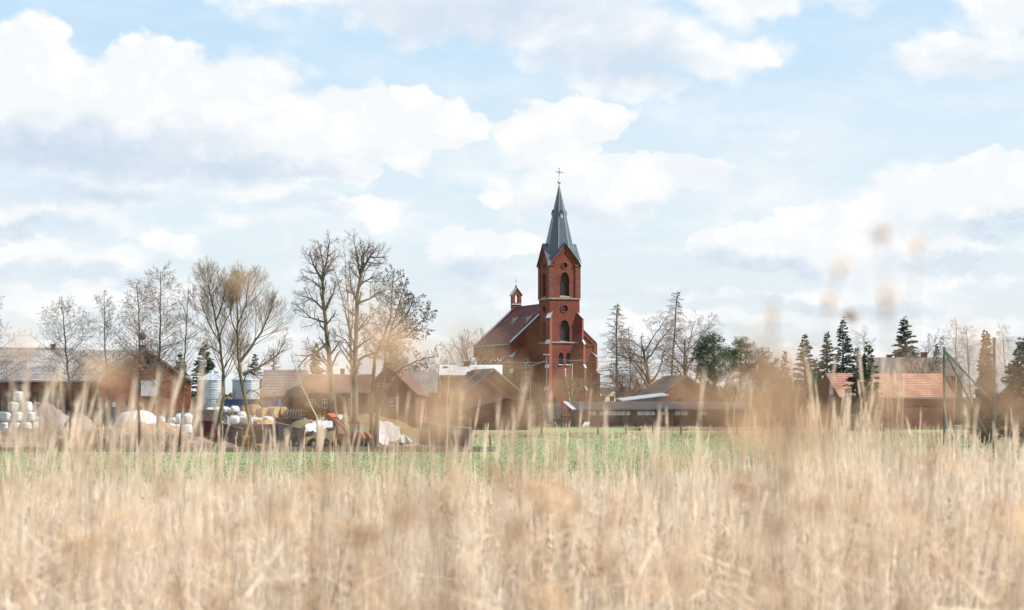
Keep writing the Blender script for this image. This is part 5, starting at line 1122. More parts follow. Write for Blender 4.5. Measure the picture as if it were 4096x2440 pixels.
# wood on the horizon
M_WOODFAR = tint_mat('distant wood', (0.11, 0.10, 0.085), (0.17, 0.155, 0.13), rough=1, trans=.0)
r_ = np.random.default_rng(5); n = 60000; xs_ = r_.uniform(-420, 420, n); hh = 7 + 3.5 * np.sin(xs_ * .021) + 2 * np.sin(xs_ * .09 + 1); zz_ = r_.random(n) ** .8 * hh
c_ = np.stack([xs_, r_.uniform(1000, 1060, n), zz_], -1); d = r_.normal(0, 1, (n, 3)); d[:, 2] += .8; d /= np.linalg.norm(d, axis=1, keepdims=True)
V, F = sprays(c_, d, r_.uniform(1.2, 3, n), r_.uniform(.3, .8, n), r_); tag(np_mesh('distant_wood', V, [F], M_WOODFAR, tint=np.repeat(r_.random(n), 4)), kind='stuff')

# ------------------------------------------------------------------ the farm yard
def rlathe(r, h, rc, k=18, squash=.0, seed=0):
    """rounded drum, a little out of true"""
    r_ = np.random.default_rng(seed); prof = [(0.0, 0)] + [(r - rc + rc * math.sin(t), rc - rc * math.cos(t)) for t in [PI / 2 * i / 4 for i in range(5)]] + [(r + .02 * math.sin(i), rc + (h - 2 * rc) * i / 5) for i in range(1, 5)] + [(r - rc + rc * math.cos(t), h - rc + rc * math.sin(t)) for t in [PI / 2 * i / 4 for i in range(5)]] + [(0.0, h + .02)]
    m = MB()
    m.v = []; n = len(prof)
    for i, (a, z) in enumerate(prof):
        for j in range(k):
            t = 2 * PI * j / k; q = 1 + .035 * math.sin(3 * t + seed) + .02 * math.sin(7 * t + z * 5 + seed); m.v.append((a * q * math.cos(t), a * q * math.sin(t), z + .02 * math.sin(2 * t + seed) * a))
    m.f = [(i * k + j, i * k + (j + 1) % k, (i + 1) * k + (j + 1) % k, (i + 1) * k + j) for i in range(n - 1) for j in range(k)]
    return m
YB = 250
bale_m = [rlathe(.61, 1.12, .24, seed=s_).build('wrapped_bale', M_WRAP, None, True) for s_ in range(3)]
protos = list(bale_m); first = [True] * 3; nb_ = 0
def place_bale(px, z, lab, dy=0.0):
    global nb_
    k = nb_ % 3; nb_ += 1
    if first[k]: o = protos[k]; first[k] = False
    else: o = protos[k].copy(); COL.objects.link(o)
    o.location = (PX(px, YB + dy), YB + dy, z); o.rotation_euler = (0, 0, rng.random() * 6); tag(o, lab, 'bale', 'white wrapped bales stacked at the left')
for i, px in enumerate((22, 62, 104)): place_bale(px, 0, ('leftmost', 'middle', 'rightmost')[i] + ' white wrapped bale in the bottom row of the bale stack', -.2)
place_bale(133, 0, 'white wrapped bale standing at the right foot of the bale stack', 1.0)
for i, px in enumerate((30, 72)): place_bale(px, 1.12, ('left', 'middle')[i] + ' white wrapped bale in the second row of the bale stack', -.1)
place_bale(121, 1.12, 'bulging white wrapped bale at the right of the second row', .1)
place_bale(14, 1.12, 'white wrapped bale half hidden at the left rear of the bale stack', 1.3)
place_bale(54, 2.24, 'left white wrapped bale in the third row of the bale stack', 0); place_bale(106, 2.24, 'right white wrapped bale in the third row of the bale stack', .3)
place_bale(74, 3.36, 'topmost white wrapped bale of the bale stack', .2)
o = place_bale(150, .55, 'small end bale peeping out right of the bale stack', 2.0)
cr = MB(); cr.box(PX(140, YB + 2) - .4, PX(158, YB + 2) + .2, YB + 1.4, YB + 2.8, 0, .52); tag(cr.build('pallet', M_WOOD), 'grey wooden pallet stack under the small end bale', 'pallet')

def heap(name, label, cat, px, Y, rx, ry, h, m, seed, rough=.18, flat=1.6, res=46):
    r_ = np.random.default_rng(seed); u = np.linspace(-1, 1, res); a, b = np.meshgrid(u, u)
    rr = (np.abs(a) ** 2.2 + np.abs(b) ** 2.2) ** (1 / 2.2); z = np.clip(1 - rr ** flat, 0, 1) ** .75
    n = np.zeros_like(z)
    for o_ in range(6):
        f_ = 1.6 * 1.8 ** o_; ph = r_.uniform(0, 6, 4); n += np.sin(a * f_ * 2.2 + ph[0] + 1.5 * np.sin(b * f_ + ph[1])) * np.sin(b * f_ * 2.0 + ph[2] + 1.3 * np.sin(a * f_ * 1.3 + ph[3])) / 1.5 ** o_
    z = np.clip(z * (1 + rough * n) + (z > 0) * r_.normal(0, .03, z.shape) * rough * 2, 0, None) * h
    V = np.stack([a * rx, b * ry, np.where(rr > .985, -.05, z + (z > 0) * r_.normal(0, .035, z.shape))], -1).reshape(-1, 3); i = np.arange(res * res).reshape(res, res)
    F = np.stack([i[:-1, :-1], i[:-1, 1:], i[1:, 1:], i[1:, :-1]], -1).reshape(-1, 4)
    o = np_mesh(name, V, [F], m, smooth=True); o.location = (PX(px, Y), Y, 0); tag(o, label, cat)
    return o, (a * rx, b * ry, z)
heap('gravel_heap', 'long grey gravel heap behind the white bale stack', 'heap', 165, 262, 4.4, 4.5, 3.15, M_GRAVEL, 1, .12)
heap('gravel_heap', 'smaller sandy gravel heap with pale top, right of the long one', 'heap', 318, 255, 2.0, 3, 2.0, M_GRAVEL, 2, .12)
heap('manure_heap', 'broad golden straw manure heap below the tarpaulin mound', 'heap', 545, 176, 4.1, 7, 1.55, M_SAND, 3, .22, 2.4, 64)
heap('soil_heap', 'low brown soil bank along the yard edge at the left', 'heap', 520, 151.5, 6.0, 3, .95, M_SOIL, 4, .35, 3.0, 70)
heap('soil_heap', 'low brown soil rise below the bale stack', 'heap', 60, 200, 6.6, 9, .75, M_SOIL, 5, .3, 2.6, 60)
heap('soil_heap', 'dark trampled soil strip in front of the maroon trailer', 'heap', 800, 150, 2.6, 2.2, .55, M_SOIL, 6, .4, 2.6, 50)
# brush pile
m_ = MB(); r_ = random.Random(8)
for i in range(150):
    p = Vector((r_.gauss(0, 1.1), r_.gauss(0, .8), r_.uniform(0.05, .9))); d = Vector((r_.gauss(0, 1), r_.gauss(0, .5), r_.gauss(.25, .45))).normalized() * r_.uniform(.5, 1.5)
    m_.tube([p - d / 2, p + d / 2 + Vector((0, 0, .05))], [.035, .018], 4)
o = m_.build('brush_pile', M_PLANK); o.location = (PX(236, 205), 205, 0); tag(o, 'pile of pale cut branches below the gravel heap', 'brush pile')
# tarpaulin mound
def cloth_mound(name, label, px, Y, rx, ry, h, seed, z0=0.0, m=None):
    r_ = np.random.default_rng(seed); res = 70; ang = np.linspace(0, 2 * PI, res, endpoint=False); prof = np.linspace(0, 1, 16)
    A, Pq = np.meshgrid(ang, prof); fold = .05 * np.sin(A * 9 + 2 * np.sin(A * 3 + seed)) + .035 * np.sin(A * 17 + seed); hz = (1 - Pq ** 3.0) * h
    sc = Pq ** .62 * (1 + fold * Pq * 1.6); X_ = np.cos(A) * rx * sc * (1 + .1 * np.sin(A * 2)); Y_ = np.sin(A) * ry * sc
    Z_ = hz * (1 - .16 * np.clip(-np.cos(A), 0, 1) * Pq) + .05 * np.sin(X_ * 3) * (1 - Pq) + r_.normal(0, .012, X_.shape)
    V = np.stack([X_, Y_, Z_ + z0], -1).reshape(-1, 3); i = np.arange(16 * res).reshape(16, res); j = np.roll(i, -1, 1)
    F = np.stack([i[:-1], j[:-1], j[1:], i[1:]], -1).reshape(-1, 4)
    o = np_mesh(name, V, [F], m or M_TARP, smooth=True); o.location = (PX(px, Y), Y, 0); tag(o, label, 'tarpaulin'); return o
cloth_mound('tarpaulin', 'white tarpaulin draped in folds over a mound before the barn hatch', 545, 232, 2.35, 3.0, 2.42, 3)
bdm = MB(); 
for i in range(6): bdm.box(-2.2 + i * .9, -1.32 + i * .9, 0, .05, 0, .78 - .03 * i)
o = bdm.build('boards', M_CONCD); o.name = 'kick_board'; o.location = (PX(585, 222), 222, 0); tag(o, 'dark low boards along the foot of the white tarpaulin', 'board')
# big bags
def bag_mesh(seed, w=.5, h=.98):
    r_ = random.Random(seed); m = MB(); k = 20; rows = [(0.0, .0), (.80, .0), (.96, .06), (1.0, .25), (1.04, .5), (1.0, .75), (.92, .90), (.62, .97), (.30, 1.02), (.24, 1.12), (.0, 1.10)]
    for i, (a, z) in enumerate(rows):
        for j in range(k):
            t = 2 * PI * j / k; sq = 1 / max(abs(math.cos(t)), abs(math.sin(t))) ** .55
            q = a * w * sq * (1 + .05 * math.sin(5 * t + seed + i)) ; m.v.append((q * math.cos(t), q * math.sin(t), h * z + (.04 * math.sin(4 * t + seed) if 5 < i < 9 else 0)))
    n = len(rows); m.f = [(i * k + j, i * k + (j + 1) % k, (i + 1) * k + (j + 1) % k, (i + 1) * k + j) for i in range(n - 1) for j in range(k)]
    for sx in (-1, 1):
        for sy in (-1, 1): m.tube([(sx * w * .7, sy * w * .7, h * .85), (sx * w * .62, sy * w * .62, h * 1.08), (sx * w * .3, sy * w * .5, h * 1.12), (sx * w * .2, sy * w * .3, h * 1.0)], .03, 4)
    return m
bag_p = [bag_mesh(s_).build('big_bag', M_BAG, None, True) for s_ in range(3)]; bfirst = [True] * 3; nbag = 0
def bag(px, Y, z, lab, s=(1, 1, 1)):
    global nbag
    k = nbag % 3; nbag += 1
    if bfirst[k]: o = bag_p[k]; bfirst[k] = False
    else: o = bag_p[k].copy(); COL.objects.link(o)
    o.location = (PX(px, Y), Y, z); o.scale = s; o.rotation_euler = (rng.gauss(0, .04), rng.gauss(0, .04), rng.gauss(0, .25)); tag(o, lab, 'bag', 'white woven big bags in the yard')
bag(647, 236, .78, 'single narrow white bag right beside the tarpaulin mound', (.62, .8, 1.0)); 
bag(668, 234, .55, 'slumped white bag between the tarpaulin and the bag stack', (1, 1, .55)); bag(684, 235, .55, 'second slumped white bag close to the bag stack', (.8, 1, .5))
bag(704, 236, .0, 'left white bag in the bottom row of the bag stack', (1, 1, 1.08)); bag(750, 234, .0, 'right white bag in the bottom row of the bag stack', (1.08, 1, 1.05)); bag(727, 237, .0, 'white bag half hidden behind the leaning trunk, bottom row', (.9, 1, 1.05))
bag(716, 236, 1.08, 'left white bag standing on the bag stack', (.72, .8, .95)); bag(750, 234.2, 1.08, 'right white bag standing on the bag stack', (.95, 1, 1.0)); bag(697, 238, 1.1, 'low white bag at the back left of the bag stack', (.8, .9, .55))
# concrete walls and platforms
def slab(name, label, px0, px1, Y, top0, top1, thick, m=M_CONC, cat='wall', bot=0.0, ribs=0, Y1=None):
    Y1 = Y1 or Y; a = Vector((PX(px0, Y), Y, bot)); b = Vector((PX(px1, Y1), Y1, bot)); d = (b - a).normalized(); n_ = Vector((-d.y, d.x, 0)) * thick; za, zb = PZ(top0, Y), PZ(top1, Y1); up = Vector((0, 0, 1))
    t = thing(name, label, cat, tuple(a)); q = MB(); L = b - a
    N = max(1, ribs)
    for i in range(N):
        f0, f1 = i / N, (i + 1) / N - (.006 if ribs else 0); z0_ = za + (zb - za) * f0; z1_ = za + (zb - za) * f1; jj = rng.gauss(0, .012) if ribs else 0
        A, B = L * f0 + n_ * jj, L * f1 + n_ * jj
        q.hexa([A, B, B + n_, A + n_, A + up * (z0_ - bot), B + up * (z1_ - bot), B + n_ + up * (z1_ - bot), A + n_ + up * (z0_ - bot)])
    q.build('panel', m, t)
    c = MB(); e = n_.normalized() * .05; c.hexa([-e + up * (za - bot), L - e + up * (zb - bot), L + n_ + e + up * (zb - bot), n_ + e + up * (za - bot), -e + up * (za - bot + .06), L - e + up * (zb - bot + .06), L + n_ + e + up * (zb - bot + .06), n_ + e + up * (za - bot + .06)]); c.build('capping', M_CONC if m is not M_WOOD else M_WOOD, t)
    return t
slab('retaining_wall', 'grey concrete retaining wall below the barn gable', 395, 600, 258, 1627, 1632, .3, M_CONC, ribs=5)
slab('retaining_wall', 'grey concrete wall running on behind the maroon trailer', 600, 870, 256, 1644, 1641, .3, M_CONC, ribs=6)
slab('loading_ramp', 'earth filled concrete ramp carrying the far row of white bags', 830, 1000, 262, 1652, 1655, 3.5, M_CONC)
slab('bale_platform', 'dark concrete platform carrying the round straw bales', 1000, 1215, 252, 1672, 1674, 3.0, M_CONCD)
slab('bag_platform', 'dark low wall carrying the middle cluster of white bags', 924, 1112, 216, 1699, 1699, 2.6, M_CONCD)
for px, l_ in ((842, 'leftmost bag of the far row on the ramp'), (872, 'second bag from the left in the far row on the ramp'), (898, 'middle bag of the far row on the ramp'), (918, 'fourth bag from the left in the far row on the ramp'), (938, 'rightmost bag of the far row on the ramp')):
    bag(px, 263.5, PZ(1650, 262), 'white ' + l_, (.85 + rng.random() * .25, 1, .5 + rng.random() * .25))
zb = PZ(1698, 216)
bag(938, 217.2, zb, 'fat white bag at the left of the cluster behind the willow', (1.0, .9, .78)); bag(975, 217.5, zb, 'fat white bag in the middle of the cluster behind the willow', (1.05, .9, .84)); bag(967, 218.6, zb + .3, 'white bag perched high at the back of the cluster behind the willow', (.9, .8, .85)); bag(992, 217, zb, 'white bag tucked behind the right willow trunk', (.8, .9, .7))
bag(1018, 218, zb + .22, 'flat white bag lying right of the right willow trunk', (.9, .8, .42)); bag(1040, 218, zb + .22, 'second flat white bag lying right of the right willow trunk', (.8, .8, .38)); bag(1068, 218, zb + .2, 'slumped white bag alone on the straw, below the round bales', (1.2, .8, .55))
heap('straw_pile', 'golden loose straw lying on the dark low wall', 'straw', 1055, 217.3, 1.3, 1.0, zb + .26, M_STRAW, 12, .15, 4.0)
heap('sand_heap', 'grey sand heap between the far bags and the middle cluster', 'heap', 905, 240, 1.6, 2.4, 1.75, M_GRAVEL, 13, .15, 1.6)
# round straw bales lying on their sides
def round_bale(px, Y, z, lab, rot, r=.62, L=1.2, first_=[None]):
    if first_[0] is None:
        t = thing('round_bale', lab, 'bale'); k = 22
        b = MB(); b.tube([(0, -L / 2, r), (0, L / 2, r)], r, k, caps=False); b.build('bale_side', M_STRAWG, t, True)
        for sg in (-1, 1):
            e = MB(); vs = [(0, sg * (L / 2 + .03), r)]; 
            for ring in (.35, .7, 1.0): vs += [(r * ring * math.cos(2 * PI * j / k), sg * (L / 2 + (.02 if ring < 1 else -.01)) + rng.gauss(0, .012), r + r * ring * math.sin(2 * PI * j / k)) for j in range(k)]
            e.add(vs, [(0, 1 + j, 1 + (j + 1) % k) for j in range(k)] + [(1 + q * k + j, 1 + q * k + (j + 1) % k, 1 + (q + 1) * k + (j + 1) % k, 1 + (q + 1) * k + j) for q in range(2) for j in range(k)]); e.build('bale_end', M_STRAW, t)
        first_[0] = t
    else: t = dup(first_[0], (0, 0, 0), 0, lab)
    t.location = (PX(px, Y), Y, z); t.rotation_euler = (0, 0, rot); t['group'] = 'round straw bales'; return t
zp = PZ(1671, 252)
round_bale(1123, 253.2, zp, 'right round straw bale of the pair showing a golden end', .95); round_bale(1094, 252.7, zp, 'left round straw bale of the pair, its netted side grey', .95); round_bale(1052, 252.8, zp - .1, 'round straw bale in brown netting left of the pair', .75); round_bale(985, 256, zp + .1, 'round straw bale half hidden behind the right willow trunk', .4); round_bale(1018, 254.5, zp + .25, 'round straw bale set back right of the willow trunk', .6)
# rusty wood rack right of the bales
t = thing('fodder_rack', 'rusty fodder rack full of brown hay, right of the round bales', 'rack', (PX(1172, 252), 252, PZ(1673, 252)))
b = MB()
for i in range(7): b.tube([(-.9 + i * .3, .3, 0), (-.95 + i * .3, 0, .5), (-.8 + i * .3, -.1, 1.0)], .03, 5)
b.build('bar', M_GALV, t)
h_ = MB(); r_ = random.Random(3)
for i in range(160):
    p = Vector((r_.uniform(-1.0, 1.1), r_.uniform(.2, .8), r_.uniform(0, .95))); d = Vector((r_.gauss(0, 1), r_.gauss(0, .4), r_.gauss(0, .5))).normalized() * .3; h_.tube([p - d, p + d], .025, 3)
h_.build('hay', M_SOIL, t)
# clamp walls
slab('clamp_wall', 'dark stained concrete clamp wall with slanting top, between the trailer and the right willow', 882, 968, 151, 1693, 1716, .18, M_CONCD)
slab('board_fence', 'grey upright board fence running back to the silage heap', 1089, 1206, 236, 1688, 1716, .08, M_WOOD, 'fence', ribs=26, Y1=157)
ep = MB(); ep.box(-.18, .18, 0, .16, 0, PZ(1716, 156)); o = ep.build('end_post', M_WOOD); o.location = (PX(1206, 156), 156.2, 0); tag(o, 'stout grey end post of the upright board fence', 'post')
slab('clamp_wall', 'long dark boarded clamp wall at the right end of the yard', 1676, 1880, 176, 1689, 1716, .2, M_CONCD, ribs=14, Y1=163)
# pit with straw between the clamp walls
t = thing('straw_pit', 'brown open pit edged with golden straw in front of the right willow', 'pit', (PX(1040, 152), 152, 0)); ox = PX(1040, 152)
b = MB(); b.box(PX(972, 152) - ox, PX(1096, 152) - ox, .8, 1.2, 0, PZ(1738, 153)); b.box(PX(1066, 152) - ox, PX(1096, 152) - ox, 0, .8, 0, PZ(1750, 152)); b.build('wall', M_CONCD, t)
def straw_mass(x0, x1, y0, y1, zt, n, seed):
    r_ = np.random.default_rng(seed); c_ = np.stack([r_.uniform(x0, x1, n), r_.uniform(y0, y1, n), r_.random(n) ** .7 * zt], -1); d = r_.normal(0, 1, (n, 3)) * np.array([1, .6, .45]); d /= np.linalg.norm(d, axis=1, keepdims=True)
    return sprays(c_, d, r_.uniform(.12, .3, n), r_.uniform(.008, .02, n), r_)
V, F = straw_mass(PX(972, 152) - ox, PX(1010, 152) - ox, .2, .8, PZ(1745, 152), 2500, 1); V2, F2 = straw_mass(PX(1010, 152) - ox, PX(1100, 152) - ox, -.3, .7, .35, 2500, 2)
st_m = tint_mat('loose straw', (.40, .27, .11), (.66, .47, .22), rough=.9, trans=.2)
np_mesh('straw', np.concatenate([V, V2]), [F, F2 + len(V)], st_m, t, tint=nrg.random(len(V) + len(V2)))
# silage heap with sheets and tyres
SIL, (ga, gb, gz) = heap('silage_heap', 'big brown silage heap weighed down with white sheets and tyres', 'heap', 1405, 186, 5.6, 25, 1.95, M_SILAGE, 21, .10, 4.0, 60)
sx, sy = PX(1405, 186), 186.0
def silz(x, y):
    i = np.clip((np.asarray(x) - sx) / 5.6 * .5 + .5, 0, 1) * 59; j = np.clip((np.asarray(y) - sy) / 25 * .5 + .5, 0, 1) * 59
    i0 = np.clip(np.floor(i).astype(int), 0, 58); j0 = np.clip(np.floor(j).astype(int), 0, 58); fi, fj = i - i0, j - j0
    return gz[j0, i0] * (1 - fi) * (1 - fj) + gz[j0, i0 + 1] * fi * (1 - fj) + gz[j0 + 1, i0] * (1 - fi) * fj + gz[j0 + 1, i0 + 1] * fi * fj
def sheet(label, x0, x1, y0, y1, seed):
    r_ = np.random.default_rng(seed); n = 34; u, v = np.meshgrid(np.linspace(0, 1, n), np.linspace(0, 1, n))
    X_ = x0 + (x1 - x0) * u + .15 * np.sin(v * 9 + seed) * (1 - np.abs(2 * u - 1) * 0) ; Y_ = y0 + (y1 - y0) * v + .5 * np.sin(u * 11 + seed)
    Z_ = silz(X_, Y_) + .06 + .03 * np.abs(np.sin(u * 14 + 3 * v)) + r_.normal(0, .008, u.shape)
    i = np.arange(n * n).reshape(n, n); F = np.stack([i[:-1, :-1], i[:-1, 1:], i[1:, 1:], i[1:, :-1]], -1).reshape(-1, 4)
    V = np.stack([X_, Y_, Z_], -1).reshape(-1, 3); V2 = V - np.array([0, 0, .02]); F2 = F[:, ::-1] + len(V)
    tag(np_mesh('plastic_sheet', np.concatenate([V, V2]), [F, F2], M_TARP, smooth=True), label, 'sheet')
sheet('crumpled white plastic sheet at the left end of the silage heap', PX(1222, 168), PX(1275, 168), 165.5, 174, 1)
sheet('wide white plastic sheet on the silage heap left of the tractor', PX(1280, 170), PX(1350, 170), 165.8, 177, 2)
sheet('large white plastic sheet on the silage heap right of the tractor', PX(1488, 168), PX(1580, 168), 165.5, 179, 3)
sheet('white plastic sheet sagging at the right end of the silage heap', PX(1595, 168), PX(1672, 168), 164.8, 177, 4)
def tyre_mesh():
    m = MB(); k = 20; prof = [(.22, -.07), (.31, -.09), (.37, -.07), (.39, 0), (.37, .07), (.31, .09), (.22, .07), (.20, 0)]
    m.v = [(r * math.cos(2 * PI * j / k), r * math.sin(2 * PI * j / k), z) for r, z in prof for j in range(k)]; n = len(prof)
    m.f = [(i * k + j, i * k + (j + 1) % k, ((i + 1) % n) * k + (j + 1) % k, ((i + 1) % n) * k + j) for i in range(n) for j in range(k)]; return m
ty = tyre_mesh().build('old_tyre', M_RUB, None, True); tfirst = True
TL = [(1228, 161.0, 'flat', 'old tyre on the left white sheet, half buried'), (1258, 159.4, 'up', 'old tyre leaning at the foot of the left white sheet'), (1251, 158.2, 'up', 'old tyre standing lowest at the left foot of the silage heap'), (1285, 159.0, 'up', 'old tyre leaning just right of the pale sapling'), (1300, 160.0, 'up', 'old tyre leaning below the wide white sheet'), (1240, 164.5, 'flat', 'old tyre lying up on the left white sheet'), (1330, 165, 'flat', 'old tyre lying on the wide white sheet'),
      (1560, 168, 'flat', 'old tyre lying on the white sheet right of the tractor, left of three'), (1600, 166, 'flat', 'old tyre lying on the white sheet right of the tractor, middle of three'), (1640, 169, 'flat', 'old tyre lying on the white sheet right of the tractor, right of three'), (1265, 178, 'flat', 'old tyre on the crown of the silage heap at its left'), (1400, 180, 'flat', 'old tyre on the crown of the silage heap above the tractor')]
for px, Y, how, lab in TL:
    if tfirst: o = ty; tfirst = False
    else: o = ty.copy(); COL.objects.link(o)
    x = PX(px, Y); z = float(silz(x, Y)) if Y > 161 else 0.0
    o.location = (x, Y, z + (.12 if how == 'flat' else .3)); o.rotation_euler = (rng.gauss(.1, .1) if how == 'flat' else R(70) + rng.gauss(0, .1), 0, rng.gauss(0, .4)); tag(o, lab, 'tyre', 'old tyres on the silage heap')
# maroon trailer
Y = 158; t = thing('farm_trailer', 'maroon box trailer with orange triangle, its tail towards us, left of the left willow', 'trailer', (PX(815, Y), Y, 0), R(4)); ox = PX(815, Y)
hw = (PX(861, Y) - PX(772, Y)) / 2; zt = PZ(1684, Y); zm = PZ(1728, Y); zl = PZ(1762, Y)
b = MB(); b.box(-hw, hw, 0, 4.2, zm, zt - .05)
for i in range(8): b.box(-hw + .02 + i * (2 * hw - .1) / 7, -hw + .08 + i * (2 * hw - .1) / 7, -.04, 0, zm, zt - .05)
b.box(-hw - .03, hw + .03, -.05, 4.25, zt - .05, zt + .04); b.box(-hw - .02, hw + .02, -.055, -.003, (zm + zt) / 2 - .03, (zm + zt) / 2 + .03); b.build('body', M_MAROON, t)
lo = MB(); lo.box(-hw + .08, hw - .08, .01, 4.1, zl, zm); lo.build('chassis', mat('weathered maroon panel', (.145, .072, .058), (.11, .055, .045), 2.0, .8, var2=(.17, .11, .09), scale2=1.2), t)
tr = MB(); tx = PX(811, Y) - ox; tz = PZ(1750, Y); tr.prism([(tx - .11, -.05, tz), (tx + .11, -.05, tz), (tx, -.05, tz + .22)], (0, .03, 0)); tr.build('warning_triangle', M_ORANGE, t)
for px in (853, 858):
    l = MB(); l.box(PX(px, Y) - ox - .03, PX(px, Y) - ox + .03, -.06, -.01, PZ(1748, Y), PZ(1734, Y)); l.build('tail_light', M_ORANGE, t)
pl = MB(); pl.box(PX(787, Y) - ox, PX(796, Y) - ox, -.03, .0, PZ(1752, Y), PZ(1746, Y)); pl.build('number_plate', M_WSHEET, t)
for sx_ in (-1, 1):
    for yy in (1.0, 3.0):
        w = MB(); w.tube([(sx_ * (hw - .22) + sx_ * .12, yy, .42), (sx_ * (hw - .22) - sx_ * .12, yy, .42)], .42, 16); wo = w.build('wheel', M_RUB, t)
# red loader tractor
Y = 150.5; t = thing('tractor', 'small red tractor with front loader and green tinted cab between the tall trees', 'tractor', (PX(1418, Y), Y, 0), R(160)); s_ = 1.0
hd = MB(); hd.hexa([(-.30, -.2, .62), (.30, -.2, .62), (.30, .95, .58), (-.30, .95, .58), (-.28, -.2, 1.18), (.28, -.2, 1.18), (.25, .95, 1.02), (-.25, .95, 1.02)])
hd = MB(); hd.hexa([(.25, -.30, .62), (1.35, -.26, .58), (1.35, .26, .58), (.25, .30, .62), (.25, -.28, 1.18), (1.35, -.22, 1.02), (1.35, .22, 1.02), (.25, .28, 1.18)]); hd.build('bonnet', M_RED, t)
ch = MB(); ch.box(-.5, 1.3, -.22, .22, .4, .62); ch.build('chassis', M_IRON, t)
rf = MB(); rf.hexa([(-.58, -.50, 1.80), (.36, -.50, 1.80), (.36, .50, 1.80), (-.58, .50, 1.80), (-.52, -.46, 1.92), (.30, -.46, 1.92), (.30, .46, 1.92), (-.52, .46, 1.92)]); rf.build('cab_roof', M_RED, t)
for cx_ in (-.52, .30):
    for cy_ in (-.45, .45):
        p = MB(); p.tube([(cx_ * (1.05 if cx_ > 0 else 1), cy_, .8), (cx_, cy_, 1.81)], .04, 5); p.build('cab_post', M_IRON, t)
gl = MB()
M_CABG = mat('green tinted glass', (.16, .235, .21), (.11, .17, .155), 1.0, .08, spec=.8)
for cy_ in (-.44, .44): gl.box(-.48, .27, cy_ - .008, cy_ + .008, .95, 1.79)
for cx_ in (-.53, .31): gl.box(cx_ - .008, cx_ + .008, -.42, .42, .95, 1.79)
gl.build('cab_glass', M_CABG, t)
lc = MB(); lc.box(-.52, .32, -.44, .44, .6, .94); lc.build('cab_base', M_IRON, t)
for sy in (-1, 1):
    for x_, r__, w_ in ((-.35, .58, .16), (1.05, .36, .11)):
        w = MB(); w.tube([(x_, sy * .52 - w_ * sy * .0 - w_, r__), (x_, sy * .52 + w_, r__)], r__, 20); wo = w.build('wheel', M_RUB, t); rm = MB(); rm.tube([(x_, sy * .52 + sy * (w_ - .02), r__), (x_, sy * .52 + sy * (w_ + .02), r__)], r__ * .5, 14); rm.build('rim', M_RED, wo)
    fd = MB(); pts = [(-.35 + .66 * math.cos(a_), sy * .52, .58 + .66 * math.sin(a_)) for a_ in [R(20 + 14 * i) for i in range(11)]]
    for i in range(10): fd.hexa([(pts[i][0], pts[i][1] - .18, pts[i][2]), (pts[i + 1][0], pts[i][1] - .18, pts[i + 1][2]), (pts[i + 1][0], pts[i][1] + .18, pts[i + 1][2]), (pts[i][0], pts[i][1] + .18, pts[i][2]), (pts[i][0], pts[i][1] - .18, pts[i][2] + .03), (pts[i + 1][0], pts[i][1] - .18, pts[i + 1][2] + .03), (pts[i + 1][0], pts[i][1] + .18, pts[i + 1][2] + .03), (pts[i][0], pts[i][1] + .18, pts[i][2] + .03)])
    fd.build('mudguard', M_RED, t)
    la = MB(); la.tube([(.30, sy * .38, 1.05), (.75, sy * .38, 1.62), (1.45, sy * .38, 2.15)], .06, 6); la.build('loader_arm', M_RED, t)
bk = MB(); bk.prism([(1.40, -.55, 2.2), (1.75, -.55, 2.45), (1.95, -.55, 2.2), (1.7, -.55, 1.95)], (0, 1.1, 0)); bk.build('loader_bucket', M_RED, t)
wl_ = MB(); wl_.lathe([(0, 0), (.06, 0), (.06, .1), (0, .12)], 8, (-.4, .3, 1.92)); wl_.build('beacon', M_ORANGE, t)

# ------------------------------------------------------------------ the meadow and the churchyard
t = thing('meadow_fence', 'thin wire fence on short dark posts across the green meadow', 'fence', (PX(2270, 226), 226, 0)); ox = PX(2270, 226)
ps = [1938, 2056, 2166, 2277, 2391, 2505, 2611, 2724, 2838, 2950, 3062, 3172]
for i, px in enumerate(ps):
    p = MB(); h_ = 1.12 + rng.gauss(0, .06); x = PX(px, 226) - ox; l_ = rng.gauss(0, .05); p.tube([(x, 0, -.1), (x + l_ * .4, .02, h_ * .6), (x + l_, .03, h_)], [.085, .08, .075], 7); p.build('post', M_WOODB, t)
for z in (.95, .6):
    p = MB(); p.tube([(PX(ps[0], 226) - ox, -.06, z), (PX(ps[-1], 226) - ox, -.06, z)], .008, 3); p.build('wire', M_IRON, t)
p = MB(); p.tube([(0, 0, -.1), (.03, 0, .5), (-.02, 0, .95)], [.07, .07, .06], 7); o = p.build('fence_post', M_WOODB); o.location = (PX(1960, 156), 156, 0); tag(o, 'single short post in the grass right of the boarded clamp wall', 'post')
p = MB(); p.tube([(0, 0, -.1), (.0, 0, .5), (.02, 0, .8)], [.05, .05, .05], 6); o = p.build('fence_post', M_WOODB); o.location = (PX(2006, 171), 171, 0); tag(o, 'lone stake in the meadow before the ditch bank', 'post')
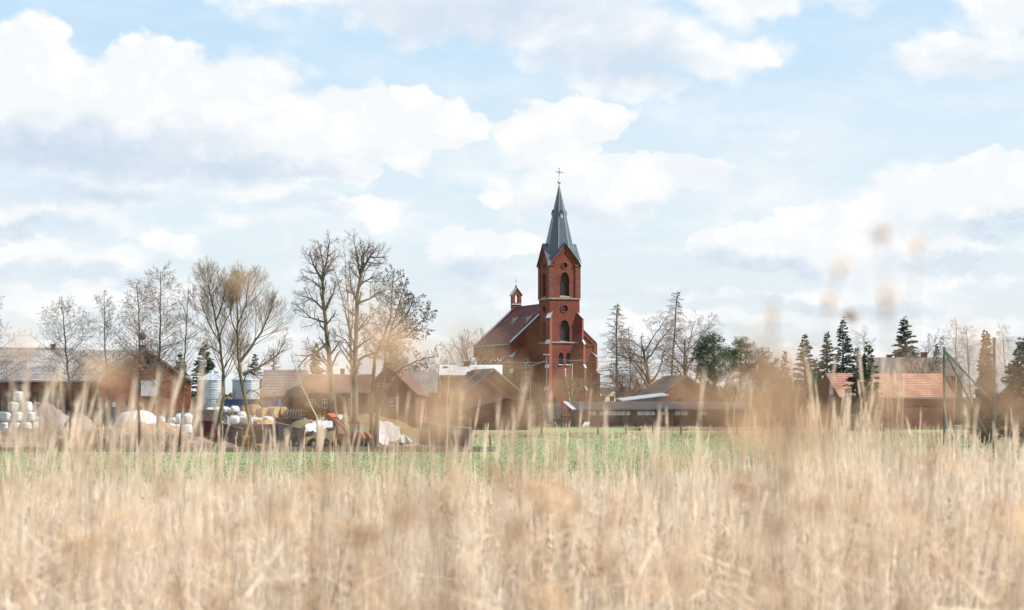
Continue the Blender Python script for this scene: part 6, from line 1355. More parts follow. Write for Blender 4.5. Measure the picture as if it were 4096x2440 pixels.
# grey panel fence by the churchyard
Y = 316; t = thing('panel_fence', 'blue grey panel fence with brick pillars between the cottage and the long shed', 'fence', (PX(2190, Y), Y, 0)); ox = PX(2190, Y)
for a, b_2, z1 in ((2124, 2144, 1616), (2152, 2182, 1613), (2184, 2203, 1613), (2224, 2246, 1613), (2205, 2222, 1613)):
    q = MB(); q.box(PX(a, Y) - ox, PX(b_2, Y) - ox, -.04, .04, 0, PZ(1643, Y) - .06); q.box(PX(a, Y) - ox, PX(b_2, Y) - ox, .3, .36, PZ(1643, Y), PZ(z1, Y)); q.build('panel', M_GREYP, t)
for px in (2147, 2204, 2248):
    q = MB(); q.box(PX(px, Y) - ox - .16, PX(px, Y) - ox + .16, -.16, .16, 0, PZ(1606, Y)); q.prism([(PX(px, Y) - ox - .2, -.2, PZ(1606, Y)), (PX(px, Y) - ox + .2, -.2, PZ(1606, Y)), (PX(px, Y) - ox, -.2, PZ(1602, Y))], (0, .4, 0)); q.build('pillar', M_BRICKR, t)
Y = 332; t = thing('churchyard_wall', 'low brick churchyard wall with orange coping behind the long shed', 'wall', (PX(2400, Y), Y, 0)); ox = PX(2400, Y)
q = MB(); q.box(PX(2285, Y) - ox, PX(2480, Y) - ox, 0, .35, 0, PZ(1612, Y) - .05); q.build('wall', M_BRICKR, t)
q = MB(); q.box(PX(2284, Y) - ox, PX(2481, Y) - ox, -.1, .45, PZ(1612, Y) - .05, PZ(1608, Y)); q.build('coping', M_OTILE, t)
for px in (2396, 2412, 2448):
    q = MB(); q.box(PX(px, Y) - ox - .3, PX(px, Y) - ox + .3, -.12, .5, 0, PZ(1584, Y)); q.build('pillar', M_BRICKR, t)
for px, lab in ((2318, 'rounded stone topped brick pier showing above the shed roof, left of two'), (2448, 'rounded stone topped brick pier showing above the shed roof, right of two')):
    t = thing('gate_pier', lab, 'pier', (PX(px, 330), 330, 0)); z_ = PZ(1610, 330)
    q = MB(); q.lathe([(.0, -.55), (.34, -.5), (.36, -.1), (.30, .08), (.12, .18), (0, .2)], 14, (0, 0, z_)); q.build('cap', M_TRIM, t)
    q = MB(); q.box(-.3, .3, -.3, .3, 0, z_ - .54); q.build('shaft', M_BRICKR, t)
# masts and wires
def mast(name, label, px, top, Y, r, m, cat='pole'):
    t = thing(name, label, cat, (PX(px, Y), Y, 0)); p = MB(); p.tube([(0, 0, 0), (0, 0, PZ(top, Y))], [r, r * .7], 8); p.build('pole', m, t); return t
Y = 338; t = mast('street_lamp', 'grey concrete street lamp with two short arms in front of the nave window', 2186, 1418, Y, .12, M_CONC, 'lamp'); zt = PZ(1420, Y)
for sg in (-1, 1):
    q = MB(); q.tube([(0, 0, zt - .1), (sg * .35, -.1, zt + .05)], .04, 5); ar = q.build('arm', M_CONC, t); h_ = MB(); h_.hexa([(sg * .28 - .2, -.25, zt), (sg * .28 + .2, -.25, zt), (sg * .28 + .2, .05, zt), (sg * .28 - .2, .05, zt), (sg * .28 - .16, -.22, zt + .14), (sg * .28 + .16, -.22, zt + .14), (sg * .28 + .16, .02, zt + .14), (sg * .28 - .16, .02, zt + .14)]); h_.build('lamp_head', M_WSHEET, ar)
t = mast('utility_pole', 'utility pole with white insulators above the cottage roof', 1991, 1438, 336, .10, M_WOODB); zt = PZ(1446, 336); q = MB(); q.tube([(-.45, 0, zt), (.45, 0, zt)], .045, 5); cr_ = q.build('cross_arm', M_IRON, t)
for sx_ in (-.4, 0, .4):
    q = MB(); q.lathe([(0, 0), (.07, .02), (.05, .12), (.07, .16), (0, .22)], 8, (sx_, 0, zt + .05 + (.22 if sx_ == 0 else 0))); q.build('insulator', M_WHITE, cr_)
mast('utility_pole', 'old wooden utility pole right of the church corner buttress', 2397, 1492, 345, .16, M_WOODB); mast('flag_pole', 'thin pale pole standing right of the fruit tree before the tower', 2289, 1454, 320, .045, M_WHITE)
mast('utility_pole', 'thin pole just left of the lone larch', 2463, 1440, 343, .05, M_IRON); mast('utility_pole', 'slim pale pole before the nave front wall', 2122, 1520, 332, .04, M_GALV)
t = thing('wayside_cross', 'white cross on a leaning pale shaft in front of the tower', 'cross', (PX(2275, 321), 321, 0)); zc = PZ(1482, 321); q = MB(); q.tube([(.3, 0, 0), (.25, 0, 3.2), (-.48, 0, zc - .4), (-.48, 0, zc)], .05, 6); q.build('shaft', M_WHITE, t); q = MB(); q.tube([(-.48, -.01, zc - .1), (-.48, -.01, zc + .3)], .05, 5); q.tube([(-.68, -.01, zc + .12), (-.28, -.01, zc + .12)], .05, 5); q.build('cross_head', M_WHITE, t)
def wire(label, a, b, sag):
    A, B = Vector((PX(a[0], a[2]), a[2], PZ(a[1], a[2]))), Vector((PX(b[0], b[2]), b[2], PZ(b[1], b[2]))); m = MB(); m.tube([A.lerp(B, i / 14) - Vector((0, 0, sag * 4 * (i / 14) * (1 - i / 14))) for i in range(15)], .022, 4); tag(m.build('overhead_wire', M_ETER), label, 'wire')
wire('uppermost thin wire crossing the church front from the left pole', (1991, 1447, 336), (2397, 1430, 345), .35); wire('middle slack wire from the insulator pole to the street lamp', (1991, 1452, 336), (2186, 1442, 338), .65); wire('lowest slack wire from the insulator pole to the street lamp', (1991, 1454, 336), (2186, 1436, 338), 1.05); wire('thin wire running right from the street lamp past the lone larch', (2186, 1432, 338), (2950, 1445, 350), .6)
# small farm things in the meadow corner
Y = 302; t = thing('small_trailer', 'dark green low trailer parked beside the shed end', 'trailer', (PX(2236, Y), Y, 0)); w_ = (PX(2267, Y) - PX(2217, Y)) / 2
q = MB(); q.box(-w_, w_, 0, 2.6, PZ(1694, Y), PZ(1676, Y)); q.box(-w_ - .05, w_ + .05, -.05, 2.65, PZ(1676, Y), PZ(1674, Y)); q.build('body', M_TGREEN, t)
for i in range(4):
    q = MB(); q.tube([(-w_ + .1 + i * .48, 0, PZ(1676, Y)), (-w_ + .1 + i * .48, 0, PZ(1659, Y))], .025, 4); q.build('stake', M_IRON, t)
q = MB(); q.tube([(-w_, 0, PZ(1660, Y)), (w_, 0, PZ(1660, Y))], .025, 4); q.build('rail', M_IRON, t)
for sx_ in (-.55, .35):
    q = MB(); q.tube([(sx_ - .15, .3, .32), (sx_ + .15, .3, .32)], .34, 14); q.build('wheel', M_RUB, t)
Y = 298; t = thing('harrow', 'red harrow bar with tines lying in the grass below the cottage', 'harrow', (PX(2157, Y), Y, 0)); w_ = (PX(2190, Y) - PX(2124, Y)) / 2
q = MB(); q.tube([(-w_, 0, .5), (w_, 0, .5)], .05, 6); q.tube([(-w_, .6, .5), (w_, .6, .5)], .05, 6)
for i in range(4): q.tube([(-w_ + i * 2 * w_ / 3, 0, .5), (-w_ + i * 2 * w_ / 3, .6, .5)], .04, 5)
q.build('frame', M_RED, t)
for i in range(9):
    q = MB(); q.tube([(-w_ + .1 + i * (2 * w_ - .2) / 8, 0, .5), (-w_ + .1 + i * (2 * w_ - .2) / 8, -.08, .05)], .025, 4); q.build('tine', M_IRON, t)
t = thing('conveyor', 'old wooden grain elevator leaning steeply behind the red harrow', 'conveyor', (PX(2130, 300), 300, 0)); A = Vector((PX(2146, 300) - PX(2130, 300), .2, .35)); B = Vector((PX(2117, 300) - PX(2130, 300), .2, PZ(1648, 300))); d = (B - A).normalized(); n_ = Vector((d.z, 0, -d.x))
for sg in (0, .28):
    q = MB(); q.hexa([A + n_ * sg, A + n_ * (sg + .1), A + n_ * (sg + .1) + Vector((0, .5, 0)), A + n_ * sg + Vector((0, .5, 0)), B + n_ * sg, B + n_ * (sg + .1), B + n_ * (sg + .1) + Vector((0, .5, 0)), B + n_ * sg + Vector((0, .5, 0))]); q.build('side_board', M_PLANK, t)
q = MB(); q.hexa([B - d * .4 - n_ * .15, B - d * .4 + n_ * .5, B - d * .4 + n_ * .5 + Vector((0, .55, 0)), B - d * .4 - n_ * .15 + Vector((0, .55, 0)), B + d * .3 - n_ * .15, B + d * .3 + n_ * .5, B + d * .3 + n_ * .5 + Vector((0, .55, 0)), B + d * .3 - n_ * .15 + Vector((0, .55, 0))]); q.build('hopper', M_WOODB, t)
q = MB(); q.hexa([A - n_ * .15, A + n_ * .55, A + n_ * .55 + Vector((0, .55, 0)), A - n_ * .15 + Vector((0, .55, 0)), A + d * .75 - n_ * .15, A + d * .75 + n_ * .55, A + d * .75 + n_ * .55 + Vector((0, .55, 0)), A + d * .75 - n_ * .15 + Vector((0, .55, 0))]); q.build('feed_box', M_WOODB, t)
t = thing('scrap_pile', 'pile of stones and scrap wood left of the dark green trailer', 'pile', (PX(2203, 301), 301, 0)); r_ = random.Random(5)
for i in range(8):
    q = MB(); s0 = r_.uniform(.15, .3); q.lathe([(0, -s0 * .6), (s0 * .8, -s0 * .4), (s0, 0), (s0 * .7, s0 * .45), (0, s0 * .55)], 7, (r_.uniform(-.6, .6), r_.uniform(-.3, .3), .18 + .14 * (i % 4))); q.build('stone', M_GRAVEL, t)
for i in range(6):
    q = MB(); a = Vector((r_.uniform(-.8, .2), r_.uniform(-.4, .3), r_.uniform(.3, .8))); q.tube([a, a + Vector((r_.uniform(.5, .9), 0, r_.uniform(-.2, .25)))], .05, 4); q.build('plank', M_PLANK, t)
for i in range(4):
    q = MB(); a = Vector((PX(2325 + i * 7, 306), 306, 0)); b = Vector((PX(2341 + i * 5.5, 306), 307, PZ(1688, 307))); s_ = Vector((.12, 0, 0)); u_ = Vector((0, .05, .02)); q.hexa([a, a + s_, a + s_ + u_, a + u_, b, b + s_, b + s_ + u_, b + u_]); o = q.build('board', M_WHITE); tag(o, ('leftmost', 'second', 'third', 'rightmost')[i] + ' of four pale boards leaning against the shed wall', 'board', 'pale boards leaning against the shed')
Y = 300; t = thing('hay_rake', 'red hay rake frame with an upright loop before the long shed', 'hay rake', (PX(2662, Y), Y, 0)); q = MB(); a, b = PX(2638, Y) - PX(2662, Y), PX(2690, Y) - PX(2662, Y); q.tube([(a, 0, PZ(1691, Y)), (b, 0, PZ(1691, Y))], .05, 6); q.build('beam', M_RED, t)
q = MB(); lx = PX(2684, Y) - PX(2662, Y); q.tube([(lx - .16, 0, PZ(1697, Y)), (lx - .16, 0, PZ(1674, Y)), (lx - .05, 0, PZ(1672, Y)), (lx + .1, 0, PZ(1672, Y)), (lx + .16, 0, PZ(1676, Y)), (lx + .12, 0, PZ(1697, Y))], .045, 6); q.build('loop', M_RED, t)
for x in (a + .5, b - .25):
    q = MB(); q.tube([(x, 0, PZ(1691, Y)), (x + .1, 0, 0)], .035, 5); q.build('leg', M_RED, t)
for px, s0, lab in ((3035, 1, 'left strip of crumpled white plastic lying in the grass'), (3082, 1.5, 'right strip of crumpled white plastic lying in the grass')):
    r_ = np.random.default_rng(int(px)); n = 14; u, v = np.meshgrid(np.linspace(-1, 1, n), np.linspace(-1, 1, 5)); Z_ = .22 + .09 * np.sin(u * 7 + px) + r_.normal(0, .03, u.shape); V = np.stack([u * .75 * s0, v * .5, Z_ * (1 - .6 * u * u)], -1).reshape(-1, 3); i = np.arange(n * 5).reshape(5, n); F = np.stack([i[:-1, :-1], i[:-1, 1:], i[1:, 1:], i[1:, :-1]], -1).reshape(-1, 4); o = np_mesh('plastic_scrap', V, [F], M_TARP); o.location = (PX(px, 285), 285, 0); tag(o, lab, 'plastic')

# tall wire mesh fence at the right
t = thing('mesh_fence', 'tall green wire mesh fence with a braced corner post at the right', 'fence', (0, 0, 0))
YA, YBp, YC = 60.0, 51.5, 43.5; PA, PB, PC = Vector((PX(3777, YA), YA, 0)), Vector((PX(3977, YBp), YBp, 0)), Vector((PX(4215, YC), YC, 0))
tops = [PZ(1388, YA), PZ(1350, YBp), PZ(1335, YC)]
for P_, zt in zip((PA, PB, PC), tops):
    q = MB(); q.tube([(P_.x, P_.y, GZ(P_.x, P_.y) - .2), (P_.x, P_.y, zt)], .036, 8); q.build('post', M_FGREEN, t)
for px, py, Y in ((3868, 1580, 60.5), (3912, 1545, 58.5)):
    e = Vector((PX(px, Y), Y, PZ(py, Y))); a = Vector((PA.x, PA.y, tops[0] - .08)); e2 = a + (e - a) * 1.9; q = MB(); q.tube([a, e2], .026, 7); q.build('brace', M_FGREEN, t)
for A, B, za, zb in ((PA, PB, tops[0], tops[1]), (PB, PC, tops[1], tops[2])):
    for dz in (.06, 1.2, 2.4):
        q = MB(); q.tube([(A.x, A.y, za - dz), (A.lerp(B, .5).x, A.lerp(B, .5).y, (za + zb) / 2 - dz - .05), (B.x, B.y, zb - dz)], .004, 4); q.build('line_wire', M_FGREEN, t)
    S = []; L = (B - A).length; Hh = 3.6; step = .11; nn = int((L + Hh) / step)
    for sg in (1, -1):
        for i in range(nn):
            s0 = i * step - Hh if sg > 0 else i * step
            u0, u1 = (s0, s0 + Hh) if sg > 0 else (s0, s0 - Hh); h0, h1 = 0.0, Hh
            for lim in (0, L):
                pass
            def clip(u0, h0, u1, h1):
                pts = []
                if max(u0, u1) <= 0 or min(u0, u1) >= L: return None
                t0, t1 = 0., 1.; du = u1 - u0
                ta, tb = (0 - u0) / du, (L - u0) / du
                t0, t1 = max(t0, min(ta, tb)), min(t1, max(ta, tb))
                return (u0 + du * t0, h0 + (h1 - h0) * t0, u0 + du * t1, h0 + (h1 - h0) * t1) if t1 > t0 else None
            c = clip(u0, h0, u1, h1)
            if c is None: continue
            a = A.lerp(B, c[0] / L); b = A.lerp(B, c[2] / L); zt0 = za + (zb - za) * c[0] / L; zt1 = za + (zb - za) * c[2] / L
            S.append((a.x, a.y, zt0 - Hh + c[1], b.x, b.y, zt1 - Hh + c[3], .0010, .0010))
    V, F = tubes_np(S, 3); np_mesh('wire_mesh', V, [F], M_IRON, t)

# ------------------------------------------------------------------ meadow grass and the dry grass in front
def blades(P, h, w, lean, ang, twist, tint, jit=None):
    """tapered bent blades: base points, height, width, sideways reach, direction of lean, facing"""
    n = len(P); T = np.array([0, .42, .78, 1.0]); Wt = np.array([1, .85, .5, .0])
    ld = np.stack([np.cos(ang), np.sin(ang), np.zeros(n)], -1); sd = np.stack([np.cos(twist), np.sin(twist), np.zeros(n)], -1)
    V = []
    for t, wt in zip(T, Wt):
        c = P + ld * (lean * h * t ** 1.8)[:, None] + np.array([0, 0, 1.0]) * (h * t * (1 - .28 * np.minimum(lean, 1.6) * t))[:, None]
        if wt > 0: V += [c - sd * (w * wt / 2)[:, None], c + sd * (w * wt / 2)[:, None]]
        else: V.append(c)
    V = np.stack(V, 1).reshape(-1, 3); b = (np.arange(n) * 7)[:, None]
    Q = (b[:, :, None] + np.array([[0, 1, 3, 2], [2, 3, 5, 4]])[None]).reshape(-1, 4); Tt = b + np.array([[4, 5, 6]])
    return V, [Q, Tt], np.repeat(tint, 7)
def join(parts):
    Vs, Qs, Ts, Tn, o = [], [], [], [], 0
    for V, F, t in parts:
        Vs.append(V); Tn.append(t)
        for f in F: (Qs if f.shape[1] == 4 else Ts).append(f + o)
        o += len(V)
    return np.concatenate(Vs), [np.concatenate(x) for x in (Qs, Ts) if x], np.concatenate(Tn)
M_DRY = tint_mat('dry grass', (0.25, 0.165, 0.11), (0.96, 0.88, 0.77), (0.74, 0.63, 0.57), rough=.75, trans=.45)
M_PLUME = tint_mat('dry grass plume', (0.70, 0.57, 0.42), (0.96, 0.87, 0.74), rough=.8, trans=.5)
M_WEED = tint_mat('dead weed heads', (0.34, 0.19, 0.10), (0.92, 0.69, 0.46), rough=.9, trans=.6)
M_GREENG = tint_mat('meadow grass', (0.22, 0.255, 0.135), (0.26, 0.29, 0.165), (0.31, 0.305, 0.195), rough=.8, trans=.4)
M_TUSS = tint_mat('dry tussock', (0.17, 0.115, 0.07), (0.46, 0.35, 0.22), rough=.9, trans=.3)
g_ = np.random.default_rng(99)
def field_pts(n, y0, y1, pw=1.0):
    y = y0 + (y1 - y0) * g_.random(n) ** pw; hw = .245 * y + 1.6; x = g_.uniform(-1, 1, n) * hw
    return np.stack([x, y, ground_z(x, y)], -1)
def clump(P, sc=.9):
    x, y = P[:, 0], P[:, 1]
    return .5 + .25 * np.sin(x * 1.3 / sc + 2 * np.sin(y * .9 / sc)) + .25 * np.sin(y * 1.7 / sc + 1.6 * np.sin(x * 1.1 / sc + 1))
# matted and upright blades
parts = []
def hills(P):
    x, y = P[:, 0], P[:, 1]; return 1 + .42 * np.sin(x * .55 + 1.3 * np.sin(y * .21)) * np.sin(y * .33 + x * .2 + 1) + .16 * np.sin(x * 1.9 + y * .7)
P = field_pts(80000, 4.2, 64, 1.1); c = clump(P); k = g_.random(len(P)) < .25 + .9 * c; P, c = P[k], c[k]; n = len(P)
parts.append(blades(P, g_.uniform(.25, .75, n) * (.55 + .6 * c) * hills(P), g_.uniform(.008, .020, n) * (.75 + P[:, 1] / 50), g_.uniform(.3, 1.8, n), g_.random(n) * 6.28, g_.random(n) * 6.28, np.clip(g_.normal(.42, .30, n) + .35 * (c - .5), 0, 1)))
P = field_pts(110000, 5, 66, 1.0); c = clump(P, 1.6); k = g_.random(len(P)) < .06 + 1.1 * c ** 1.8; P, c = P[k], c[k]; n = len(P)
hh = g_.uniform(.35, .80, n) * (.60 + .5 * c) * hills(P) * (1 + .22 * sstep(2, 9, P[:, 0]))
parts.append(blades(P, hh, g_.uniform(.005, .013, n) * (.7 + P[:, 1] / 45), np.abs(g_.normal(.12, .22, n)), g_.normal(.2, 1.4, n), g_.random(n) * 6.28, np.clip(g_.normal(.60, .28, n), 0, 1)))
V, F, T = join(parts)
tag(np_mesh('dry_grass', V, F, M_DRY, tint=T), 'tall dry beige grass filling the foreground', 'grass', kind='stuff')
# stalks with narrow plumes
def stalks(base, tip, plume, seed, thick=.0030):
    """stems bending slightly to their tips, each ending in a slim seed head"""
    r_ = np.random.default_rng(seed); n = len(base); S = []; mid = base * .45 + tip * .55; bend = r_.normal(0, .02, (n, 3)); bend[:, 2] = 0; mid = mid + bend * (tip - base)[:, 2:3]
    th = thick * r_.uniform(.8, 1.5, n) * (.6 + base[:, 1] / 40)
    for a, b, f0, f1 in ((base, mid, 1.2, 1), (mid, tip, 1, .55)): S.append(np.concatenate([a, b, (th * f0)[:, None], (th * f1)[:, None]], 1))
    Vs, Fs = tubes_np(np.concatenate(S), 3); out = [(Vs, [Fs], np.repeat(np.tile(r_.uniform(.3, .9, n), 2), 6))]
    d = tip - mid; d /= np.linalg.norm(d, axis=1, keepdims=True)
    for k in range(3):
        t = r_.random(n) * PI; sd = np.stack([np.cos(t), np.sin(t), 0 * t], -1); w = r_.uniform(.004, .0085, n) * (.7 + base[:, 1] / 60)
        a, b, e = tip - d * (plume * .8)[:, None], tip - d * (plume * .35)[:, None], tip + d * (plume * .25)[:, None] + np.array([.12, 0, -.03]) * (plume * r_.uniform(-.3, .6, n))[:, None]
        V = np.stack([a, b - sd * w[:, None], e, b + sd * w[:, None]], 1).reshape(-1, 3); i = np.arange(n)[:, None] * 4
        out.append((V, [i + np.array([[0, 1, 2, 3]])], np.repeat(r_.uniform(.2, .9, n), 4)))
    # loose spikelets
    m = 7; idx = np.repeat(np.arange(n), m); u = r_.random(len(idx)); c0 = tip[idx] - d[idx] * (plume[idx] * u * .8)[:, None]; dd = r_.normal(0, 1, (len(idx), 3)) * .28 + d[idx]; dd /= np.linalg.norm(dd, axis=1, keepdims=True)
    V, Fq = sprays(c0, dd, r_.uniform(.02, .045, len(idx)), r_.uniform(.002, .004, len(idx)), r_); out.append((V, [Fq], np.repeat(r_.random(len(idx)), 4)))
    return out
def aim(px, py, Y): return np.stack([(px - 2048) / FP * Y, Y, EYE + (HY - py) / FP * Y], -1)
def make_stalks(n, pxr, pyr, Yr, seed, pw=1.0, lean=.06):
    r_ = np.random.default_rng(seed); Y = r_.uniform(*Yr, n); px = r_.uniform(*pxr, n); py = pyr[1] - (pyr[1] - pyr[0]) * r_.random(n) ** pw; tip = aim(px, py, Y)
    H = np.minimum(tip[:, 2] - ground_z(tip[:, 0], tip[:, 1]), 2.3); base = tip.copy(); base[:, 0] -= H * r_.normal(lean, .10, n); base[:, 1] += r_.normal(0, .08, n) * H
    base[:, 2] = ground_z(base[:, 0], base[:, 1]); ok = (tip[:, 2] - base[:, 2] < 2.35) & (tip[:, 2] - base[:, 2] > .4)
    return stalks(base[ok], tip[ok], r_.uniform(.16, .36, n)[ok], seed + 1)
parts = []
parts += make_stalks(60, (20, 830), (1480, 1740), (8, 15), 201, 1.1, .12)
parts += make_stalks(45, (-60, 1200), (1640, 1850), (9, 24), 202, 1.0, .10)
parts += make_stalks(30, (830, 1900), (1560, 1820), (8, 20), 203, 1.6, .02)
parts += make_stalks(36, (1900, 3100), (1520, 1800), (8, 20), 204, 1.6, .02)
parts += make_stalks(60, (3080, 3640), (1410, 1760), (10, 20), 205, 1.2, -.06)
parts += make_stalks(80, (3000, 4150), (1580, 1800), (10, 28), 206, 1.1, -.02)
parts += make_stalks(850, (-100, 4200), (1700, 1950), (11, 44), 207, 1.5, .03)
parts += make_stalks(6500, (-150, 4250), (1890, 2260), (9, 60), 208, 1.0, .03)
parts += make_stalks(420, (2350, 4250), (1840, 1960), (14, 50), 209, 1.0, .0)
parts += make_stalks(500, (2800, 4250), (1790, 1920), (14, 50), 210, 1.2, .0)
parts += make_stalks(520, (3250, 4250), (1720, 1890), (16, 56), 211, 1.2, .0)
V, F, T = join(parts)
tag(np_mesh('tall_grass_stalks', V, F, M_PLUME, tint=T), 'tall pale grass stalks with slim seed heads rising out of the foreground', 'grass', kind='stuff')
P = field_pts(5200, 6, 26, 1.1); k = (np.sin(P[:, 0] * 2.1 + 1) * np.sin(P[:, 1] * 1.1) > .1); P = P[k]; n = len(P)
V, F, T = blades(P, g_.uniform(.3, .62, n), g_.uniform(.006, .012, n), g_.uniform(.1, .8, n), g_.random(n) * 6.28, g_.random(n) * 6.28, g_.random(n))
tag(np_mesh('green_shoots', V, F, M_GREENG, tint=T), 'fresh green shoots between the dry grass', 'grass', kind='stuff')
P = field_pts(4200, 6, 45, 1.0); n = len(P); a = P + np.stack([0 * P[:, 0], 0 * P[:, 0], g_.uniform(.25, .85, n)], -1); t = g_.random(n) * 6.28; d = np.stack([np.cos(t), np.sin(t), g_.normal(.5, .5, n)], -1); d /= np.linalg.norm(d, axis=1, keepdims=True); L = g_.uniform(.15, .5, n)[:, None]
V, F = tubes_np(np.concatenate([a - d * L / 2, a + d * L / 2, g_.uniform(.003, .007, (n, 1)), g_.uniform(.002, .004, (n, 1))], 1), 4)
tag(np_mesh('broken_straws', V, [F], M_PLUME, tint=np.repeat(g_.uniform(.3, 1, n), 8)), 'bent and broken straws lying across the dry grass', 'grass', kind='stuff')
# short green grass of the meadow
n = 120000; y = 62 + 190 * g_.random(n) ** 1.4; x = g_.uniform(-1, 1, n) * (.245 * y + 3)
ok = ~((y > 145) & (x < np.where(y > 165, -6.2, -3.8))); y, x = y[ok], x[ok]; n = len(x); P = np.stack([x, y, ground_z(x, y)], -1)
V, F, T = blades(P, g_.uniform(.05, .12, n), g_.uniform(.03, .07, n), g_.uniform(.2, 1.0, n), g_.random(n) * 6.28, g_.random(n) * 6.28, g_.random(n))
tag(np_mesh('meadow_grass', V, F, M_GREENG, tint=T), 'short green meadow grass', 'grass', kind='stuff')
# dry tussocks on the ditch bank, field margin and yard edge
parts = []
for n, xa, xb, ya, yb, ha, hb in ((5200, PX(1860, 210), PX(3950, 210), 207.5, 212.5, .15, .55), (3000, PX(2500, 268), PX(3400, 268), 264, 273, .2, .7), (2600, -42, PX(1900, 146), 143.6, 145.4, .10, .45), (2500, PX(2020, 298), PX(3400, 298), 296, 305, .15, .5), (1200, -36, -4, 147, 160, .1, .4), (2500, PX(2990, 290), PX(4200, 290), 268, 275, .3, 1.1)):
    x = g_.uniform(xa, xb, n); y = g_.uniform(ya, yb, n); k = g_.random(n) < .35 + .5 * (np.sin(x * 2.3) * np.sin(x * .9 + 1) > 0); x, y = x[k], y[k]; m = len(x)
    parts.append(blades(np.stack([x, y, 0 * x + .02], -1), g_.uniform(ha, hb, m), g_.uniform(.02, .06, m), g_.uniform(.1, .9, m), g_.random(m) * 6.28, g_.random(m) * 6.28, g_.random(m)))
V, F, T = join(parts)
tag(np_mesh('dry_tussocks', V, F, M_TUSS, tint=T), 'dry grass tussocks along the ditch and the yard edge', 'grass', kind='stuff')

# dead weeds close to the lens, each with its own head
def weed(name, label, px, py, Y, rx, ry, cov, tn, seed, flake=.010, group='dead weeds close in front', stem=True, cat='weed', src=None):
    r_ = np.random.default_rng(seed); C = aim(np.array([float(px)]), np.array([float(py)]), np.array([float(Y)]))[0]; k = Y / FP; bl = 62.0 / Y; cov = cov * (1.6 if py > 1430 and Y < 2 else 1.0); tn = tn + (.15 if Y < 2 else 0); cov = cov * min(5.0, math.sqrt((rx * rx + bl * bl) * (ry * ry + bl * bl)) / (rx * ry)); rx, ry = rx * k, ry * k
    gx_ = C[0] + r_.normal(0, .06); gz = GZ(gx_, Y); H = C[2] - gz
    area = PI * rx * ry; n = int(max(12, cov * area / (flake * flake * .55)))
    v = r_.normal(0, .52, (n, 3)); c_ = v * np.array([rx, max(rx, ry) * .8, ry]); d = r_.normal(0, 1, (n, 3)); d[:, 2] += .4; d /= np.linalg.norm(d, axis=1, keepdims=True)
    V, F = sprays(c_ + np.array([C[0] - gx_, 0, H]), d, flake * r_.uniform(.7, 1.6, n), flake * r_.uniform(.25, .5, n), r_)
    T = np.repeat(np.clip(r_.normal(tn, .18, n), 0, 1), 4)
    if name is None: return V + np.array([gx_, Y, gz]), F, T, (gx_, Y, gz, C)
    t = thing(name, label, cat, (gx_, Y, gz), 0, group)
    np_mesh('seed_head', V, [F], M_WEED, t, tint=T)
    top = Vector((C[0] - gx_, 0, H)); q = MB(); q.tube([Vector((0, 0, -.03)), Vector((r_.normal(0, .03), r_.normal(0, .03), H * .5)), top - Vector((0, 0, ry * .3))], [.0018, .0013, .0006], 5)
    for i in range(5): q.tube([top - Vector((0, 0, ry * (.2 + .25 * i) + .004)), top + Vector((r_.uniform(-1, 1) * rx * .8, r_.uniform(-1, 1) * rx * .6, r_.uniform(-.3, .9) * ry))], [.0011, .0006], 4)
    q.build('stem', M_TWIGR, t); return t
L_ = 'dead weed, '
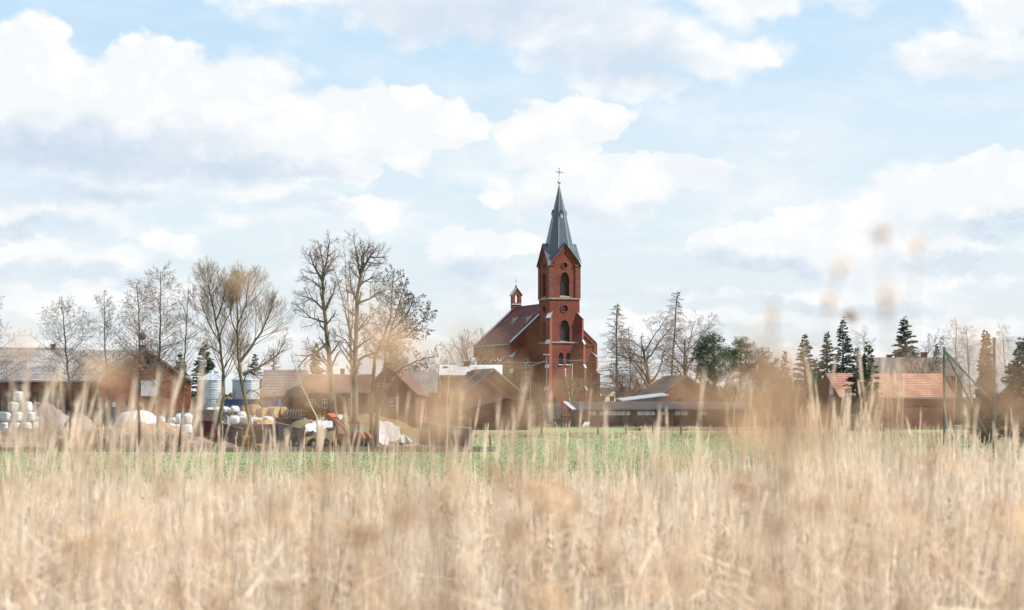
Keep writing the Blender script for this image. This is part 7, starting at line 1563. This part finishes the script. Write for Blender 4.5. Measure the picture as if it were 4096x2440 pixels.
WL = [(3085, 1640, 1.7, 190, 270, .70, .42, 'broad dark brown blurred weed head right of centre, before the meadow'), (3150, 1500, 1.5, 130, 130, .45, .25, 'paler soft weed head above the broad dark one'), (2960, 1720, 1.6, 150, 110, .5, .35, 'soft tan weed head left below the broad dark one'),
      (1520, 1300, 1.4, 150, 130, .42, .8, 'large faint tan weed head in front of the leaning alder'), (1485, 1470, 1.5, 90, 170, .45, .55, 'soft tan weed head low before the brick house'), (1600, 1400, 1.5, 110, 100, .30, .7, 'faint tan weed head right of the leaning alder'),
      (1785, 1560, 1.9, 75, 210, .75, .6, 'upright tan weed plume left of the cottage'), (1285, 1500, 1.9, 100, 90, .6, .75, 'orange tan weed head before the left tall tree'), (440, 1505, 1.8, 90, 80, .8, .75, 'orange tan weed head before the barn gable corner'), (345, 1545, 1.9, 60, 70, .4, .7, 'small tan weed head left of the gable corner'),
      (330, 1775, 2.4, 70, 40, .9, .8, 'flat orange weed head low at the left before the soil bank'), (965, 1135, 2.2, 70, 34, .75, .8, 'flat orange weed head against the willow crown'), (470, 1862, 2.6, 110, 20, .9, .45, 'long flat brown weed head in the green strip at the left'), (2243, 1812, 3.6, 36, 16, 1.2, .35, 'small flat red brown weed head below the church'),
      (3665, 978, 3.0, 30, 26, .6, .9, 'orange weed head highest against the sky at the right'), (3525, 925, 2.6, 30, 22, .16, .5, 'very faint grey weed head against the clouds, upper right'), (3352, 1075, 2.7, 30, 30, .24, .8, 'small brown weed head against the sky left of the orange one'), (3092, 1270, 3.0, 22, 50, .42, .8, 'upright brown weed head against the sky left of the spruces'),
      (3320, 1205, 2.8, 30, 24, .22, .8, 'faint brown weed head above the two pale spruces'), (3405, 1266, 5.0, 26, 13, 4.0, .0, 'dark sharp brown seed head against the sky above the spruces'), (3545, 1200, 2.6, 26, 52, .22, .6, 'pale grey weed plume against the sky right of the dark seed head'), (3560, 1650, 1.8, 110, 150, .6, .4, 'soft brown weed head in front of the orange roofed barn'),
      (1660, 1690, 1.7, 130, 120, .6, .7, 'tan weed head over the right end of the silage heap'), (2060, 1690, 1.8, 150, 90, .30, .6, 'tan weed head before the lean-to shed'), (1890, 1400, 1.4, 100, 150, .26, .7, 'faint tan weed head over the nave corner of the church'), (2130, 1550, 1.5, 120, 120, .42, .6, 'tan weed head before the foot of the church tower'),
      (2370, 1560, 1.5, 80, 150, .35, .6, 'faint tan weed plume before the right corner of the church'), (2700, 1570, 1.6, 130, 110, .40, .5, 'tan weed head before the brown gabled house'), (4000, 1560, 1.6, 120, 170, .6, .4, 'soft brown weed head before the columnar thuja at the right'), (3930, 1400, 1.7, 60, 90, .45, .7, 'tan weed plume in front of the weeping birch at the right'),
      (2422, 2078, 3.2, 46, 22, 1.2, .3, 'compact brown weed head low in the middle of the dry grass'), (3095, 2090, 3.0, 55, 120, .8, .0, 'dark grey brown weed plume low in the dry grass at the right'), (1270, 1960, 2.2, 80, 60, .7, .8, 'orange tan weed head in the dry grass below the yard'), (3720, 1830, 4.5, 55, 110, .9, .0, 'dark weed clump at the foot of the fence corner post'),
      (1700, 1480, 1.5, 90, 130, .35, .7, 'faint tan weed plume left of the cottage roof, above the clamp wall'), (1820, 1700, 1.8, 100, 80, .34, .6, 'tan weed head before the right end of the dark clamp wall'), (1560, 1690, 1.7, 100, 80, .45, .75, 'warm tan weed head before the right white sheets'), (3060, 1440, 1.6, 90, 120, .4, .6, 'faint tan weed plume before the low dim pine'),
      (3200, 1640, 1.7, 110, 120, .5, .4, 'brown weed head between the broad dark one and the orange roof'), (2880, 1600, 1.6, 130, 120, .5, .45, 'soft brown weed head before the right end of the long shed'), (3300, 1700, 1.8, 120, 110, .45, .6, 'tan weed head low before the orange roofed barn corner'), (590, 1620, 1.8, 60, 120, .35, .75, 'tan weed plume before the barn hatch'), (190, 1650, 1.8, 50, 140, .35, .75, 'tan weed plume before the grey gravel heap'), (1010, 1690, 1.8, 70, 90, .3, .75, 'tan weed plume before the right willow trunk'), (3780, 1560, 1.7, 120, 110, .45, .6, 'tan weed head at the fence corner post'),
      (1390, 1690, 1.7, 110, 90, .5, .7, 'tan weed head in front of the tractor between the tall trees'), (1180, 1560, 1.6, 110, 90, .35, .8, 'soft orange tan weed head before the tiled barn'), (80, 1390, 1.6, 60, 50, .4, .85, 'pale orange weed head over the grey barn roof'), (2640, 1850, 1.9, 130, 70, .5, .6, 'tan weed head low before the green meadow, right of centre')]
for i, (px, py, Y, rx, ry, cov, tn, lab) in enumerate(WL): weed('dead_weed', lab, px, py, Y, rx, ry, cov, tn, 300 + i)
# dead branched forbs standing in the grass farther out
fp, fs = [], []; r_ = np.random.default_rng(55)
for i in range(190):
    Y = r_.uniform(9, 58); x = r_.uniform(-1, 1) * (.24 * Y + 1); z = GZ(x, Y); H = r_.uniform(.45, 1.0)
    for j in range(r_.integers(2, 5)):
        top = np.array([x + r_.normal(0, .12), Y + r_.normal(0, .12), z + H * r_.uniform(.75, 1.1)]); fs.append((x, Y, z, *top, .004, .002)); n = 26
        c_ = top + r_.normal(0, 1, (n, 3)) * np.array([.035, .035, .07]); d = r_.normal(0, 1, (n, 3)); d /= np.linalg.norm(d, axis=1, keepdims=True); V, F = sprays(c_, d, r_.uniform(.015, .035, n), r_.uniform(.005, .011, n), r_); fp.append((V, [F], np.repeat(np.clip(r_.normal(r_.choice([.0, .15, .5]), .1, n), 0, 1), 4)))
V, F, T = join(fp); tag(np_mesh('dead_forbs', V, F, M_WEED, tint=T), 'dark dead forbs dotted through the dry grass', 'weeds', kind='stuff')
V, F = tubes_np(fs, 4); tag(np_mesh('forb_stems', V, [F], M_TWIGR), 'brown stems of the dead forbs in the dry grass', 'weeds', kind='stuff')
# many more of them lower down, too many to tell apart
parts = []; SS = []; r_ = np.random.default_rng(77)
for i in range(110):
    Y = r_.uniform(1.8, 6); V, F, T, (gx_, gy_, gz, C) = weed(None, None, r_.uniform(-100, 4200), r_.uniform(1880, 2480), Y, r_.uniform(40, 130), r_.uniform(30, 110), r_.uniform(.35, .9), r_.choice([.0, .1, .35, .6, .8]), 500 + i)
    parts.append((V, [F], T)); SS.append((gx_, gy_, gz, *C, .002, .001))
V, F, T = join(parts); tag(np_mesh('weed_heads', V, F, M_WEED, tint=T), 'brown weed heads among the near dry grass', 'weeds', kind='stuff')
V, F = tubes_np(SS, 4); tag(np_mesh('weed_stems', V, [F], M_TWIGR), 'thin weed stems among the near dry grass', 'weeds', kind='stuff')
